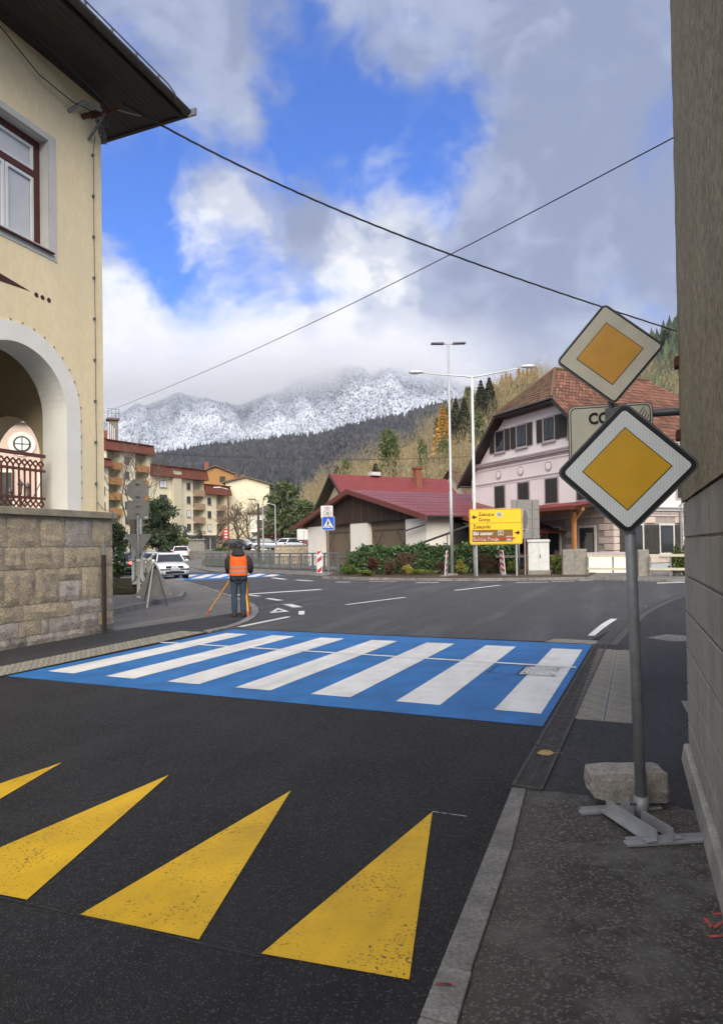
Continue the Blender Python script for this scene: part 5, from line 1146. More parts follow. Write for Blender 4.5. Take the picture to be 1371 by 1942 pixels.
for z0,z1,o,m_ in ((7.05,7.16,.10,'trim_grey'),(7.16,7.26,.20,'pink_wall'),(7.26,7.36,.28,'trim_grey'),(6.86,6.92,.05,'pink_wall'),(5.86,5.94,.05,'trim_grey'),(5.74,5.79,.03,'pink_wall'),(3.38,3.52,.12,'pale_frame'),(3.52,3.60,.2,'trim_grey'),(3.22,3.27,.05,'trim_grey')): band(z0,z1,o,m_)
for x in (10.3,7.9,5.2,2.6):
    m_ = MB().prism(circ(.30,20,(x,6.42)),.0,.05).build('medallion','trim_grey',PHs); MB().prism(circ(.22,20,(x,6.42)),.05,.07).build('medallion_face','pink_wall',m_)
# roof planes: two long slopes and the half hips, of single tiles
YF, YB, AP, AB = .75, -HD-.75, -2.0, -10.4
hr = MB().prism([(-.6,5.9),(4.0,10.2),(6.8,12.8),(9.6,10.2),(14.2,5.9),(6.8,12.2)],-10.4,-2.0).build('roof','soffit',PHs)
for sx in (0,1):
    def X(x): return x if not sx else 13.6-x
    tile_field((X(-.7),YF,6.0),(X(-.7),YB,6.0),(X(4.0),YF,10.38),(X(4.0),YB,10.38),15,.27,'roof_tiles','tiles',hr); tile_field((X(4.0),YF,10.38),(X(4.0),YB,10.38),(X(6.8),AP,13.0),(X(6.8),AB,13.0),9,.27,'roof_tiles','tiles',hr)
    MB().poly([(X(-.7),YF,5.97),(X(-.7),YB,5.97),(X(4.0),YB,10.35),(X(4.0),YF,10.35)]).poly([(X(4.0),YF,10.35),(X(4.0),YB,10.35),(X(6.8),AB,12.97),(X(6.8),AP,12.97)]).build('roof_deck','soffit',hr,fix=False)
    MB().hexa([(X(-.75),YF,5.72),(X(4.0),YF,10.12),(X(4.0),YF+.06,10.12),(X(-.75),YF+.06,5.72),(X(-.75),YF,5.98),(X(4.0),YF,10.40),(X(4.0),YF+.06,10.40),(X(-.75),YF+.06,5.98)]).build('bargeboard','soffit',hr)
    half_gutter(MB(),(X(-.8),YF,5.95),(X(-.8),YB,5.95),.09).build('gutter','galv_dark',hr,fix=False)
    MB().tube([(X(4.0),YF,10.42),(X(6.8),AP,13.04)],.11,8).build('hip_ridge','tiles_moss',hr)
tile_field((4.0,YF,10.38),(9.6,YF,10.38),(6.8,AP,13.0),(6.8,AP,13.0),12,.27,'roof_tiles','tiles_moss',hr); MB().poly([(4.0,YF,10.35),(9.6,YF,10.35),(6.8,AP,12.97)]).build('hip_deck','soffit',hr,fix=False); MB().poly([(4.0,YB,10.35),(9.6,YB,10.35),(6.8,AB,12.97)]).build('hip_deck','soffit',hr,fix=False)
tile_field((4.0,YB,10.38),(9.6,YB,10.38),(6.8,AB,13.0),(6.8,AB,13.0),12,.27,'roof_tiles','tiles_moss',hr)
MB().tube([(6.8,AP,13.06),(6.8,AB,13.06)],.12,8).build('ridge_tiles','tiles_moss',hr); half_gutter(MB(),(3.7,YF+.1,10.34),(9.9,YF+.1,10.34),.08).build('gutter','galv_dull',hr,fix=False)
MB().box(4.0,9.6,.0,YF,10.12,10.22).build('verge_soffit','soffit',hr)
for k in range(36): MB().prism([(-.05,0),(.05,0),(0,-.16)],0,.02).build('saw_tooth','soffit',hr,loc=(4.1+k*.152,.02,10.14))
a_, b_ = (.9,-4.2),(2.0,-5.4); MB().hexa([(.9,-4.0,7.55),(.9,-5.2,7.55),(2.0,-5.2,8.58),(2.0,-4.0,8.58),(.87,-4.0,7.62),(.87,-5.2,7.62),(1.97,-5.2,8.65),(1.97,-4.0,8.65)]).build('skylight','glass_mid',hr)
MB().tube([(-.12,-5.35,5.9),(-.12,-5.35,4.4),(-.1,-5.35,4.0),(-.1,-5.0,3.7),(-.1,-5.0,.1)],.06,8).build('downpipe','galv_dull',PHs)
# timber porch in front of the facade
pc = thing('porch','open timber porch with red roof leaning on the pink house','porch',(13.8,36.0,0),math.atan2(FD.y,FD.x)); pm('porch_wood',(.42,.19,.06),(.35,.15,.05),scale=4,rough=.6)
for x in (.9,4.9):
    MB().box(x-.1,x+.1,1.9,2.1,.09,3.35).build('post','porch_wood',pc,bev=.02)
    for s_ in (-1,1): MB().tube([(x,2.0,2.55),(x+s_*.18,2.0,2.95),(x+s_*.6,2.0,3.32)],.06,6).build('knee_brace','porch_wood',pc)
MB().box(.2,6.8,1.9,2.1,3.36,3.56).build('beam','porch_wood',pc)
for k in range(9): MB().bar((.4+k*.78,2.75,3.46),(.4+k*.78,.10,3.86),.10,.14).build('rafter','porch_wood',pc)
sheet_roof((.0,2.9,3.58),(7.0,2.9,3.58),(.0,.1,4.02),(7.0,.1,4.02),'roof_red',pc,rows=3); MB().box(-.05,7.05,2.9,2.96,3.42,3.62).build('fascia','fascia_red',pc)
# ================================================================== bridge railing
A, B = foot(391,55.5), foot(640,39.2); A.z = B.z = .10
fv = (B-A); fl = fv.length; fa = math.atan2(fv.y, fv.x)
fence = thing('bridge_railing','long grey metal bridge railing with patterned panels beside the far road','railing',A,fa)
pm('rail_grey', (.17,.185,.195), (.13,.145,.155), scale=6, rough=.5, metal=.3)
npan = 14; pw = fl/npan; random.seed(3)
post0 = MB().box(-.045,.045,-.045,.045,-.1,1.12).build('post','rail_grey',fence)
for i in range(npan+1):
    o = post0 if i == 0 else link('post',post0.data,fence); o.location = (i*pw,0,0)
MB().tube([(-.1,0,1.13),(fl+.1,0,1.13)],.045,8).build('handrail','rail_grey',fence)
def panel(kind):
    mb = MB(); a, b, z0, z1 = .10, pw-.10, .16, .92
    for z in (z0,z1): mb.box(a-.06,b+.06,-.02,.02,z-.02,z+.02)
    if kind == 0:
        for k in range(5): x = a+(b-a)*(k+.5)/5; mb.box(x-.045,x+.045,-.008,.008,z0,z1)
    elif kind == 1:
        n = 8
        for k in range(-n,n):
            for s_ in (1,-1):
                x0 = a+(b-a)*k/n; pts = []
                u0, u1 = max(0,-k/n if s_ > 0 else 0), 1
                xa, xb = (a+(b-a)*k/n, a+(b-a)*(k/n+.55)); 
                if s_ < 0: xa, xb = xb, xa
                za, zb = z0, z1
                if max(xa,xb) < a or min(xa,xb) > b: continue
                if min(xa,xb) < a-.02 or max(xa,xb) > b+.02: continue
                mb.bar((xa,0,za),(xb,0,zb),.022,.012,up=(0,1,0))
        mb.box(a,a+.05,-.01,.01,z0,z1).box(b-.05,b,-.01,.01,z0,z1)
    elif kind == 2:
        for k in range(9):
            xa = a+(b-a)*k/11; mb.bar((xa,0,z0 if k%2 else z1),(xa+(b-a)*.2,0,z1 if k%2 else z0),.05,.012,up=(0,1,0))
    else:
        for cx,cz,r in ((.32,.72,.16),(.62,.38,.17),(.92,.70,.15),(.36,.36,.12),(.95,.36,.12)): mb.tube([(a+cx*(b-a)+r*math.cos(t*.45),0,cz-.02+r*math.sin(t*.45)) for t in range(15)],.016,5,cap=False)
        for k in range(4): x = a+(b-a)*(k+.5)/4; mb.box(x-.015,x+.015,-.012,.012,z0,z1)
    return mb.build('panel','rail_grey',fence)
protos = [panel(k) for k in range(4)]; used = set()
for i in range(npan):
    k = (0,0,0,0,2,1,0,1,0,3,3,2,1,3)[i]
    o = protos[k] if k not in used else link('panel',protos[k].data,fence); used.add(k); o.location = (i*pw,0,0)
tag(sheet('river_kerb',[A.to_2d()+Vector((0,.1)),B.to_2d()+Vector((0,.1)),B.to_2d()+Vector((.2,.7)),A.to_2d()+Vector((.2,.7))],.22,'concrete',thick=.3),'low concrete kerb under the bridge railing','kerb',kind='structure')
fb = foot(500,62); fr_ = thing('far_railing','plain grey railing seen behind the patterned bridge railing','railing',(fb.x,fb.y,gz(0,62)),R_(-12)); 
for k in range(34): MB().box(-.03,.03,-.01,.01,.1,1.0).build('baluster','rail_grey',fr_,loc=(k*.13,0,0)) if k < 1 else link('baluster',fr_.children[0].data,fr_,loc=(k*.13,0,0))
MB().box(-.05,4.5,-.03,.03,1.0,1.07).build('handrail','rail_grey',fr_)
# rubble wall further along the river
rw = foot(560,60); rwl = thing('rubble_wall','low rubble stone wall under the distant car park','wall',(rw.x,rw.y,gz(0,60)),R_(-6)); w_ = MB().box(-1.9,4,0,.5,-.2,1.62).build('wall_core','mortar',rwl); MB().box(-1.95,4.05,-.06,.55,1.62,1.76).build('coping','concrete',rwl)
for r in range(5):
    x = -1.9
    while x < 3.9:
        L = random.uniform(.28,.6); MB().hexa([(x+.01,-.05,.02+r*.32),(x+L-.02,-.05,.03+r*.32),(x+L-.01,.05,.03+r*.32),(x+.01,.05,.02+r*.32),(x+.02,-.04,.30+r*.32),(x+L-.03,-.05,.31+r*.32),(x+L-.01,.05,.31+r*.32),(x+.01,.05,.30+r*.32)]).build('stone','stone_warm',w_); x += L

# ================================================================== lamps
pm('lamp_pole', (.50,.51,.52), (.42,.43,.44), scale=3, rough=.45, metal=.4); pm('lamp_head', (.62,.63,.63), rough=.45); pm('lamp_dark', (.12,.125,.13), rough=.5)
p = foot(856.5,32.9); H1 = at(858,652,32.9).z-.1
l1 = thing('street_lamp','tall straight galvanised street lamp with two flat dark heads','street lamp',(p.x,p.y,.10))
MB().tube([(0,0,0),(0,0,H1*.36),(0,0,H1*.36+.05),(0,0,H1)],[.085,.085,.065,.05],12).build('pole','lamp_pole',l1,smooth=True); MB().box(-.25,.25,-.25,.25,-.05,.10).build('foot_block','concrete',l1)
MB().tube([(-.3,0,H1),(.3,0,H1)],.03,6).build('cross_arm','lamp_pole',l1)
for s_ in (-1,1): MB().hexa([(s_*.22,-.14,H1-.02),(s_*.86,-.16,H1-.0),(s_*.86,.16,H1-.0),(s_*.22,.14,H1-.02),(s_*.22,-.12,H1+.06),(s_*.86,-.15,H1+.05),(s_*.86,.15,H1+.05),(s_*.22,.12,H1+.06)]).build('lamp_head','lamp_dark',l1)
p = foot(900.5,31.9); H2 = at(898,714,31.9).z-.1
l2 = thing('street_lamp','older pale street lamp with two long curved arms behind the yellow board','street lamp',(p.x,p.y,.10))
MB().tube([(0,0,0),(0,0,2.6),(0,0,2.65),(0,0,H2)],[.095,.095,.07,.06],12).build('pole','lamp_head',l2,smooth=True)
for ex_, ez_ in ((-2.55,.22),(2.55,.42)):
    MB().tube([(0,0,H2-.05),(ex_*.15,0,H2+.02),(ex_*.75,0,H2+ez_*.7),(ex_,0,H2+ez_)],[.045,.04,.03,.025],8).build('arm','lamp_head',l2,smooth=True); s_ = 1 if ex_ > 0 else -1
    MB().loft([[(ex_+s_*d,rr*math.cos(2*math.pi*k/10),H2+ez_+.03+hh*math.sin(2*math.pi*k/10)) for k in range(10)] for d,rr,hh in ((-.22,.04,.03),(-.05,.11,.07),(.2,.15,.10),(.42,.12,.08),(.52,.03,.02))]).build('lamp_head','lamp_head',l2,smooth=True)
for i,(px,Y,ptop,px2,hl,lb,m_) in enumerate(((434,72,928,1,1,'slim brownish street lamp with a red plate left of the bare trees','rust'),(475.5+24,70,951,-1,1,'grey street lamp with arm reaching left by the cream gable','lamp_pole'),(523,86,958,-1,1,'pale small street lamp in front of the pine','lamp_pole'))):
    p = foot(px,Y); t = thing('street_lamp',lb,'street lamp',p); H = at(px,ptop,Y).z-p.z; MB().tube([(0,0,0),(0,0,H)],[.10,.07],8).build('pole',m_,t)
    s_ = -1; MB().tube([(0,0,H),(s_*.5,0,H+.15),(s_*1.0,0,H+.22)],.04,6).build('arm','lamp_pole',t); MB().box(s_*1.55,s_*.75,-.12,.12,H+.18,H+.30).build('lamp_head','lamp_head' if i != 1 else 'lamp_dark',t)
    if i == 0:
        pl = MB().box(-.55,.05,-.12,-.09,H*.30,H*.30+1.15).build('red_plate','sign_red',t)
        for k in range(3): MB().box(-.40,-.10,-.13,-.12,H*.30+.15+.32*k,H*.30+.32+.32*k).build('white_mark','sign_white',pl)
p = foot(491,68); t = thing('utility_pole','dark wooden utility pole by the bridge railing','pole',p); H = at(491,955,68).z-p.z; MB().tube([(0,0,0),(0,0,H)],[.16,.12],8).build('mast','bark',t); MB().bar((-.5,0,H-.7),(.5,0,H-.7),.1).build('crossarm','galv_dark',t)
p = foot(576.5,75); t = thing('bus_stop_sign','white notice panel on a post with a small round lamp','sign',p); H = at(576,1015,75).z-p.z; MB().tube([(0,0,0),(0,0,H+.5)],.06,6).build('pole','galv_dark',t); MB().box(-.75,.55,-.05,.0,H-.5,H+1.0-.3).build('panel','sign_white',t); MB().lathe([(.15,H+.9),(.38,H+1.05),(.3,H+1.25),(.05,H+1.32)],n=10).build('lamp_shade','lamp_head',t)

# ================================================================== small signs by the railing
p = foot(622.5,38.6); zp = thing('zone_and_crossing_sign','30 zone sign over a blue pedestrian crossing sign on one post','road sign',(p.x,p.y,.10),R_(2))
def zz_(py): return at(622,py,38.6).z-.1
MB().tube([(0,.03,0),(0,.03,zz_(958))],.035,8).build('pole','galv_dull',zp); cz = zz_(971)
pl = face([(x-.05,z+cz) for x,z in rrect(.70,.74,.04)],0,.012,'sign_white',zp,'zone_plate'); 
rg = MB(); o1, o2 = circ(.235,24,(-.03,cz-.08)), circ(.20,24,(-.03,cz-.08))
for k in range(24): rg.poly([(*o1[k][:1],-.003,o1[k][1]),(o1[(k+1)%24][0],-.003,o1[(k+1)%24][1]),(o2[(k+1)%24][0],-.003,o2[(k+1)%24][1]),(o2[k][0],-.003,o2[k][1])])
rg.build('red_ring','sign_red',pl); text('30',.30,'sign_black',pl,(-.03,-.006,cz-.185),align='CENTER',bold=.004,sx=.8); text('CONA',.13,'sign_black',pl,(-.03,-.006,cz+.20),align='CENTER',bold=.002)
cz = zz_(992.5); s_ = .74; pl = face([(x+.02,z+cz) for x,z in rrect(s_,.80,.06)],0,.012,'sign_white',zp,'crossing_plate'); face([(x+.02,z+cz) for x,z in rrect(s_-.05,.75,.05)],-.003,0,'sign_blue',pl,'blue_field'); face([(x+.02,z+cz) for x,z in ((-.31,-.26),(.31,-.26),(0,.30))],-.006,-.003,'sign_white',pl,'white_triangle')
mb = MB().prism(circ(.035,10,(.02,cz+.135)),-.009,-.006)
for a,b,w in (((.02,.10),(.0,-.04),.075),((.02,.07),(-.07,.0),.03),((.02,.07),(.10,.01),.03),((.0,-.04),(-.06,-.20),.04),((.0,-.04),(.08,-.20),.04),((-.12,-.16),(-.20,-.24),.04),((-.02,-.22),(-.06,-.25),.03),((.12,-.16),(.20,-.24),.04),((.0+.11,-.2),(.14,-.25),.03)): mb.bar((a[0]+.0,-.0075,cz+a[1]),(b[0],-.0075,cz+b[1]),w,.003,up=(0,1,0))
mb.build('walking_figure','sign_black',pl)
p = foot(605.5,37.8); hm = thing('hazard_marker','upright red and white striped hazard board on a rubber foot by the railing','road sign',(p.x,p.y,.02),R_(2)); pl = face([(x,z+.72) for x,z in rrect(.30,1.28,.05)],0,.03,'sign_white',hm,'board')
for k in range(3):
    z = .22+k*.46; q = [(-.12,z),(.12,z+.20),(.12,z+.44),(-.12,z+.24)]
    if k == 2: q = [(-.12,z),(.12,z+.2),(.12,z+.22),(-.12,z+.22)]
    if k == 0: q = [(-.12,z-.08),(.0,z-.08),(.12,z+.02+.02),(.12,z+.26),(-.12,z+.06)]
    face(q,-.004,0,'sign_red',pl,'red_stripe')
MB().box(-.04,.04,.0,.04,1.36,1.46).build('knob','sign_white',hm); MB().hexa([(-.35,-.2,0),(.75,-.2,0),(.75,.3,0),(-.35,.3,0),(-.28,-.12,.12),(.65,-.12,.12),(.65,.22,.12),(-.28,.22,.12)]).build('rubber_foot','lamp_dark',hm)
for i,(px,Y,lb,tilt) in enumerate(((843.5,32.4,'narrow striped marker board seen edge-on in front of the straight lamp',5),(954.5,32.0,'narrow striped marker board seen edge-on right of the yellow board',-6))):
    p = foot(px,Y); t = thing('marker_board',lb,'road sign',(p.x,p.y,.02),R_(70 if i == 0 else 110),'edge-on marker boards by the far kerb'); t.rotation_euler = (0,R_(0),R_(66 if i == 0 else 112))
    b_ = MB().prism([(x,z+.72) for x,z in rrect(.30,1.22,.05)],-.02,.02).build('board','sign_white',t,rot=(R_(tilt),0,0))
    for k in range(4): z = .25+k*.28; MB().prism([(-.13,z),(.13,z+.1),(.13,z+.22),(-.13,z+.12)],-.024,.024).build('red_stripe','sign_red',b_)
    MB().hexa([(-.45,-.25,0),(.45,-.25,0),(.45,.25,0),(-.45,.25,0),(-.38,-.18,.11),(.38,-.18,.11),(.38,.18,.11),(-.38,.18,.11)]).build('rubber_foot','concrete' if i == 0 else 'lamp_dark',t)

# ================================================================== yellow direction board
c = at(940,998.5,31.5); ys_ = thing('direction_board','yellow direction board with black arrows and a struck-out brown line','road sign',(c.x,c.y,.10),R_(0)); zc2 = c.z-.10; BW, BH = 2.52, 1.70
for x in (-.93,.98): MB().tube([(x,.08,-.1),(x,.08,zc2+BH/2-.1)],.045,8).build('post','lamp_pole',ys_)
pl = face([(x,z+zc2) for x,z in rrect(BW,BH,.10)],0,.03,'fascia_red' if 0 else 'sign_yellow',ys_,'board')
def ring(w1,h1,w2,h2,cx,cz,y,mat,par,nm='border',r=.06):
    o1, o2 = rrect(w1,h1,r), rrect(w2,h2,r*.8); mb = MB(); n = len(o1)
    for k in range(n): a,b,c_,d = o1[k],o1[(k+1)%n],o2[(k+1)%n],o2[k]; mb.poly([(a[0]+cx,y,a[1]+cz),(b[0]+cx,y,b[1]+cz),(c_[0]+cx,y,c_[1]+cz),(d[0]+cx,y,d[1]+cz)])
    return mb.build(nm,mat,par,fix=False)
ring(BW-.05,BH-.05,BW-.09,BH-.09,0,zc2,-.003,'sign_brown',pl); MB().box(-BW/2+.04,BW/2-.04,-.004,-.002,zc2+.165,zc2+.185).build('divider','sign_brown',pl)
def arrow(x,z,s_,mat='sign_black'): MB().prism([(x+s_*.13,z),(x-s_*.02,z+.125),(x-s_*.02,z+.035),(x-s_*.13,z+.035),(x-s_*.13,z-.035),(x-s_*.02,z-.035),(x-s_*.02,z-.125)],-.006,-.002).build('arrow',mat,pl)
arrow(-1.03,zc2+.46,-1); arrow(1.03,zc2-.31,1)
text('Zakojca',.235,'sign_black',pl,(-.83,-.006,zc2+.515),bold=.003); text('Gorje',.235,'sign_black',pl,(-.83,-.006,zc2+.26),bold=.003); text('Železniki',.235,'sign_black',pl,(-1.10,-.006,zc2-.085),bold=.003)
br_ = MB().box(-1.14,.80,-.004,-.001,zc2-.73,zc2-.15).build('brown_panel','sign_brown',pl); text('Ski center',.235,'sign_white',pl,(-1.10,-.008,zc2-.40),bold=.006); text('Bolnica Franja',.205,'sign_white',pl,(-1.10,-.008,zc2-.655),bold=.005,sx=1.06)
for x,z,bgm,fg in ((.17,zc2+.575,'sign_white','sign_black'),(.22,zc2-.30,'sign_white','sign_brown'),(.62,zc2-.58,'sign_white','sign_brown')):
    MB().box(x-.125,x+.125,-.006,-.004,z-.115,z+.115).build('symbol_plate',bgm,pl); MB().box(x-.105,x+.105,-.008,-.006,z-.095,z+.095).build('symbol_frame',fg,pl)
    if z > zc2: MB().box(x-.085,x+.085,-.010,-.008,z-.075,z+.075).build('symbol_ground','sign_white',pl); MB().prism([(x-.07,z+.0),(x,z+.06),(x+.07,z+.0),(x+.055,z),(x+.055,z-.055),(x+.02,z-.055),(x+.02,z-.02),(x-.02,z-.02),(x-.02,z-.055),(x-.055,z-.055),(x-.055,z)],-.012,-.010).build('symbol','sign_black',pl)
    elif x < .5: MB().bar((x-.06,-.01,z+.07),(x+.02,-.01,z-.02),.03,.003,up=(0,1,0)).bar((x+.02,-.01,z-.02),(x-.02,-.01,z-.07),.03,.003,up=(0,1,0)).bar((x-.03,-.01,z+.03),(x+.06,-.01,z+.06),.02,.003,up=(0,1,0)).bar((x-.08,-.01,z-.06),(x+.07,-.01,z-.085),.015,.003,up=(0,1,0)).build('symbol','sign_white',pl)
    else: MB().prism([(x-.07,z-.06),(x+.07,z-.06),(x+.07,z),(x+.04,z+.05),(x-.04,z+.05),(x-.07,z)],-.010,-.008).build('symbol','sign_white',pl)
for z,d,x0,x1 in ((-.545,.0,-1.10,.92),(-.60,.02,-1.15,.90)): MB().bar((x0,-.014,zc2+z-.02),(x1,-.014,zc2+z+d),.028,.004,up=(0,1,0)).build('cancel_tape','sign_red',pl)
# grey backs of other boards
c = at(996,985,34.2); gb = thing('board_back','grey back of a panelled road board right of the yellow board','road sign',(c.x,c.y,.1),R_(12)); z0 = c.z-.1
for k in range(4): MB().box(-.78,.78,0,.03,z0-1.0+k*.51,z0-1.0+k*.51+.495).build('back_panel','sign_back',gb)
for x in (-.42,.42): MB().tube([(x,-.05,-.1),(x,-.05,z0+1.0)],.04,8).build('post','galv_dull',gb)
p = foot(995.5,32.0); es = thing('edge_on_sign','thin post with a diamond sign turned nearly edge-on','road sign',(p.x,p.y,.1),R_(62)); ez2 = at(993,985,32).z-.1; MB().tube([(0,.02,0),(0,.02,ez2+.62)],.035,8).build('pole','galv_dull',es); pl = face([(x,z+ez2) for x,z in rotp(rrect(.85,.85,.05),math.pi/4)],-.03,-.012,'sign_back',es,'sign_plate'); ring(1.0,1.0,.93,.93,0,ez2,-.034,'sign_white',pl)
pl.data.transform(Matrix.Identity(4))
# cabinet, concrete blocks, rails
p = foot(1021,32.2); cab = thing('power_cabinet','white electrical cabinet on a concrete plinth','cabinet',(p.x,p.y,.09),R_(-10)); pm('cabinet_white', (.60,.61,.59), (.52,.53,.51), scale=4, rough=.55, c3=(.35,.35,.32), s3=7, f3=(.64,.72))
MB().box(-.54,.54,0,.5,0,.22).build('base','concrete',cab,bev=.01); b_ = MB().box(-.50,.50,.03,.45,.22,1.62).build('body','cabinet_white',cab,bev=.015); MB().hexa([(-.54,-.02,1.62),(.54,-.02,1.62),(.54,.5,1.62),(-.54,.5,1.62),(-.54,-.02,1.68),(.54,-.02,1.68),(.54,.5,1.74),(-.54,.5,1.74)]).build('lid','cabinet_white',cab); MB().box(-.004,.004,.022,.03,.26,1.58).build('door_joint','lamp_dark',b_); MB().box(.05,.09,.0,.03,.85,1.0).build('handle','lamp_dark',b_)
for px,Y,w,h,lb in ((1078.5,31.6,.58,1.22,'weathered concrete block left of its twin by the porch post'),(1101,31.5,.56,1.24,'weathered concrete block right of its twin, joined to the white rails'),(1220,29.6,.46,1.18,'single concrete post block behind the sign pole')):
    p = foot(px,Y); t = thing('concrete_block',lb,'concrete block',(p.x,p.y,.09),R_(-8),'concrete blocks before the pink house')
    MB().hexa([(-w/2-.02,0,0),(w/2+.02,0,0),(w/2+.02,.5,0),(-w/2-.02,.5,0),(-w/2,.02,h-random.uniform(0,.02)),(w/2,.02,h),(w/2,.48,h+.01),(-w/2,.48,h)]).build('block_body','concrete',t,bev=.025); MB().box(-w/2-.03,w/2+.03,-.03,.53,-.01,.06).build('block_footing','concrete',t); 
def rail_run(pa, pb, zs2, lb, name='white_rail'):
    A_, B_ = foot(*pa), foot(*pb); A_.z = B_.z = .09; v = B_-A_; t = thing(name,lb,'railing',A_,math.atan2(v.y,v.x))
    for z in zs2: MB().box(0,v.length,-.02,.02,z-.05,z+.06).build('rail','bollard',t)
    n = max(2,int(v.length/2.2))
    for k in range(n+1): MB().box(v.length*k/n-.03,v.length*k/n+.03,.02,.08,0,zs2[-1]+.05).build('post','galv_dull',t)
rail_run((1113,31.3),(1210,29.9),(.30,.90),'two cream rails between the concrete blocks'); rail_run((1231,29.4),(1310,28.4),(.32,.92),'two cream rails right of the sign pole')
p = foot(1150,33.5); st_ = thing('low_wall','low pale rendered wall with stone coping behind the rails','wall',(p.x,p.y,.09),R_(-9)); MB().box(-2.1,1.2,0,.35,0,.92).build('wall_body','white_wall',st_); MB().box(-2.15,1.25,-.06,.40,.92,1.04).build('coping','trim_grey',st_)
tag(MB().box(-3.2,0,0,.3,.85,.95).box(-3.0,-2.8,.05,.25,0,.85).box(-.3,-.1,.05,.25,0,.85).build('stone_shelf','concrete',loc=(foot(1062,33.2).x,33.2,.09),rot=(0,0,R_(-9))),'long concrete shelf between cabinet and porch','shelf')
for px,lb in ((1282,'small potted conifer nearest the sign pole by the pink house'),(1300,'small potted conifer half hidden by the olive wall')):
    p = foot(px,29.2); t = thing('potted_conifer',lb,'plant',(p.x,p.y,.09),0,'potted conifers'); V,F_ = conifer_geo(1.25,.32,900,.12,.12,.6); V[:,2] += .22; npmesh('crown',V,F_,'leaf_green',t); MB().lathe([(.14,0),(.2,.25),(.21,.27),(.18,.27)],n=12).build('pot','concrete',t)

# ================================================================== hedge and shrubs of the bed
ha, hb_ = foot(668,36.5), foot(978,35.0); hv = hb_-ha; hd_ = thing('hedge','clipped dark green ivy hedge along the bed before the barn','hedge',(ha.x,ha.y,.1),math.atan2(hv.y,hv.x)); L = hv.length
n = 15000; P = np.stack([rng.uniform(-.6,L,n),rng.uniform(-.55,.55,n),rng.uniform(0.02,1,n)],1); prof = 1.52+.08*np.sin(P[:,0]*2.1)+.06*np.sin(P[:,0]*5.3); fade = np.clip((P[:,0]+1.0)/1.6,.35,1); P[:,2] *= prof*fade
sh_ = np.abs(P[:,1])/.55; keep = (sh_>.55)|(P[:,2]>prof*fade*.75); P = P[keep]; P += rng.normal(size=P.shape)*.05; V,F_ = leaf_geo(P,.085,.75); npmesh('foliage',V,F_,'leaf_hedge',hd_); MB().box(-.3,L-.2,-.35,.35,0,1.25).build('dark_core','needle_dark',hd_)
shr = [(708,34.6,(.40,.4,.62),'leaf_red','narrow red-leaved shrub at the left end of the hedge'),(737,34.3,(.62,.5,.50),'leaf_brown','low brown twiggy shrub right of the red one'),(772,34.7,(.75,.5,.66),'leaf_brown','broad reddish-brown shrub before the middle of the hedge'),(774,33.7,(.32,.3,.30),'leaf_lime','small yellow-green shrub before the middle of the hedge'),(838,34.5,(.30,.3,.45),'leaf_brown','thin brown shrub beside the straight lamp'),(873,33.9,(.42,.4,.38),'leaf_lime','yellow-green shrub between the two lamps'),(918,34.2,(.80,.5,.66),'leaf_brown','large brown shrub under the yellow board'),(948,34.0,(.45,.4,.45),'leaf_red','small rust-coloured shrub under the right arrow'),(972,33.6,(.55,.4,.35),'leaf_fresh','low green plant right of the yellow board'),(1055,32.6,(.55,.45,.45),'leaf_fresh','leafy green plant between cabinet and concrete blocks'),(1050,33.0,(.5,.4,.62),'leaf_brown','dry brown shrub behind the cabinet'),(660,34.8,(.5,.4,.35),'leaf_green','low green plant beside the railing end'),(690,33.9,(.7,.3,.18),'leaf_fresh','grassy tuft at the hedge foot left'),(800,33.6,(.9,.3,.16),'leaf_fresh','grassy tuft at the hedge foot middle')]
for px,Y,r,m_,lb in shr:
    p = foot(px,Y); p.z = .10; bush(lb,'shrub',p,r,m_,int(1500+1200*r[0]),.045 if 'lime' in m_ or 'fresh' in m_ else .04,group='shrubs of the planting bed',aspect=.6 if 'brown' not in m_ else .35)
p = foot(640,38.0); gt = thing('iron_gate_fence','short thin wrought-iron fence between railing and hedge','fence',(p.x,p.y,.1),R_(-15))
for k in range(9): MB().box(-.012,.012,-.01,.01,0,1.12+(.1 if k%2 else 0)).build('bar','galv_dark',gt,loc=(k*.17,0,0)) if k == 0 else link('bar',gt.children[0].data,gt,loc=(k*.17,0,0))
for z in (.2,.95): MB().box(-.05,1.45,-.015,.015,z-.015,z+.015).build('rail','galv_dark',gt)

# ================================================================== cars
pm('car_white', (.70,.72,.74), (.68,.70,.72), scale=1, rough=.22, coat=.6, spec=.5); pm('car_silver', (.36,.40,.45), rough=.25, metal=.4, coat=.6); pm('car_dark', (.025,.030,.036), rough=.22, coat=.6); pm('car_blue', (.03,.05,.09), rough=.22, coat=.6); pm('car_red', (.30,.02,.02), rough=.25, coat=.5)
pm('tyre', (.018,.018,.018), rough=.8); pm('rim', (.35,.36,.37), rough=.35, metal=.7); pm('car_black', (.015,.015,.016), rough=.5); pm('bumper_strip', (.075,.062,.058), rough=.6); pm('tail_red', (.40,.02,.02), rough=.3)
def emit(name, col, s_):
    m_ = pm(name, col, col, rough=.3); b = m_.node_tree.nodes['Principled BSDF']; b.inputs['Emission Color'].default_value = (*col,1); b.inputs['Emission Strength'].default_value = s_
emit('headlight_on', (1.0,.86,.62), 2.2); emit('brake_on', (1.0,.10,.06), 1.2); pm('lamp_glass', (.6,.62,.64), rough=.12)
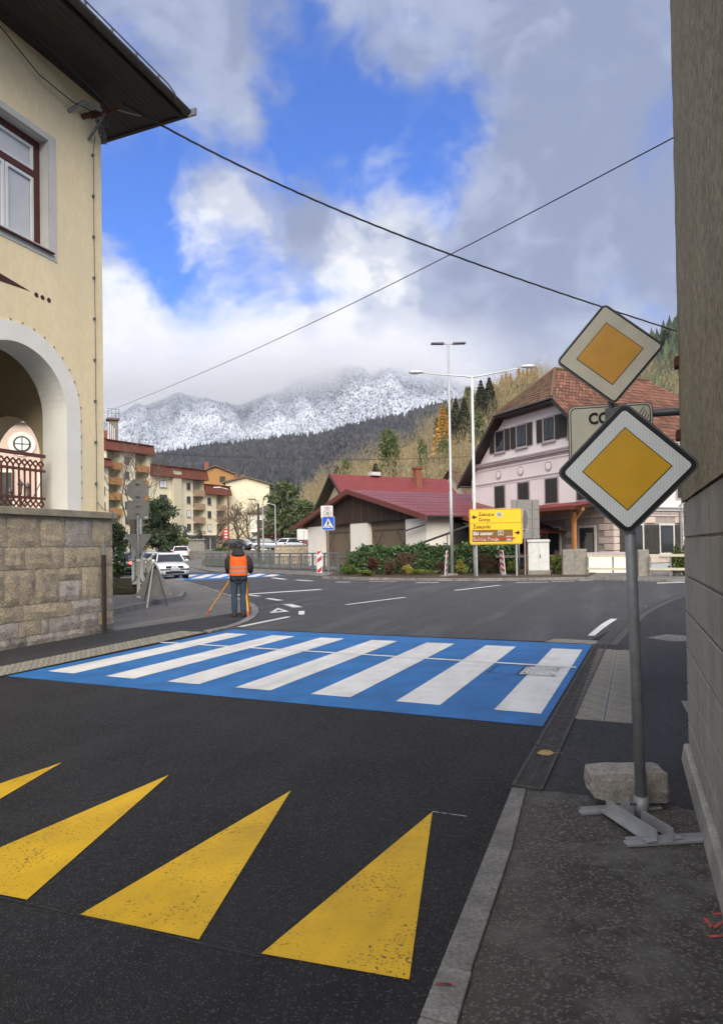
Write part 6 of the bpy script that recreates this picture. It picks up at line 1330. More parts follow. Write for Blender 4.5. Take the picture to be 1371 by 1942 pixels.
def car(name, label, pos, rz, L=3.8, W=1.64, H=1.42, paint='car_white', lights=None, tall=False, plate=None, emblem=False, brake=False, group=None):
    """front faces -y"""
    t = thing(name, label, 'car', pos, rz, group); hw = W/2
    st = [(-.50,.30,.52,.80),(-.485,.20,.68,.93),(-.44,.18,.76,.985),(-.25,.17,.90,1.0),(-.10,.17,.95,1.0),(.25,.17,.97,1.0),(.42,.18,.97,.985),(.485,.22,.93,.93),(.50,.32,.80,.86)]
    if tall: st = [(y,zb*1.1,zt*1.12,w) for y,zb,zt,w in st]
    rings = []
    for y,zb,zt,w in st:
        w *= hw; rings.append([(-w*.90,y*L,zb),(-w,y*L,zb+.10),(-w*1.01,y*L,(zb+zt)/2),(-w*.985,y*L,zt-.08),(-w*.90,y*L,zt-.01),(-w*.45,y*L,zt+.02),(w*.45,y*L,zt+.02),(w*.90,y*L,zt-.01),(w*.985,y*L,zt-.08),(w*1.01,y*L,(zb+zt)/2),(w,y*L,zb+.10),(w*.90,y*L,zb)])
    body = MB().loft(rings).build('body',paint,t,smooth=True); sb_ = body.modifiers.new('s','SUBSURF'); sb_.levels = sb_.render_levels = 1
    zb_ = .94*(1.12 if tall else 1); f0,f1,r0,r1 = -.20*L,.0*L,(.44 if not tall else .47)*L,.30*L
    if True:
        g = MB(); lo = [(-hw*.93,f0,zb_),(hw*.93,f0,zb_),(hw*.93,r0,zb_+.02),(-hw*.93,r0,zb_+.02)]; hi = [(-hw*.72,f1-.06*L,H-.05),(hw*.72,f1-.06*L,H-.05),(hw*.72,r1,H-.06),(-hw*.72,r1,H-.06)]
        g.hexa(lo+hi).build('windows','glass_mid' if paint != 'car_white' else 'glass_dark',t,bev=.05)
        rings = [[(-hw*.74*s_,y,z),(-hw*.5*s_,y,z+.045*s_),(0,y,z+.055*s_),(hw*.5*s_,y,z+.045*s_),(hw*.74*s_,y,z),(hw*.6*s_,y,z-.05),(-hw*.6*s_,y,z-.05)] for y,z,s_ in ((f1-.075*L,H-.06,.97),(f1+.02*L,H-.045,1),(r1-.05*L,H-.045,1),(r1+.02*L,H-.075,.97))]
        rf_ = MB().loft(rings).build('roof',paint,t,smooth=True)
        for s_ in (-1,1):
            MB().bar((s_*hw*.935,f0,zb_),(s_*hw*.735,f1-.06*L,H-.05),.055,.05).build('pillar',paint,t); MB().bar((s_*hw*.935,r0,zb_),(s_*hw*.735,r1,H-.06),.10,.08).build('pillar',paint,t); MB().bar((s_*hw*.945,.10*L,zb_),(s_*hw*.745,.09*L,H-.06),.03,.07).build('pillar','car_black',t)
            MB().ball((s_*(hw+.10),f0+.10,zb_+.06),.10,10,6,(1,.6,.75)).build('mirror',paint,t,smooth=True)
    for s_ in (-1,1):
        for y in (-.325*L,.315*L):
            w_ = MB().tube([(s_*(hw-.20),y,.30),(s_*(hw-.17),y,.30),(s_*(hw+.005),y,.30),(s_*(hw+.02),y,.30)],[.27,.30,.30,.27],20).build('wheel','tyre',t); MB().tube([(s_*(hw+.015),y,.30),(s_*(hw+.028),y,.30)],.19,16).build('rim','rim',w_)
            MB().tube([(s_*(hw-.25),y,.32),(s_*(hw+.004),y,.32)],.345,20).build('wheel_arch','car_black',t)
    yf, yr = -.5*L, .5*L
    for s_ in (-1,1):
        hl = MB().loft([[(s_*(hw*.72+u*.17)+0,yf+.05+.10*(u+1)/2+d,.655+w_*.085*(1.1 if tall else 1)) for u,w_ in circ(1,14)] for d in (.06,-.02)]).build('headlight','headlight_on' if lights else 'lamp_glass',t)
        hl.location.z = .05 if tall else 0
        MB().loft([[(s_*(hw*.80)+u*.13,yr-.10+d,.80*(1.15 if tall else 1)+w_*.10) for u,w_ in circ(1,12)] for d in (0,.11)]).build('tail_light','brake_on' if brake else 'tail_red',t)
        MB().prism(circ(.055,10,(s_*hw*.78,.36)),yf+.02,yf+.10).build('fog_lamp','rim',t)
    MB().prism(rrect(hw*1.2,.10,.04),yf-.005,yf+.10).build('grille','car_black',t,loc=(0,0,.66)); MB().box(-hw*.93,hw*.93,yf-.03,yf+.12,.50,.565).build('bumper_strip','bumper_strip',t,bev=.01); MB().prism(rrect(hw*1.25,.13,.05),yf-.025,yf+.1).build('intake','car_black',t,loc=(0,0,.36)); MB().box(-hw*.9,hw*.9,yf+.02,yf+.2,.19,.24).build('lip','car_black',t)
    MB().box(-.26,.26,yr+.0,yr+.02,.72,.83).build('rear_plate','sign_white',t); MB().box(-hw*.93,hw*.93,yr-.10,yr+.03,.36,.52).build('rear_bumper','car_black' if tall else paint,t,bev=.02)
    MB().hexa([(-hw*.62,r0+.005,zb_+.06),(hw*.62,r0+.005,zb_+.06),(hw*.62,r0+.02,zb_+.06),(-hw*.62,r0+.02,zb_+.06),(-hw*.56,r1+.05*L,H-.12),(hw*.56,r1+.05*L,H-.12),(hw*.56,r1+.06*L,H-.12),(-hw*.56,r1+.06*L,H-.12)]).build('rear_window','glass_dark',t)
    if brake: MB().box(-.16,.16,r1+.03*L,r1+.05*L,H-.07,H-.02).build('brake_light','brake_on',t)
    if plate:
        pl = MB().box(-.27,.27,yf-.05,yf-.03,.475,.59).build('number_plate','sign_white',t); MB().box(-.27,-.23,yf-.052,yf-.05,.475,.59).build('blue_band','sign_blue',pl); text(plate,.10,'sign_black',pl,(.02,yf-.053,.498),align='CENTER',sx=.85)
    if emblem:
        e_ = MB().prism([(-.20,.60),(.20,.60),(.13,.725),(-.13,.725)],yf-.03,yf+.05).build('nose',paint,t); ring(.085,.085,.05,.05,0,0,0,'rim',e_,'emblem',.005).location = (0,yf-.035,.668)
        for o in e_.children: o.rotation_euler = (0,math.pi/4,0); o.scale = (.8,1,1.25)
    return t
p = foot(319,37.6); car('hatchback_car','small white hatchback with its headlights on, driving towards the junction',(p.x,p.y,0),R_(27),plate='GO 19-0SK',lights=True,emblem=True)
p = foot(343,78); p.z += .01; car('suv_car','white crossover car driving away up the grey street',(p.x,p.y,p.z),R_(196),L=4.3,W=1.85,H=1.62,tall=True,brake=True)
for px,Y,rz,pt,lb,H,tl in ((232,44,15,'car_dark','dark car with a lit tail lamp parked behind the planter',1.45,False),(222,50,15,'car_white','white-roofed car parked farthest left behind the planter',1.5,False),(290,46,20,'car_silver','pale silver car behind the poster',1.46,False)):
    p = foot(px,Y); car('parked_car',lb,p,R_(rz)+math.pi,paint=pt,L=4.1,W=1.72,H=H,brake=(px == 232),group='cars parked on the left')
far = [(452,88,'car_dark','dark parked car partly behind the man'),(466,92,'car_white','white parked car right of the man'),(490-6,97,'car_silver','silver parked car by the utility pole'),(553,80,'car_white','white parked car beside the notice panel'),(572,88,'car_red','red parked car behind the notice panel'),(508,84,'car_silver','pale parked car left of the small street lamp'),(540,95,'car_blue','blue parked car behind the small street lamp')]
for k,(px,Y,pt,lb) in enumerate(far): p = foot(px,Y); p.z += .9; car('parked_car',lb,p,R_(70+25*(k%4)),paint=pt,L=4.0,W=1.7,H=1.46,group='cars on the far car park')
tag(MB().box(-26,8,-4,26,-.9,.86).build('car_park','asphalt_grey',loc=(foot(520,84).x,84,gz(0,84)),rot=(0,0,R_(-6))),'raised car park beyond the river','car park',kind='structure')
# ================================================================== apartment blocks
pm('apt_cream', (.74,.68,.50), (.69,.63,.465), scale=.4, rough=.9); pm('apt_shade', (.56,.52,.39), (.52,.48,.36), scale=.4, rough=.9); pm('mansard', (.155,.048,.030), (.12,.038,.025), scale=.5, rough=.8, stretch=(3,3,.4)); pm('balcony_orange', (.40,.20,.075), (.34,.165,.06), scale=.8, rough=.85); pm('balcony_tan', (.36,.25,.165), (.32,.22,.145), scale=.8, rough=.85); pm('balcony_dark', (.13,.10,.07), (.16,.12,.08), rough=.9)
AO, AD = Vector((-46.1,118)), Vector((.545,.839)); AA = math.atan2(AD.y,AD.x)
def apt(label, t0, t1, zt, zl, wins, bals, balmat, cols=(), storeys=5, depth=11, wallmat='apt_cream', name='apartment_block', proud=0.0):
    o = AO+AD*t0; g = gz(0,o.y); t = thing(name,label,'building',(o.x,o.y,g-.3),AA); L = t1-t0; zl -= g; zt -= g; sh = 2.8
    # facade faces -y in this frame
    cuts = sorted([(a-t0,b-t0) for a,b in bals]); x = 0; mb = MB()
    for a,b in cuts+[(L,L)]:
        if a > x: mb.box(x,a,-proud,depth,0,zl)
        x = b
    mb.build('wall',wallmat,t)
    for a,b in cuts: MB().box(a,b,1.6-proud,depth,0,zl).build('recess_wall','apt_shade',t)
    ms = MB().hexa([(-.3,-1.1-proud,zl-.05),(L+.3,-1.1-proud,zl-.05),(L+.3,1.2,zl-.05),(-.3,1.2,zl-.05),(-.3,-.45-proud,zt-.15),(L+.3,-.45-proud,zt-.15),(L+.3,1.2,zt-.15),(-.3,1.2,zt-.15)]).build('mansard_panel','mansard',t)
    MB().hexa([(-.4,-.75-proud,zt-.15),(L+.4,-.75-proud,zt-.15),(L+.4,depth+.5,zt+.6),(-.4,depth+.5,zt+.6),(-.4,-.75-proud,zt),(L+.4,-.75-proud,zt),(L+.4,depth+.5,zt+.8),(-.4,depth+.5,zt+.8)]).build('roof','mansard',t)
    for k in range(1,int(L/3.2)+1): MB().box(k*3.2-.03,k*3.2+.03,-1.12-proud,-1.0-proud,zl-.05,zl+.1).build('panel_joint','balcony_dark',ms)
    for s_ in range(storeys):
        z0 = zl-.35-sh*(s_+1)+.95
        if z0 < 1: break
        for a,b in wins:
            f = MB().box(a-t0,b-t0,-.05-proud,.10-proud,z0,z0+1.45).build('window','soffit',t); MB().box(a-t0+.10,b-t0-.10,-.07-proud,-.05-proud,z0+.1,z0+1.35).build('pane','glass_mid' if (s_+int(a)) % 3 else 'blind',f); MB().box((a+b)/2-t0-.05,(a+b)/2-t0+.05,-.08-proud,-.07-proud,z0+.1,z0+1.35).build('mullion','soffit',f); MB().box(a-t0-.1,b-t0+.1,-.16-proud,-.05-proud,z0-.1,z0).build('sill','trim_grey',f)
        for a,b in bals:
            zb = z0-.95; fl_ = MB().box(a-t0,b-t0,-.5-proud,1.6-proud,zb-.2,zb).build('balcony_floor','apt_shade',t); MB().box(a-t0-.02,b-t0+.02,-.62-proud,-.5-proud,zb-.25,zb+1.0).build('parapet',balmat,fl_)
            dw = MB().box(a-t0+.3,(a+b)/2-t0,1.5-proud,1.6-proud,zb+.1,zb+2.1).build('balcony_door','glass_dark',fl_)
    for c_ in cols: MB().tube([(c_-t0,-.15-proud,0),(c_-t0,-.15-proud,zl)],.07,6).build('downpipe','galv_dark',t)
    return t, L, zt, g
a1,_,_,_ = apt('tallest apartment block with orange balconies beside the yellow house',.6,10.6,22.0,20.1,[(4.6,5.6)],[(.9,3.6),(7.0,9.6)],'balcony_orange',storeys=6)
apt('low corner of the apartment row showing just beside the yellow house',-9,.55,18.4,16.9,[(-3.2,-1.9),(-.95,-.15)],[(-7.5,-4.5)],'balcony_orange',storeys=5,proud=.8)
apt('middle apartment block with brown mansard roof and wide dark windows',10.7,24.4,18.5,16.3,[(12.6,14.4),(19.5,20.5)],[(21.2,24.0)],'balcony_tan',cols=(17.6,),storeys=5); 
sb1 = apt('lower right apartment block with balconies next to the cream gable',24.5,31.2,15.6,13.5,[(25.2,26.2)],[(27.8,30.2)],'balcony_tan',storeys=4)[0]
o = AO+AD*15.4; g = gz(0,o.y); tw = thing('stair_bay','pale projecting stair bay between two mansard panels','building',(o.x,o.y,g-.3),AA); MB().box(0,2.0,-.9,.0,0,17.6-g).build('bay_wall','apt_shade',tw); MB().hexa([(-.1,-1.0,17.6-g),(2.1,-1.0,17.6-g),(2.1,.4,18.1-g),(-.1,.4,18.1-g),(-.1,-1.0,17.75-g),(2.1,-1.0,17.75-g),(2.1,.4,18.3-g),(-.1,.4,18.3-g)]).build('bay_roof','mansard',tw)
o = AO+AD*26; pb2 = thing('shop_front','grey shop front on the ground floor of the apartment row','building',(o.x-.4,o.y-1.6,gz(0,o.y)-.3),AA); MB().box(-5,5,0,1.2,0,3.4).build('front','trim_grey',pb2)
for k in range(5): MB().box(-4.6+k*1.9,-3.1+k*1.9,-.04,0,.5,3.0).build('shop_window','glass_mid',pb2)
MB().hexa([(-5.2,-.6,3.4),(5.2,-.6,3.4),(5.2,1.2,3.6),(-5.2,1.2,3.6),(-5.2,-.6,3.5),(5.2,-.6,3.5),(5.2,1.2,3.7),(-5.2,1.2,3.7)]).build('canopy','pale_frame',pb2)
# chimney stack with pipes and cage
p = at(216,850,126); t = thing('chimney_stack','tall concrete chimney with pipes and a cage above the apartments','chimney',(p.x,p.y,10),R_(30)); zt = at(216,797,126).z-10; MB().box(-.75,.75,-.75,.75,0,zt).build('stack','concrete',t)
for k in range(4): MB().tube([(-1.0+k*.35,-.95,0),(-1.0+k*.35,-.95,zt-.6-.35*k)],.13,8).build('pipe','pale_frame',t)
MB().box(-1.25,1.0,-1.2,1.0,zt-.1,zt+.25).build('platform','balcony_dark',t)
for x in (-1.1,-.4,.3,.9): MB().tube([(x,-1.0,zt+.2),(x,-1.0,zt+2.0)],.05,5).build('cage_bar','galv_dark',t)
for z in (1.1,1.95): MB().box(-1.15,.95,-1.03,-.97,zt+z,zt+z+.07).build('cage_rail','galv_dark',t)
MB().box(-3.6,-1.2,-.9,.9,zt-3.6,zt-2.2).build('brick_stub','brick',t)
# cream house with gable towards us, orange house behind
p = foot(471,146); ch_ = thing('cream_house','tall plain cream house with low gable at the end of the apartment row','building',(p.x,p.y,p.z-.3),R_(6)); w_ = 9.6; zp_ = at(465,904,146).z-p.z; ze = zp_-1.5
MB().prism([(-w_/2,0),(w_/2,0),(w_/2,ze),(-.4,zp_),(-w_/2,ze+.5)],0,12).build('wall','apt_cream',ch_)
for x0,z0,x1,z1 in ((-w_/2-.7,ze+.35,-.4,zp_+.1),(w_/2+.7,ze-.1,-.4,zp_+.1)): MB().hexa([(x0,-.6,z0),(x1,-.6,z1),(x1,12.5,z1),(x0,12.5,z0),(x0,-.6,z0+.3),(x1,-.6,z1+.3),(x1,12.5,z1+.3),(x0,12.5,z0+.3)]).build('roof_slab','balcony_dark',ch_)
for x in (-3.2,-1.6): MB().box(x,x+.9,3,4,zp_-.6,zp_+1.1).build('chimney','brick',ch_)
MB().box(-w_/2,w_/2,-.04,0,0,2.2).build('base_band','apt_shade',ch_); MB().box(1.3,2.5,-.06,-.0,.3,1.7).build('door','balcony_dark',ch_)
p = foot(411,170); oh = thing('orange_house','orange house top showing behind the apartment row','building',(p.x,p.y,p.z-.3),R_(12)); zo_ = at(411,882,170).z-p.z; pm('orange_wall',(.42,.22,.08),rough=.9); MB().prism([(-5,0),(5,0),(5,zo_-2.2),(0,zo_-.3),(-5,zo_-2.2)],0,10).build('wall','orange_wall',oh)
for s_ in (-1,1): MB().hexa([(s_*5.8,-.6,zo_-2.4),(0,-.6,zo_),(0,10.5,zo_),(s_*5.8,10.5,zo_-2.4),(s_*5.8,-.6,zo_-2.1),(0,-.6,zo_+.3),(0,10.5,zo_+.3),(s_*5.8,10.5,zo_-2.1)]).build('roof_slab','balcony_dark',oh)
MB().box(-2.8,-1.8,2,3,zo_-1,zo_+1.4).build('chimney','brick',oh); w2 = MB().box(1.0,2.4,-.06,0,zo_-4.2,zo_-2.6).build('window','soffit',oh)
p = foot(528,120); vh = thing('white_house','small white house with balconies under the pine','building',(p.x,p.y,p.z),R_(5)); MB().box(-5,5,0,8,0,7.0).build('wall','white_wall',vh); MB().prism([(-5.6,6.9),(5.6,6.9),(0,9.2)],-.6,8.6).build('roof','balcony_dark',vh)
for z in (1.2,4.2):
    for x in (-3.8,-.6,2.4): w2 = MB().box(x,x+1.3,-.06,0,z,z+1.5).build('window','soffit',vh); MB().box(x+.1,x+1.2,-.08,-.06,z+.1,z+1.4).build('pane','glass_mid',w2)
MB().box(-4.8,4.8,-1.0,0,3.3,3.5).build('balcony','balcony_dark',vh)
# pale pink house seen through the loggia, with lanterns
p = at(38,900,33); oc = thing('oculus_house','pale peach house with a round window seen through the loggia','building',(p.x,33,0),R_(24)); pm('peach_wall',(.66,.52,.42),(.62,.485,.39),scale=.8,rough=.9); zo2 = at(43,842,33).z
MB().box(-6,1.9,0,6,-.1,zo2+2.0).build('wall','peach_wall',oc); MB().box(-6.2,2.0,-.25,.0,zo2+1.05,zo2+1.18).build('cornice','trim_grey',oc); MB().box(-6.4,2.3,-1.0,6.5,zo2+2.0,zo2+2.25).build('eave','soffit',oc)
m_ = MB().prism(circ(.62,28,(.12,zo2)),-.05,0).build('oculus','white_render',oc); MB().prism(circ(.40,28,(.12,zo2)),-.08,-.05).build('oculus_frame','needle_dark',m_); MB().prism(circ(.32,24,(.12,zo2)),-.10,-.08).build('pane','blind',m_); MB().box(.10,.14,-.12,-.10,zo2-.33,zo2+.33).box(-.22,.46,-.12,-.10,zo2-.02,zo2+.02).build('glazing_bar','needle_dark',m_)
for x in (-1.15,.95,-3.4,-5.4):
    f_ = MB().box(x-.12,x+.92,-.05,0,zo2-3.3,zo2-1.35).build('window','white_render',oc); MB().box(x,x+.8,-.08,-.05,zo2-3.2,zo2-1.45).build('sash','needle_dark',f_); MB().box(x+.08,x+.36,-.09,-.08,zo2-3.1,zo2-1.55).box(x+.44,x+.72,-.09,-.08,zo2-3.1,zo2-1.55).build('pane','glass_mid',f_)
p = at(40,950,24.0); lt = thing('lantern_post','dark iron post with a ring of old-style lanterns seen through the loggia','street lamp',(p.x,24.0,0)); zl_ = at(40,945,24).z; MB().tube([(0,0,0),(0,0,zl_)],.05,8).build('post','galv_dark',lt); pm('lantern_glass',(.30,.28,.24),rough=.2)
for dx,dz in ((-.38,.05),(0,.32),(.26,.22),(.80,.85)):
    MB().tube([(0,0,zl_-.25),(dx*.5,0,zl_-.35+dz*.3),(dx,0,zl_-.15+dz)],.016,5).build('arm','galv_dark',lt); b_ = MB().lathe([(.05,zl_-.12+dz),(.085,zl_+.18+dz)],(dx,0,0),6).build('lantern','lantern_glass',lt); MB().lathe([(.14,zl_+.18+dz),(.04,zl_+.30+dz),(.01,zl_+.38+dz)],(dx,0,0),6).lathe([(.03,zl_-.2+dz),(.06,zl_-.12+dz)],(dx,0,0),6).build('lantern_cap','galv_dark',b_)
# statue on its pedestal
p = foot(366,100); sm_ = thing('statue','dark bronze pair of seated figures on a stained stone pedestal','statue',p,R_(8)); pm('bronze',(.028,.036,.032),(.05,.065,.055),scale=6,rough=.5,metal=.4)
MB().hexa([(-1.9,-.8,0),(1.9,-.8,0),(1.9,.8,0),(-1.9,.8,0),(-1.75,-.7,2.25),(1.75,-.7,2.25),(1.75,.7,2.25),(-1.75,.7,2.25)]).box(-1.95,1.95,-.9,.9,2.25,2.42).build('pedestal','concrete',sm_)
for x,s_ in ((-1.1,1),(1.05,-1)):
    skin('figure',[((x,0,2.95),(.34,.30)),((x-.05*s_,0,3.5),(.30,.26)),((x,0,3.95),(.32,.24)),((x+.02*s_,0,4.2),(.10,.10)),((x+.06*s_,0,4.42),(.17,.18)),((x+.5*s_,-.1,2.95),(.18,.18)),((x+.62*s_,-.1,2.45),(.13,.13)),((x+.35*s_,-.15,3.55),(.11,.11)),((x+.75*s_,-.15,3.5),(.09,.09)),((x-.25*s_,.1,2.5),(.35,.3))],[(0,1),(1,2),(2,3),(3,4),(0,5),(5,6),(2,7),(7,8),(0,9)],'bronze',sm_,1)
# trees among the houses
p = foot(252,50); t = tag(MB().tube([(0,0,0),(.1,0,2),(0,0,5.2)],[.34,.28,.2],8).build('ivy_trunk','bark',loc=p),'thick old tree trunk behind the sign backs','tree')
bare_tree('bare tree with fine branches in front of the tall apartment block',foot(252,66),12.5,5,.50,'twig',.16,first=.34,seed=4)
for px,Y,h,sd_,lb,lv in ((410,100,10.5,8,'bare round-crowned tree in front of the lower apartment block',None),(452,96,10.5,12,'bare tree with short trunk before the cream house',None),(472,94,10.5,15,'bare tree with a few rust leaves before the cream house',('leaf_brown',400,.12))):
    bare_tree(lb,foot(px,Y),h,5,.62,'twig',.2,first=.26,seed=sd_,leaves=lv,group='bare trees before the cream house')
def pine(label,pos,h,w,mat='needle_pine',n=9500,size=.42,name='pine_tree'):
    t = thing(name,label,'tree',pos); P = []
    for k in range(46):
        f = random.random()**.9; z = h*(.16+.80*f); r = w*(1-f**1.6*.85)*random.uniform(.55,1.0); a = random.uniform(0,6.28); c_ = np.array((r*.72*math.cos(a),r*.72*math.sin(a),z)); q = rng.normal(size=(n//46,3))*np.array((w*.17,w*.17,h*.035)); P.append(c_+q)
    V,F_ = leaf_geo(np.concatenate(P),size,.3); npmesh('crown',V,F_,mat,t); MB().tube([(0,0,0),(.2,0,h*.5),(0,0,h*.95)],[.28,.2,.05],6).build('trunk','bark',t); return t
pine('broad dark yew in front of the apartments',foot(304,84),7.6,3.3,'needle_dark',6500,.34,'yew_tree'); pine('dark evergreen behind the stone wall and the sign backs',foot(216,46),3.6,1.5,'needle_dark',3000,.18,'yew_tree')
pine('tall green pine beyond the car park',foot(545,104),11.0,4.2,size=.5); pine('lower green pine merging with the tall one at its right',foot(578,100),7.8,3.4,size=.45); pine('small dark pine at the barn gable',foot(600,110),6.5,2.6,size=.45)
P_ = foot(520,98); bush('brownish leafy bush under the pine','bush',P_,(2.6,1.5,1.6),'leaf_brown',1800,.2)
for px,Y,r in ((415,82,(2.2,.8,.85)),(445,84,(2.0,.8,.75)),(600,78,(3.0,.8,.7)),(560,100,(3.,1,.9))): p = foot(px,Y); p.z += .5 if px > 500 else 0; bush({415:'clipped green hedge left of the man',445:'clipped dark hedge behind the man',600:'green hedge at the car park edge by the barn',560:'round green bush at the back of the car park'}[px],'hedge',p,r,'leaf_hedge',2000,.16,group='hedges beyond the road',stems=False)

# ================================================================== hills and mountains
def ridge(name, label, prof, Ynear, Yfar, mat, nx=160, ny=40, rough_=8.0, zlow=0.0, seedv=1, power=.85, yvar=0.0, gully=0.0):
    """a slope that climbs from Ynear to a crest at Yfar whose skyline follows prof (photograph columns and heights)"""
    xs_, ys_ = [p[0] for p in prof], [p[1] for p in prof]; V = np.zeros((ny+1,nx+1,3)); rr = np.random.default_rng(seedv)
    ph = rr.uniform(0,6.28,(6,2)); 
    for i in range(nx+1):
        px = xs_[0]+(xs_[-1]-xs_[0])*i/nx; py = float(np.interp(px,xs_,ys_)); top = at(px,py,Yfar); u = top.x/Yfar
        for j in range(ny+1):
            f = j/ny; Y = Ynear+(Yfar-Ynear)*f; x = u*Y; zb = gz(0,Y)-2
            z = zlow+(top.z-zlow)*f**power; env = math.sin(math.pi*min(f,.999))**.7
            wob = sum(math.sin(x*.9/rough_*(1.7**k)*.25+ph[k,0]+Y*.6/rough_*(1.6**k)*.25+ph[k,1])/(1.5**k) for k in range(6))
            g_ = sum(abs(math.sin(px*(.021+.017*k)+ph[k,0]+f*(1.1+.6*k)))*(.62**k) for k in range(5))-1.1 if gully else 0
            V[j,i] = (x,Y+0*yvar,max(z+wob*rough_*.35*env+g_*gully*env*(.4+f),-3))
    # back side
    back = V[-1].copy(); back[:,1] += (Yfar-Ynear)*.6; back[:,2] = -5; V = np.concatenate([V,back[None]],0); NY = ny+1
    idx = np.arange((NY+1)*(nx+1)).reshape(NY+1,nx+1); Fq = np.stack([idx[:-1,:-1],idx[:-1,1:],idx[1:,1:],idx[1:,:-1]],-1).reshape(-1,4)
    o = npmesh(name,V.reshape(-1,3),Fq,mat,smooth=True); tag(o,label,'mountain',kind='structure'); return V[:-1]
def pick(V, n, fr=(0,1), pxr=None, crest=False):
    ny, nx = V.shape[0]-1, V.shape[1]-1; j = rng.uniform(fr[0],fr[1],n)*(ny-1e-3); i = rng.uniform(0,1,n)*(nx-1e-3)
    if crest: j = np.full(n,ny-1e-3)-rng.uniform(0,.05,n)*ny
    j0, i0 = j.astype(int), i.astype(int); fj, fi = (j-j0)[:,None], (i-i0)[:,None]
    return (V[j0,i0]*(1-fi)+V[j0,i0+1]*fi)*(1-fj)+(V[j0+1,i0]*(1-fi)+V[j0+1,i0+1]*fi)*fj, j/ny
def cone_trees(name, P, h, w, mat, parent=None, sides=5):
    n = len(P); hh = h*rng.uniform(.55,1.35,n); ww = w*rng.uniform(.7,1.3,n); a0 = rng.uniform(0,6.28,n); V = np.zeros((n,2*sides+1,3))
    for k in range(sides):
        a = a0+2*np.pi*k/sides; V[:,k] = P+np.stack([np.cos(a)*ww,np.sin(a)*ww,hh*.06],1); V[:,sides+k] = P+np.stack([np.cos(a+.6)*ww*.62,np.sin(a+.6)*ww*.62,hh*.52],1)
    V[:,2*sides] = P+np.stack([rng.normal(size=n)*w*.1,rng.normal(size=n)*w*.1,hh],1); base = (np.arange(n)*(2*sides+1))[:,None]; F_ = []
    for k in range(sides):
        k2 = (k+1)%sides; F_ += [base+np.array([k,k2,sides+k]),base+np.array([k2,sides+k2,sides+k]),base+np.array([sides+k,sides+k2,2*sides])]
    o = npmesh(name,V.reshape(-1,3),np.concatenate(F_),mat,parent); return o
def round_trees(name, P, h, w, mat):                                 # broad crowns: squat irregular lumps
    n = len(P); sides = 6; hh = h*rng.uniform(.6,1.3,n); ww = w*rng.uniform(.6,1.4,n); a0 = rng.uniform(0,6.28,n); lv = ((.10,.35),(.40,1.0),(.78,.72)); V = np.zeros((n,3*sides+1,3))
    for l,(fz,fw) in enumerate(lv):
        for k in range(sides): a = a0+2*np.pi*k/sides+l*.4; q = ww*fw*rng.uniform(.7,1.25,n); V[:,l*sides+k] = P+np.stack([np.cos(a)*q,np.sin(a)*q,hh*fz*rng.uniform(.9,1.1,n)],1)
    V[:,-1] = P+np.stack([0*hh,0*hh,hh],1); base = (np.arange(n)*(3*sides+1))[:,None]; F_ = []
    for k in range(sides):
        k2 = (k+1)%sides
        for l in (0,1): F_ += [base+np.array([l*sides+k,l*sides+k2,(l+1)*sides+k]),base+np.array([l*sides+k2,(l+1)*sides+k2,(l+1)*sides+k])]
        F_.append(base+np.array([2*sides+k,2*sides+k2,3*sides]))
    return npmesh(name,V.reshape(-1,3),np.concatenate(F_),mat)
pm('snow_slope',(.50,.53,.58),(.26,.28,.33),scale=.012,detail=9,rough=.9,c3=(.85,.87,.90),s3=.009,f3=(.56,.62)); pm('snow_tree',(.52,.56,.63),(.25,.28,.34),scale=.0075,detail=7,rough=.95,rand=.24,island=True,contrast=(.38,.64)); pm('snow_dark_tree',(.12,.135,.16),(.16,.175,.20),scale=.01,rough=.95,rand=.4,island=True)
pm('wood_floor',(.028,.032,.042),(.040,.042,.050),scale=.02,detail=8,rough=.95); pm('wood_dark',(.016,.022,.030),(.026,.031,.038),scale=.01,rough=.95,rand=.4,island=True); pm('wood_hazed',(.036,.037,.044),(.052,.049,.052),scale=.01,rough=.95,rand=.35,island=True)  # blue haze and cloud shade put into these dark wood colours
pm('litter',(.24,.15,.075),(.19,.14,.07),scale=.06,detail=8,rough=.95,c3=(.10,.10,.04),s3=.03,f3=(.5,.62)); pm('bush_tan',(.31,.265,.13),(.25,.225,.10),scale=.03,rough=.95,rand=.3,island=True); pm('bush_russet',(.30,.17,.075),(.24,.15,.07),scale=.03,rough=.95,rand=.35,island=True)
def wood(o, label): return tag(o,label,'forest',kind='stuff')
# far snowy mountain
SN = ridge('snowy_mountain','high snowy forested mountain with its tops in cloud',[(-300,800),(60,800),(200,808),(255,782),(300,765),(345,752),(400,768),(455,772),(520,750),(580,722),(640,700),(700,712),(745,700),(800,712),(850,722),(900,740),(960,770),(1100,820),(1500,860)],1150,1900,'snow_slope',rough_=60,seedv=5,nx=320,ny=70,power=.8,zlow=40,gully=34)
P,f = pick(SN,70000,(.25,1)); wood(round_trees('snow_forest',P,8,3.3,'snow_tree'),'frosted broadleaf forest covering the snowy mountain')
P,f = pick(SN,4500,(.3,1)); wood(cone_trees('dark_spruces_in_snow',P,11,2.0,'snow_dark_tree'),'dark spruces scattered over the snowy mountain'); P,f = pick(SN,1900,crest=True); wood(cone_trees('crest_spruces',P,10,2.0,'snow_dark_tree'),'dark spruces along the crest of the snowy mountain')
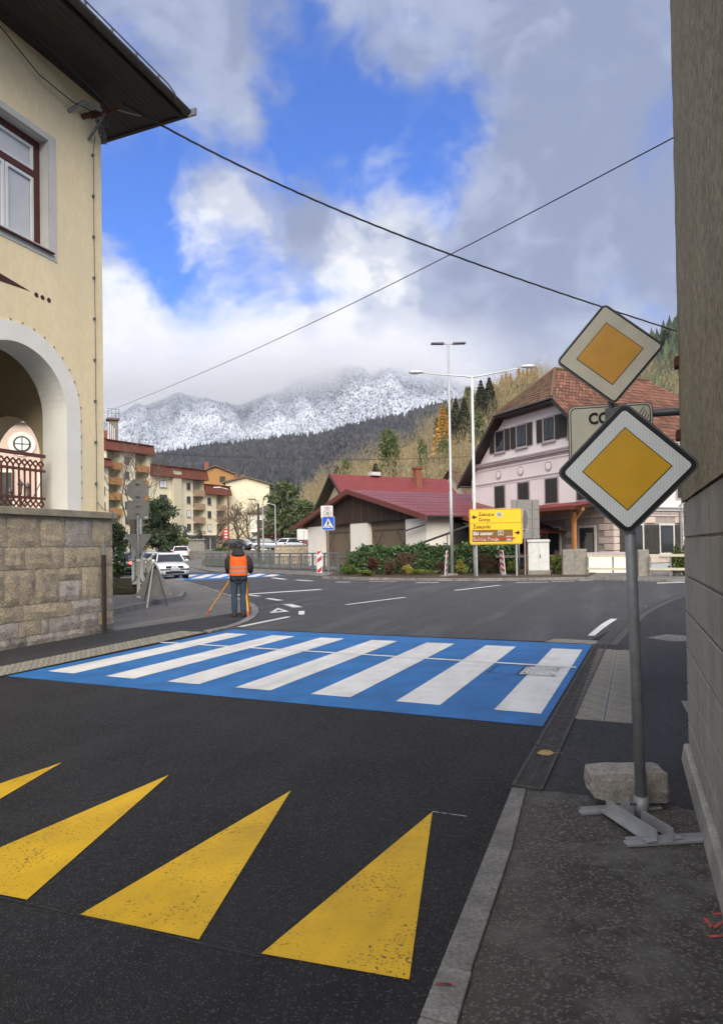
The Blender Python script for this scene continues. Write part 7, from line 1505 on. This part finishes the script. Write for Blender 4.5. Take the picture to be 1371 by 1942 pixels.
# dark wooded shoulder
DK = ridge('wooded_shoulder','dark leafless wooded slope below the snow',[(-400,900),(100,900),(300,872),(350,862),(400,853),(460,846),(520,842),(580,836),(640,826),(700,806),(760,792),(830,776),(890,760),(940,742),(1000,735),(1200,760),(1600,800)],420,900,'wood_floor',rough_=30,seedv=9,nx=260,ny=50,power=.9,zlow=8,gully=10)
P,f = pick(DK,26000,(.05,1)); wood(round_trees('brown_forest',P,8,2.8,'wood_hazed'),'leafless brown forest on the dark slope, tinted blue for haze'); P,f = pick(DK,9000,(.2,1)); wood(cone_trees('dark_spruce_forest',P,11,2.1,'wood_dark'),'dark spruces among the leafless slope'); P,f = pick(DK,700,crest=True); wood(cone_trees('shoulder_crest_spruces',P,11,2.0,'wood_dark'),'spruces on the crest of the dark slope')
# near autumn hill
AU = ridge('autumn_hill','near hillside of russet undergrowth and bare tan trees',[(440,1010),(520,985),(580,945),(640,905),(690,880),(740,860),(790,840),(830,815),(880,785),(930,760),(980,735),(1040,720),(1150,715),(1400,690)],120,300,'litter',rough_=12,seedv=3,nx=120,ny=40,power=.8,zlow=2)
P,f = pick(AU,5200,(.02,1)); Q = np.repeat(P,9,0)+rng.normal(size=(len(P)*9,3))*np.array((1.3,1.3,.55))+np.array((0,0,.7)); V,F_ = leaf_geo(Q,.30,.35); wood(npmesh('russet_undergrowth',V,F_,'bush_russet'),'russet undergrowth on the near hillside')
pts = []
P,f = pick(AU,900,(.06,1)); 
crowns = []; trunks = MB()
for q in P:
    h = random.uniform(7,12); m = 90; C = rng.normal(size=(m,3))*np.array((1.3,1.3,h*.17))+q+np.array((0,0,h*.66)); crowns.append(C)
    trunks.tube([tuple(q),tuple(q+np.array((random.uniform(-.3,.3),0,h*.75)))],[.13,.05],3,cap=False)
V,F_ = leaf_geo(np.concatenate(crowns),.75,.05,updir=(0,0,1.1),spread=.55); wood(npmesh('bare_twigs',V,F_,'twig_tan'),'fine bare twigs of the leafless trees on the near hillside'); wood(trunks.build('pale_trunks','bark_pale',fix=False),'pale trunks of the leafless trees on the near hillside')
P,f = pick(AU,1100,(.02,1)); Q = np.repeat(P,30,0)+rng.normal(size=(len(P)*30,3))*np.array((1.1,1.1,.9))+np.array((0,0,1.2)); V,F_ = leaf_geo(Q,.28,.5); wood(npmesh('green_undergrowth',V,F_,'leaf_green'),'green bushes dotted over the near hillside')
P,f = pick(AU,2200,(.05,1)); Q = np.repeat(P,26,0)+rng.normal(size=(len(P)*26,3))*np.array((1.2,1.2,1.3))+np.array((0,0,2.2)); V,F_ = leaf_geo(Q,.55,.06,updir=(0,0,1.0),spread=.6); wood(npmesh('tan_brush',V,F_,'bush_tan'),'tan brush among the trees of the near hillside')
def on(V, px, fr):                                                   # a spot of the hillside in that column, fr up the slope
    j = int(fr*(V.shape[0]-1)); row = V[j]; u = np.array([pr_(v) for v in row]); i = int(np.argmin(abs(u-px))); return Vector(row[i])
def pr_(v):
    d = Vector(v)-Vector((0,0,CAM_H)); return PPX+FPX*d.dot(CR)/d.dot(CF)
hill = [(711,.22,11,2.6,'needle_dark','dark spruce standing right above the red farmhouse roof','spruce_tree'),(733,.42,17,4.0,'needle_green','tall pale green spruce above the red farmhouse ridge','spruce_tree'),(742,.40,15,3.4,'needle_green','pale green spruce beside the tall one','spruce_tree'),(805,.40,13,2.0,'needle_green','slim yellow-green tree left of the golden larch','spruce_tree'),(843,.50,17,3.2,'larch','single golden larch left of the straight lamp','larch_tree'),(842,.34,12,2.4,'needle_green','green spruce below the golden larch','spruce_tree'),(868,.55,16,3.4,'needle_dark','dark green spruce just right of the straight lamp','spruce_tree'),(880,.55,14,3.2,'needle_dark','dark green spruce between the lamps','spruce_tree'),(915,.55,16,3.6,'needle_dark','dark spruce just right of the pale lamp','spruce_tree'),(925,.58,14,3.2,'needle_dark','dark spruce beside the pink house gable','spruce_tree'),(832,.58,12,2.8,'needle_green','green spruce behind the golden larch','spruce_tree'),(852,.6,13,3.0,'needle_green','green spruce up the slope behind the straight lamp','spruce_tree'),(915,.85,10,3.0,'needle_green','round green tree high on the hillside','spruce_tree'),(887,.78,10,2.6,'needle_green','green tree high on the crest line of the hillside','spruce_tree'),(905,.42,12,3.0,'needle_green','pale green spruce under the dark pair','spruce_tree'),(660,.62,12,3.0,'needle_green','green spruce at the left edge of the hillside','spruce_tree'),(640,.55,10,2.6,'needle_dark','dark spruce low at the left edge of the hillside','spruce_tree')]
for px,fr,h,w,m_,lb,nm in hill:
  if m_ == 'needle_green': pine(lb,on(AU,px,fr),h,w*1.0,m_,3600,.5,nm)['group'] = 'trees of the near hillside'
  else: conifer(lb,on(AU,px,fr),h,w*1.15,m_,4200,.62,group='trees of the near hillside',name=nm,taper=.8)
crest = [(940,.95),(952,.97),(962,.98),(972,1.0),(983,.99),(992,1.0),(1001,.98),(1009,1.0),(1016,.97)]
lar = ['leftmost golden larch of the skyline row, right of the pale lamp','golden larch second from the lamp on the skyline','golden larch third from the lamp on the skyline','golden larch fourth from the lamp on the skyline','middle golden larch of the skyline row','golden larch fourth from the pink house roof','golden larch third from the pink house roof','golden larch second from the pink house roof','golden larch touching the pink house roof']
for k,(px,fr) in enumerate(crest): conifer(lar[k],on(AU,px,min(fr,.999)),random.uniform(7,10),1.7,'larch',1300,.6,group='golden larches on the skyline',name='larch_tree',taper=.7)
# dark hill behind the pink house, far right
RH = ridge('dark_hill','steep dark green forested hill above the pink house roof',[(1120,760),(1180,715),(1220,680),(1250,660),(1275,648),(1300,640),(1400,600),(1700,560)],150,330,'wood_floor',rough_=10,seedv=13,nx=70,ny=30,power=.85,zlow=4)
P,f = pick(RH,1500,(.25,1)); wood(cone_trees('hill_forest',P,11,2.6,'needle_dark',sides=6),'dense conifer forest on the dark hill'); P,f = pick(RH,1300,(.25,1)); wood(round_trees('hill_broadleaf',P,7,2.8,'wood_hazed'),'leafless trees between the conifers of the dark hill')
for px,fr,lb in ((1262,.8,'pine low on the dark hill beside the upper diamond'),(1272,.9,'pine in the middle of the dark hill'),(1283,.95,'pine of the dark hill close to the olive wall'),(1268,.98,'pine on the skyline of the dark hill'),(1288,.99,'pine on the skyline touching the olive wall')): conifer(lb,on(RH,px,fr),random.uniform(11,14),3.2,'needle_dark',1500,.9,group='pines of the dark hill',taper=.6)

# ================================================================== air
def volume(name, label, box, dens, col, noise=None):
    x0,x1,y0,y1,z0,z1 = box; m_ = bpy.data.materials.new(name); m_.use_nodes = True; t = m_.node_tree; t.nodes.clear(); o_ = t.nodes.new('ShaderNodeOutputMaterial'); v = t.nodes.new('ShaderNodeVolumePrincipled')
    v.inputs['Color'].default_value = (*col,1); v.inputs['Density'].default_value = dens; t.links.new(v.outputs[0],o_.inputs['Volume']); MT[name] = m_
    if noise: noise(t, v)
    o = MB().box(x0,x1,y0,y1,z0,z1).build(name,name); return tag(o,label,'haze' if name == 'haze' else 'cloud',kind='stuff')
volume('haze','thin bluish winter haze filling the valley',(-2600,2600,-250,4100,-9,640),.00010,(.84,.90,1.0))

def puffs(t, v):
    N = t.nodes.new; L = t.links.new; co = N('ShaderNodeTexCoord'); n = N('ShaderNodeTexNoise'); n.inputs['Scale'].default_value = .0042; n.inputs['Detail'].default_value = 4; n.inputs['Roughness'].default_value = .6; L(co.outputs['Object'],n.inputs['Vector'])
    sp = N('ShaderNodeSeparateXYZ'); L(co.outputs['Object'],sp.inputs[0])
    def mr(src,a,b,lo=0.,hi=1.): k = N('ShaderNodeMapRange'); k.interpolation_type = 'SMOOTHSTEP'; L(src,k.inputs[0]); k.inputs[1].default_value = a; k.inputs[2].default_value = b; k.inputs[3].default_value = lo; k.inputs[4].default_value = hi; return k.outputs[0]
    def mul(a,b): k = N('ShaderNodeMath'); k.operation = 'MULTIPLY'; L(a,k.inputs[0]); L(b,k.inputs[1]); return k.outputs[0]
    ad = N('ShaderNodeMath'); ad.operation = 'MULTIPLY_ADD'; L(n.outputs['Fac'],ad.inputs[0]); ad.inputs[1].default_value = 320.; L(sp.outputs[2],ad.inputs[2])      # ragged underside
    dn = mul(mul(mr(ad.outputs[0],520,610),mr(sp.outputs[0],430,120,.12,1.)),mul(mr(sp.outputs[2],590,470),mr(sp.outputs[0],-1350,-1050)))
    k = N('ShaderNodeMath'); k.operation = 'MULTIPLY'; L(dn,k.inputs[0]); k.inputs[1].default_value = .0065; L(k.outputs[0],v.inputs['Density'])
volume('low_cloud','grey-white cloud clinging to the tops of the snowy mountain',(-1400,800,1500,1990,300,600),.005,(.97,.98,1.0),puffs)
SC.cycles.volume_bounces = 2; SC.cycles.volume_max_steps = 64; SC.cycles.volume_step_rate = 1.0
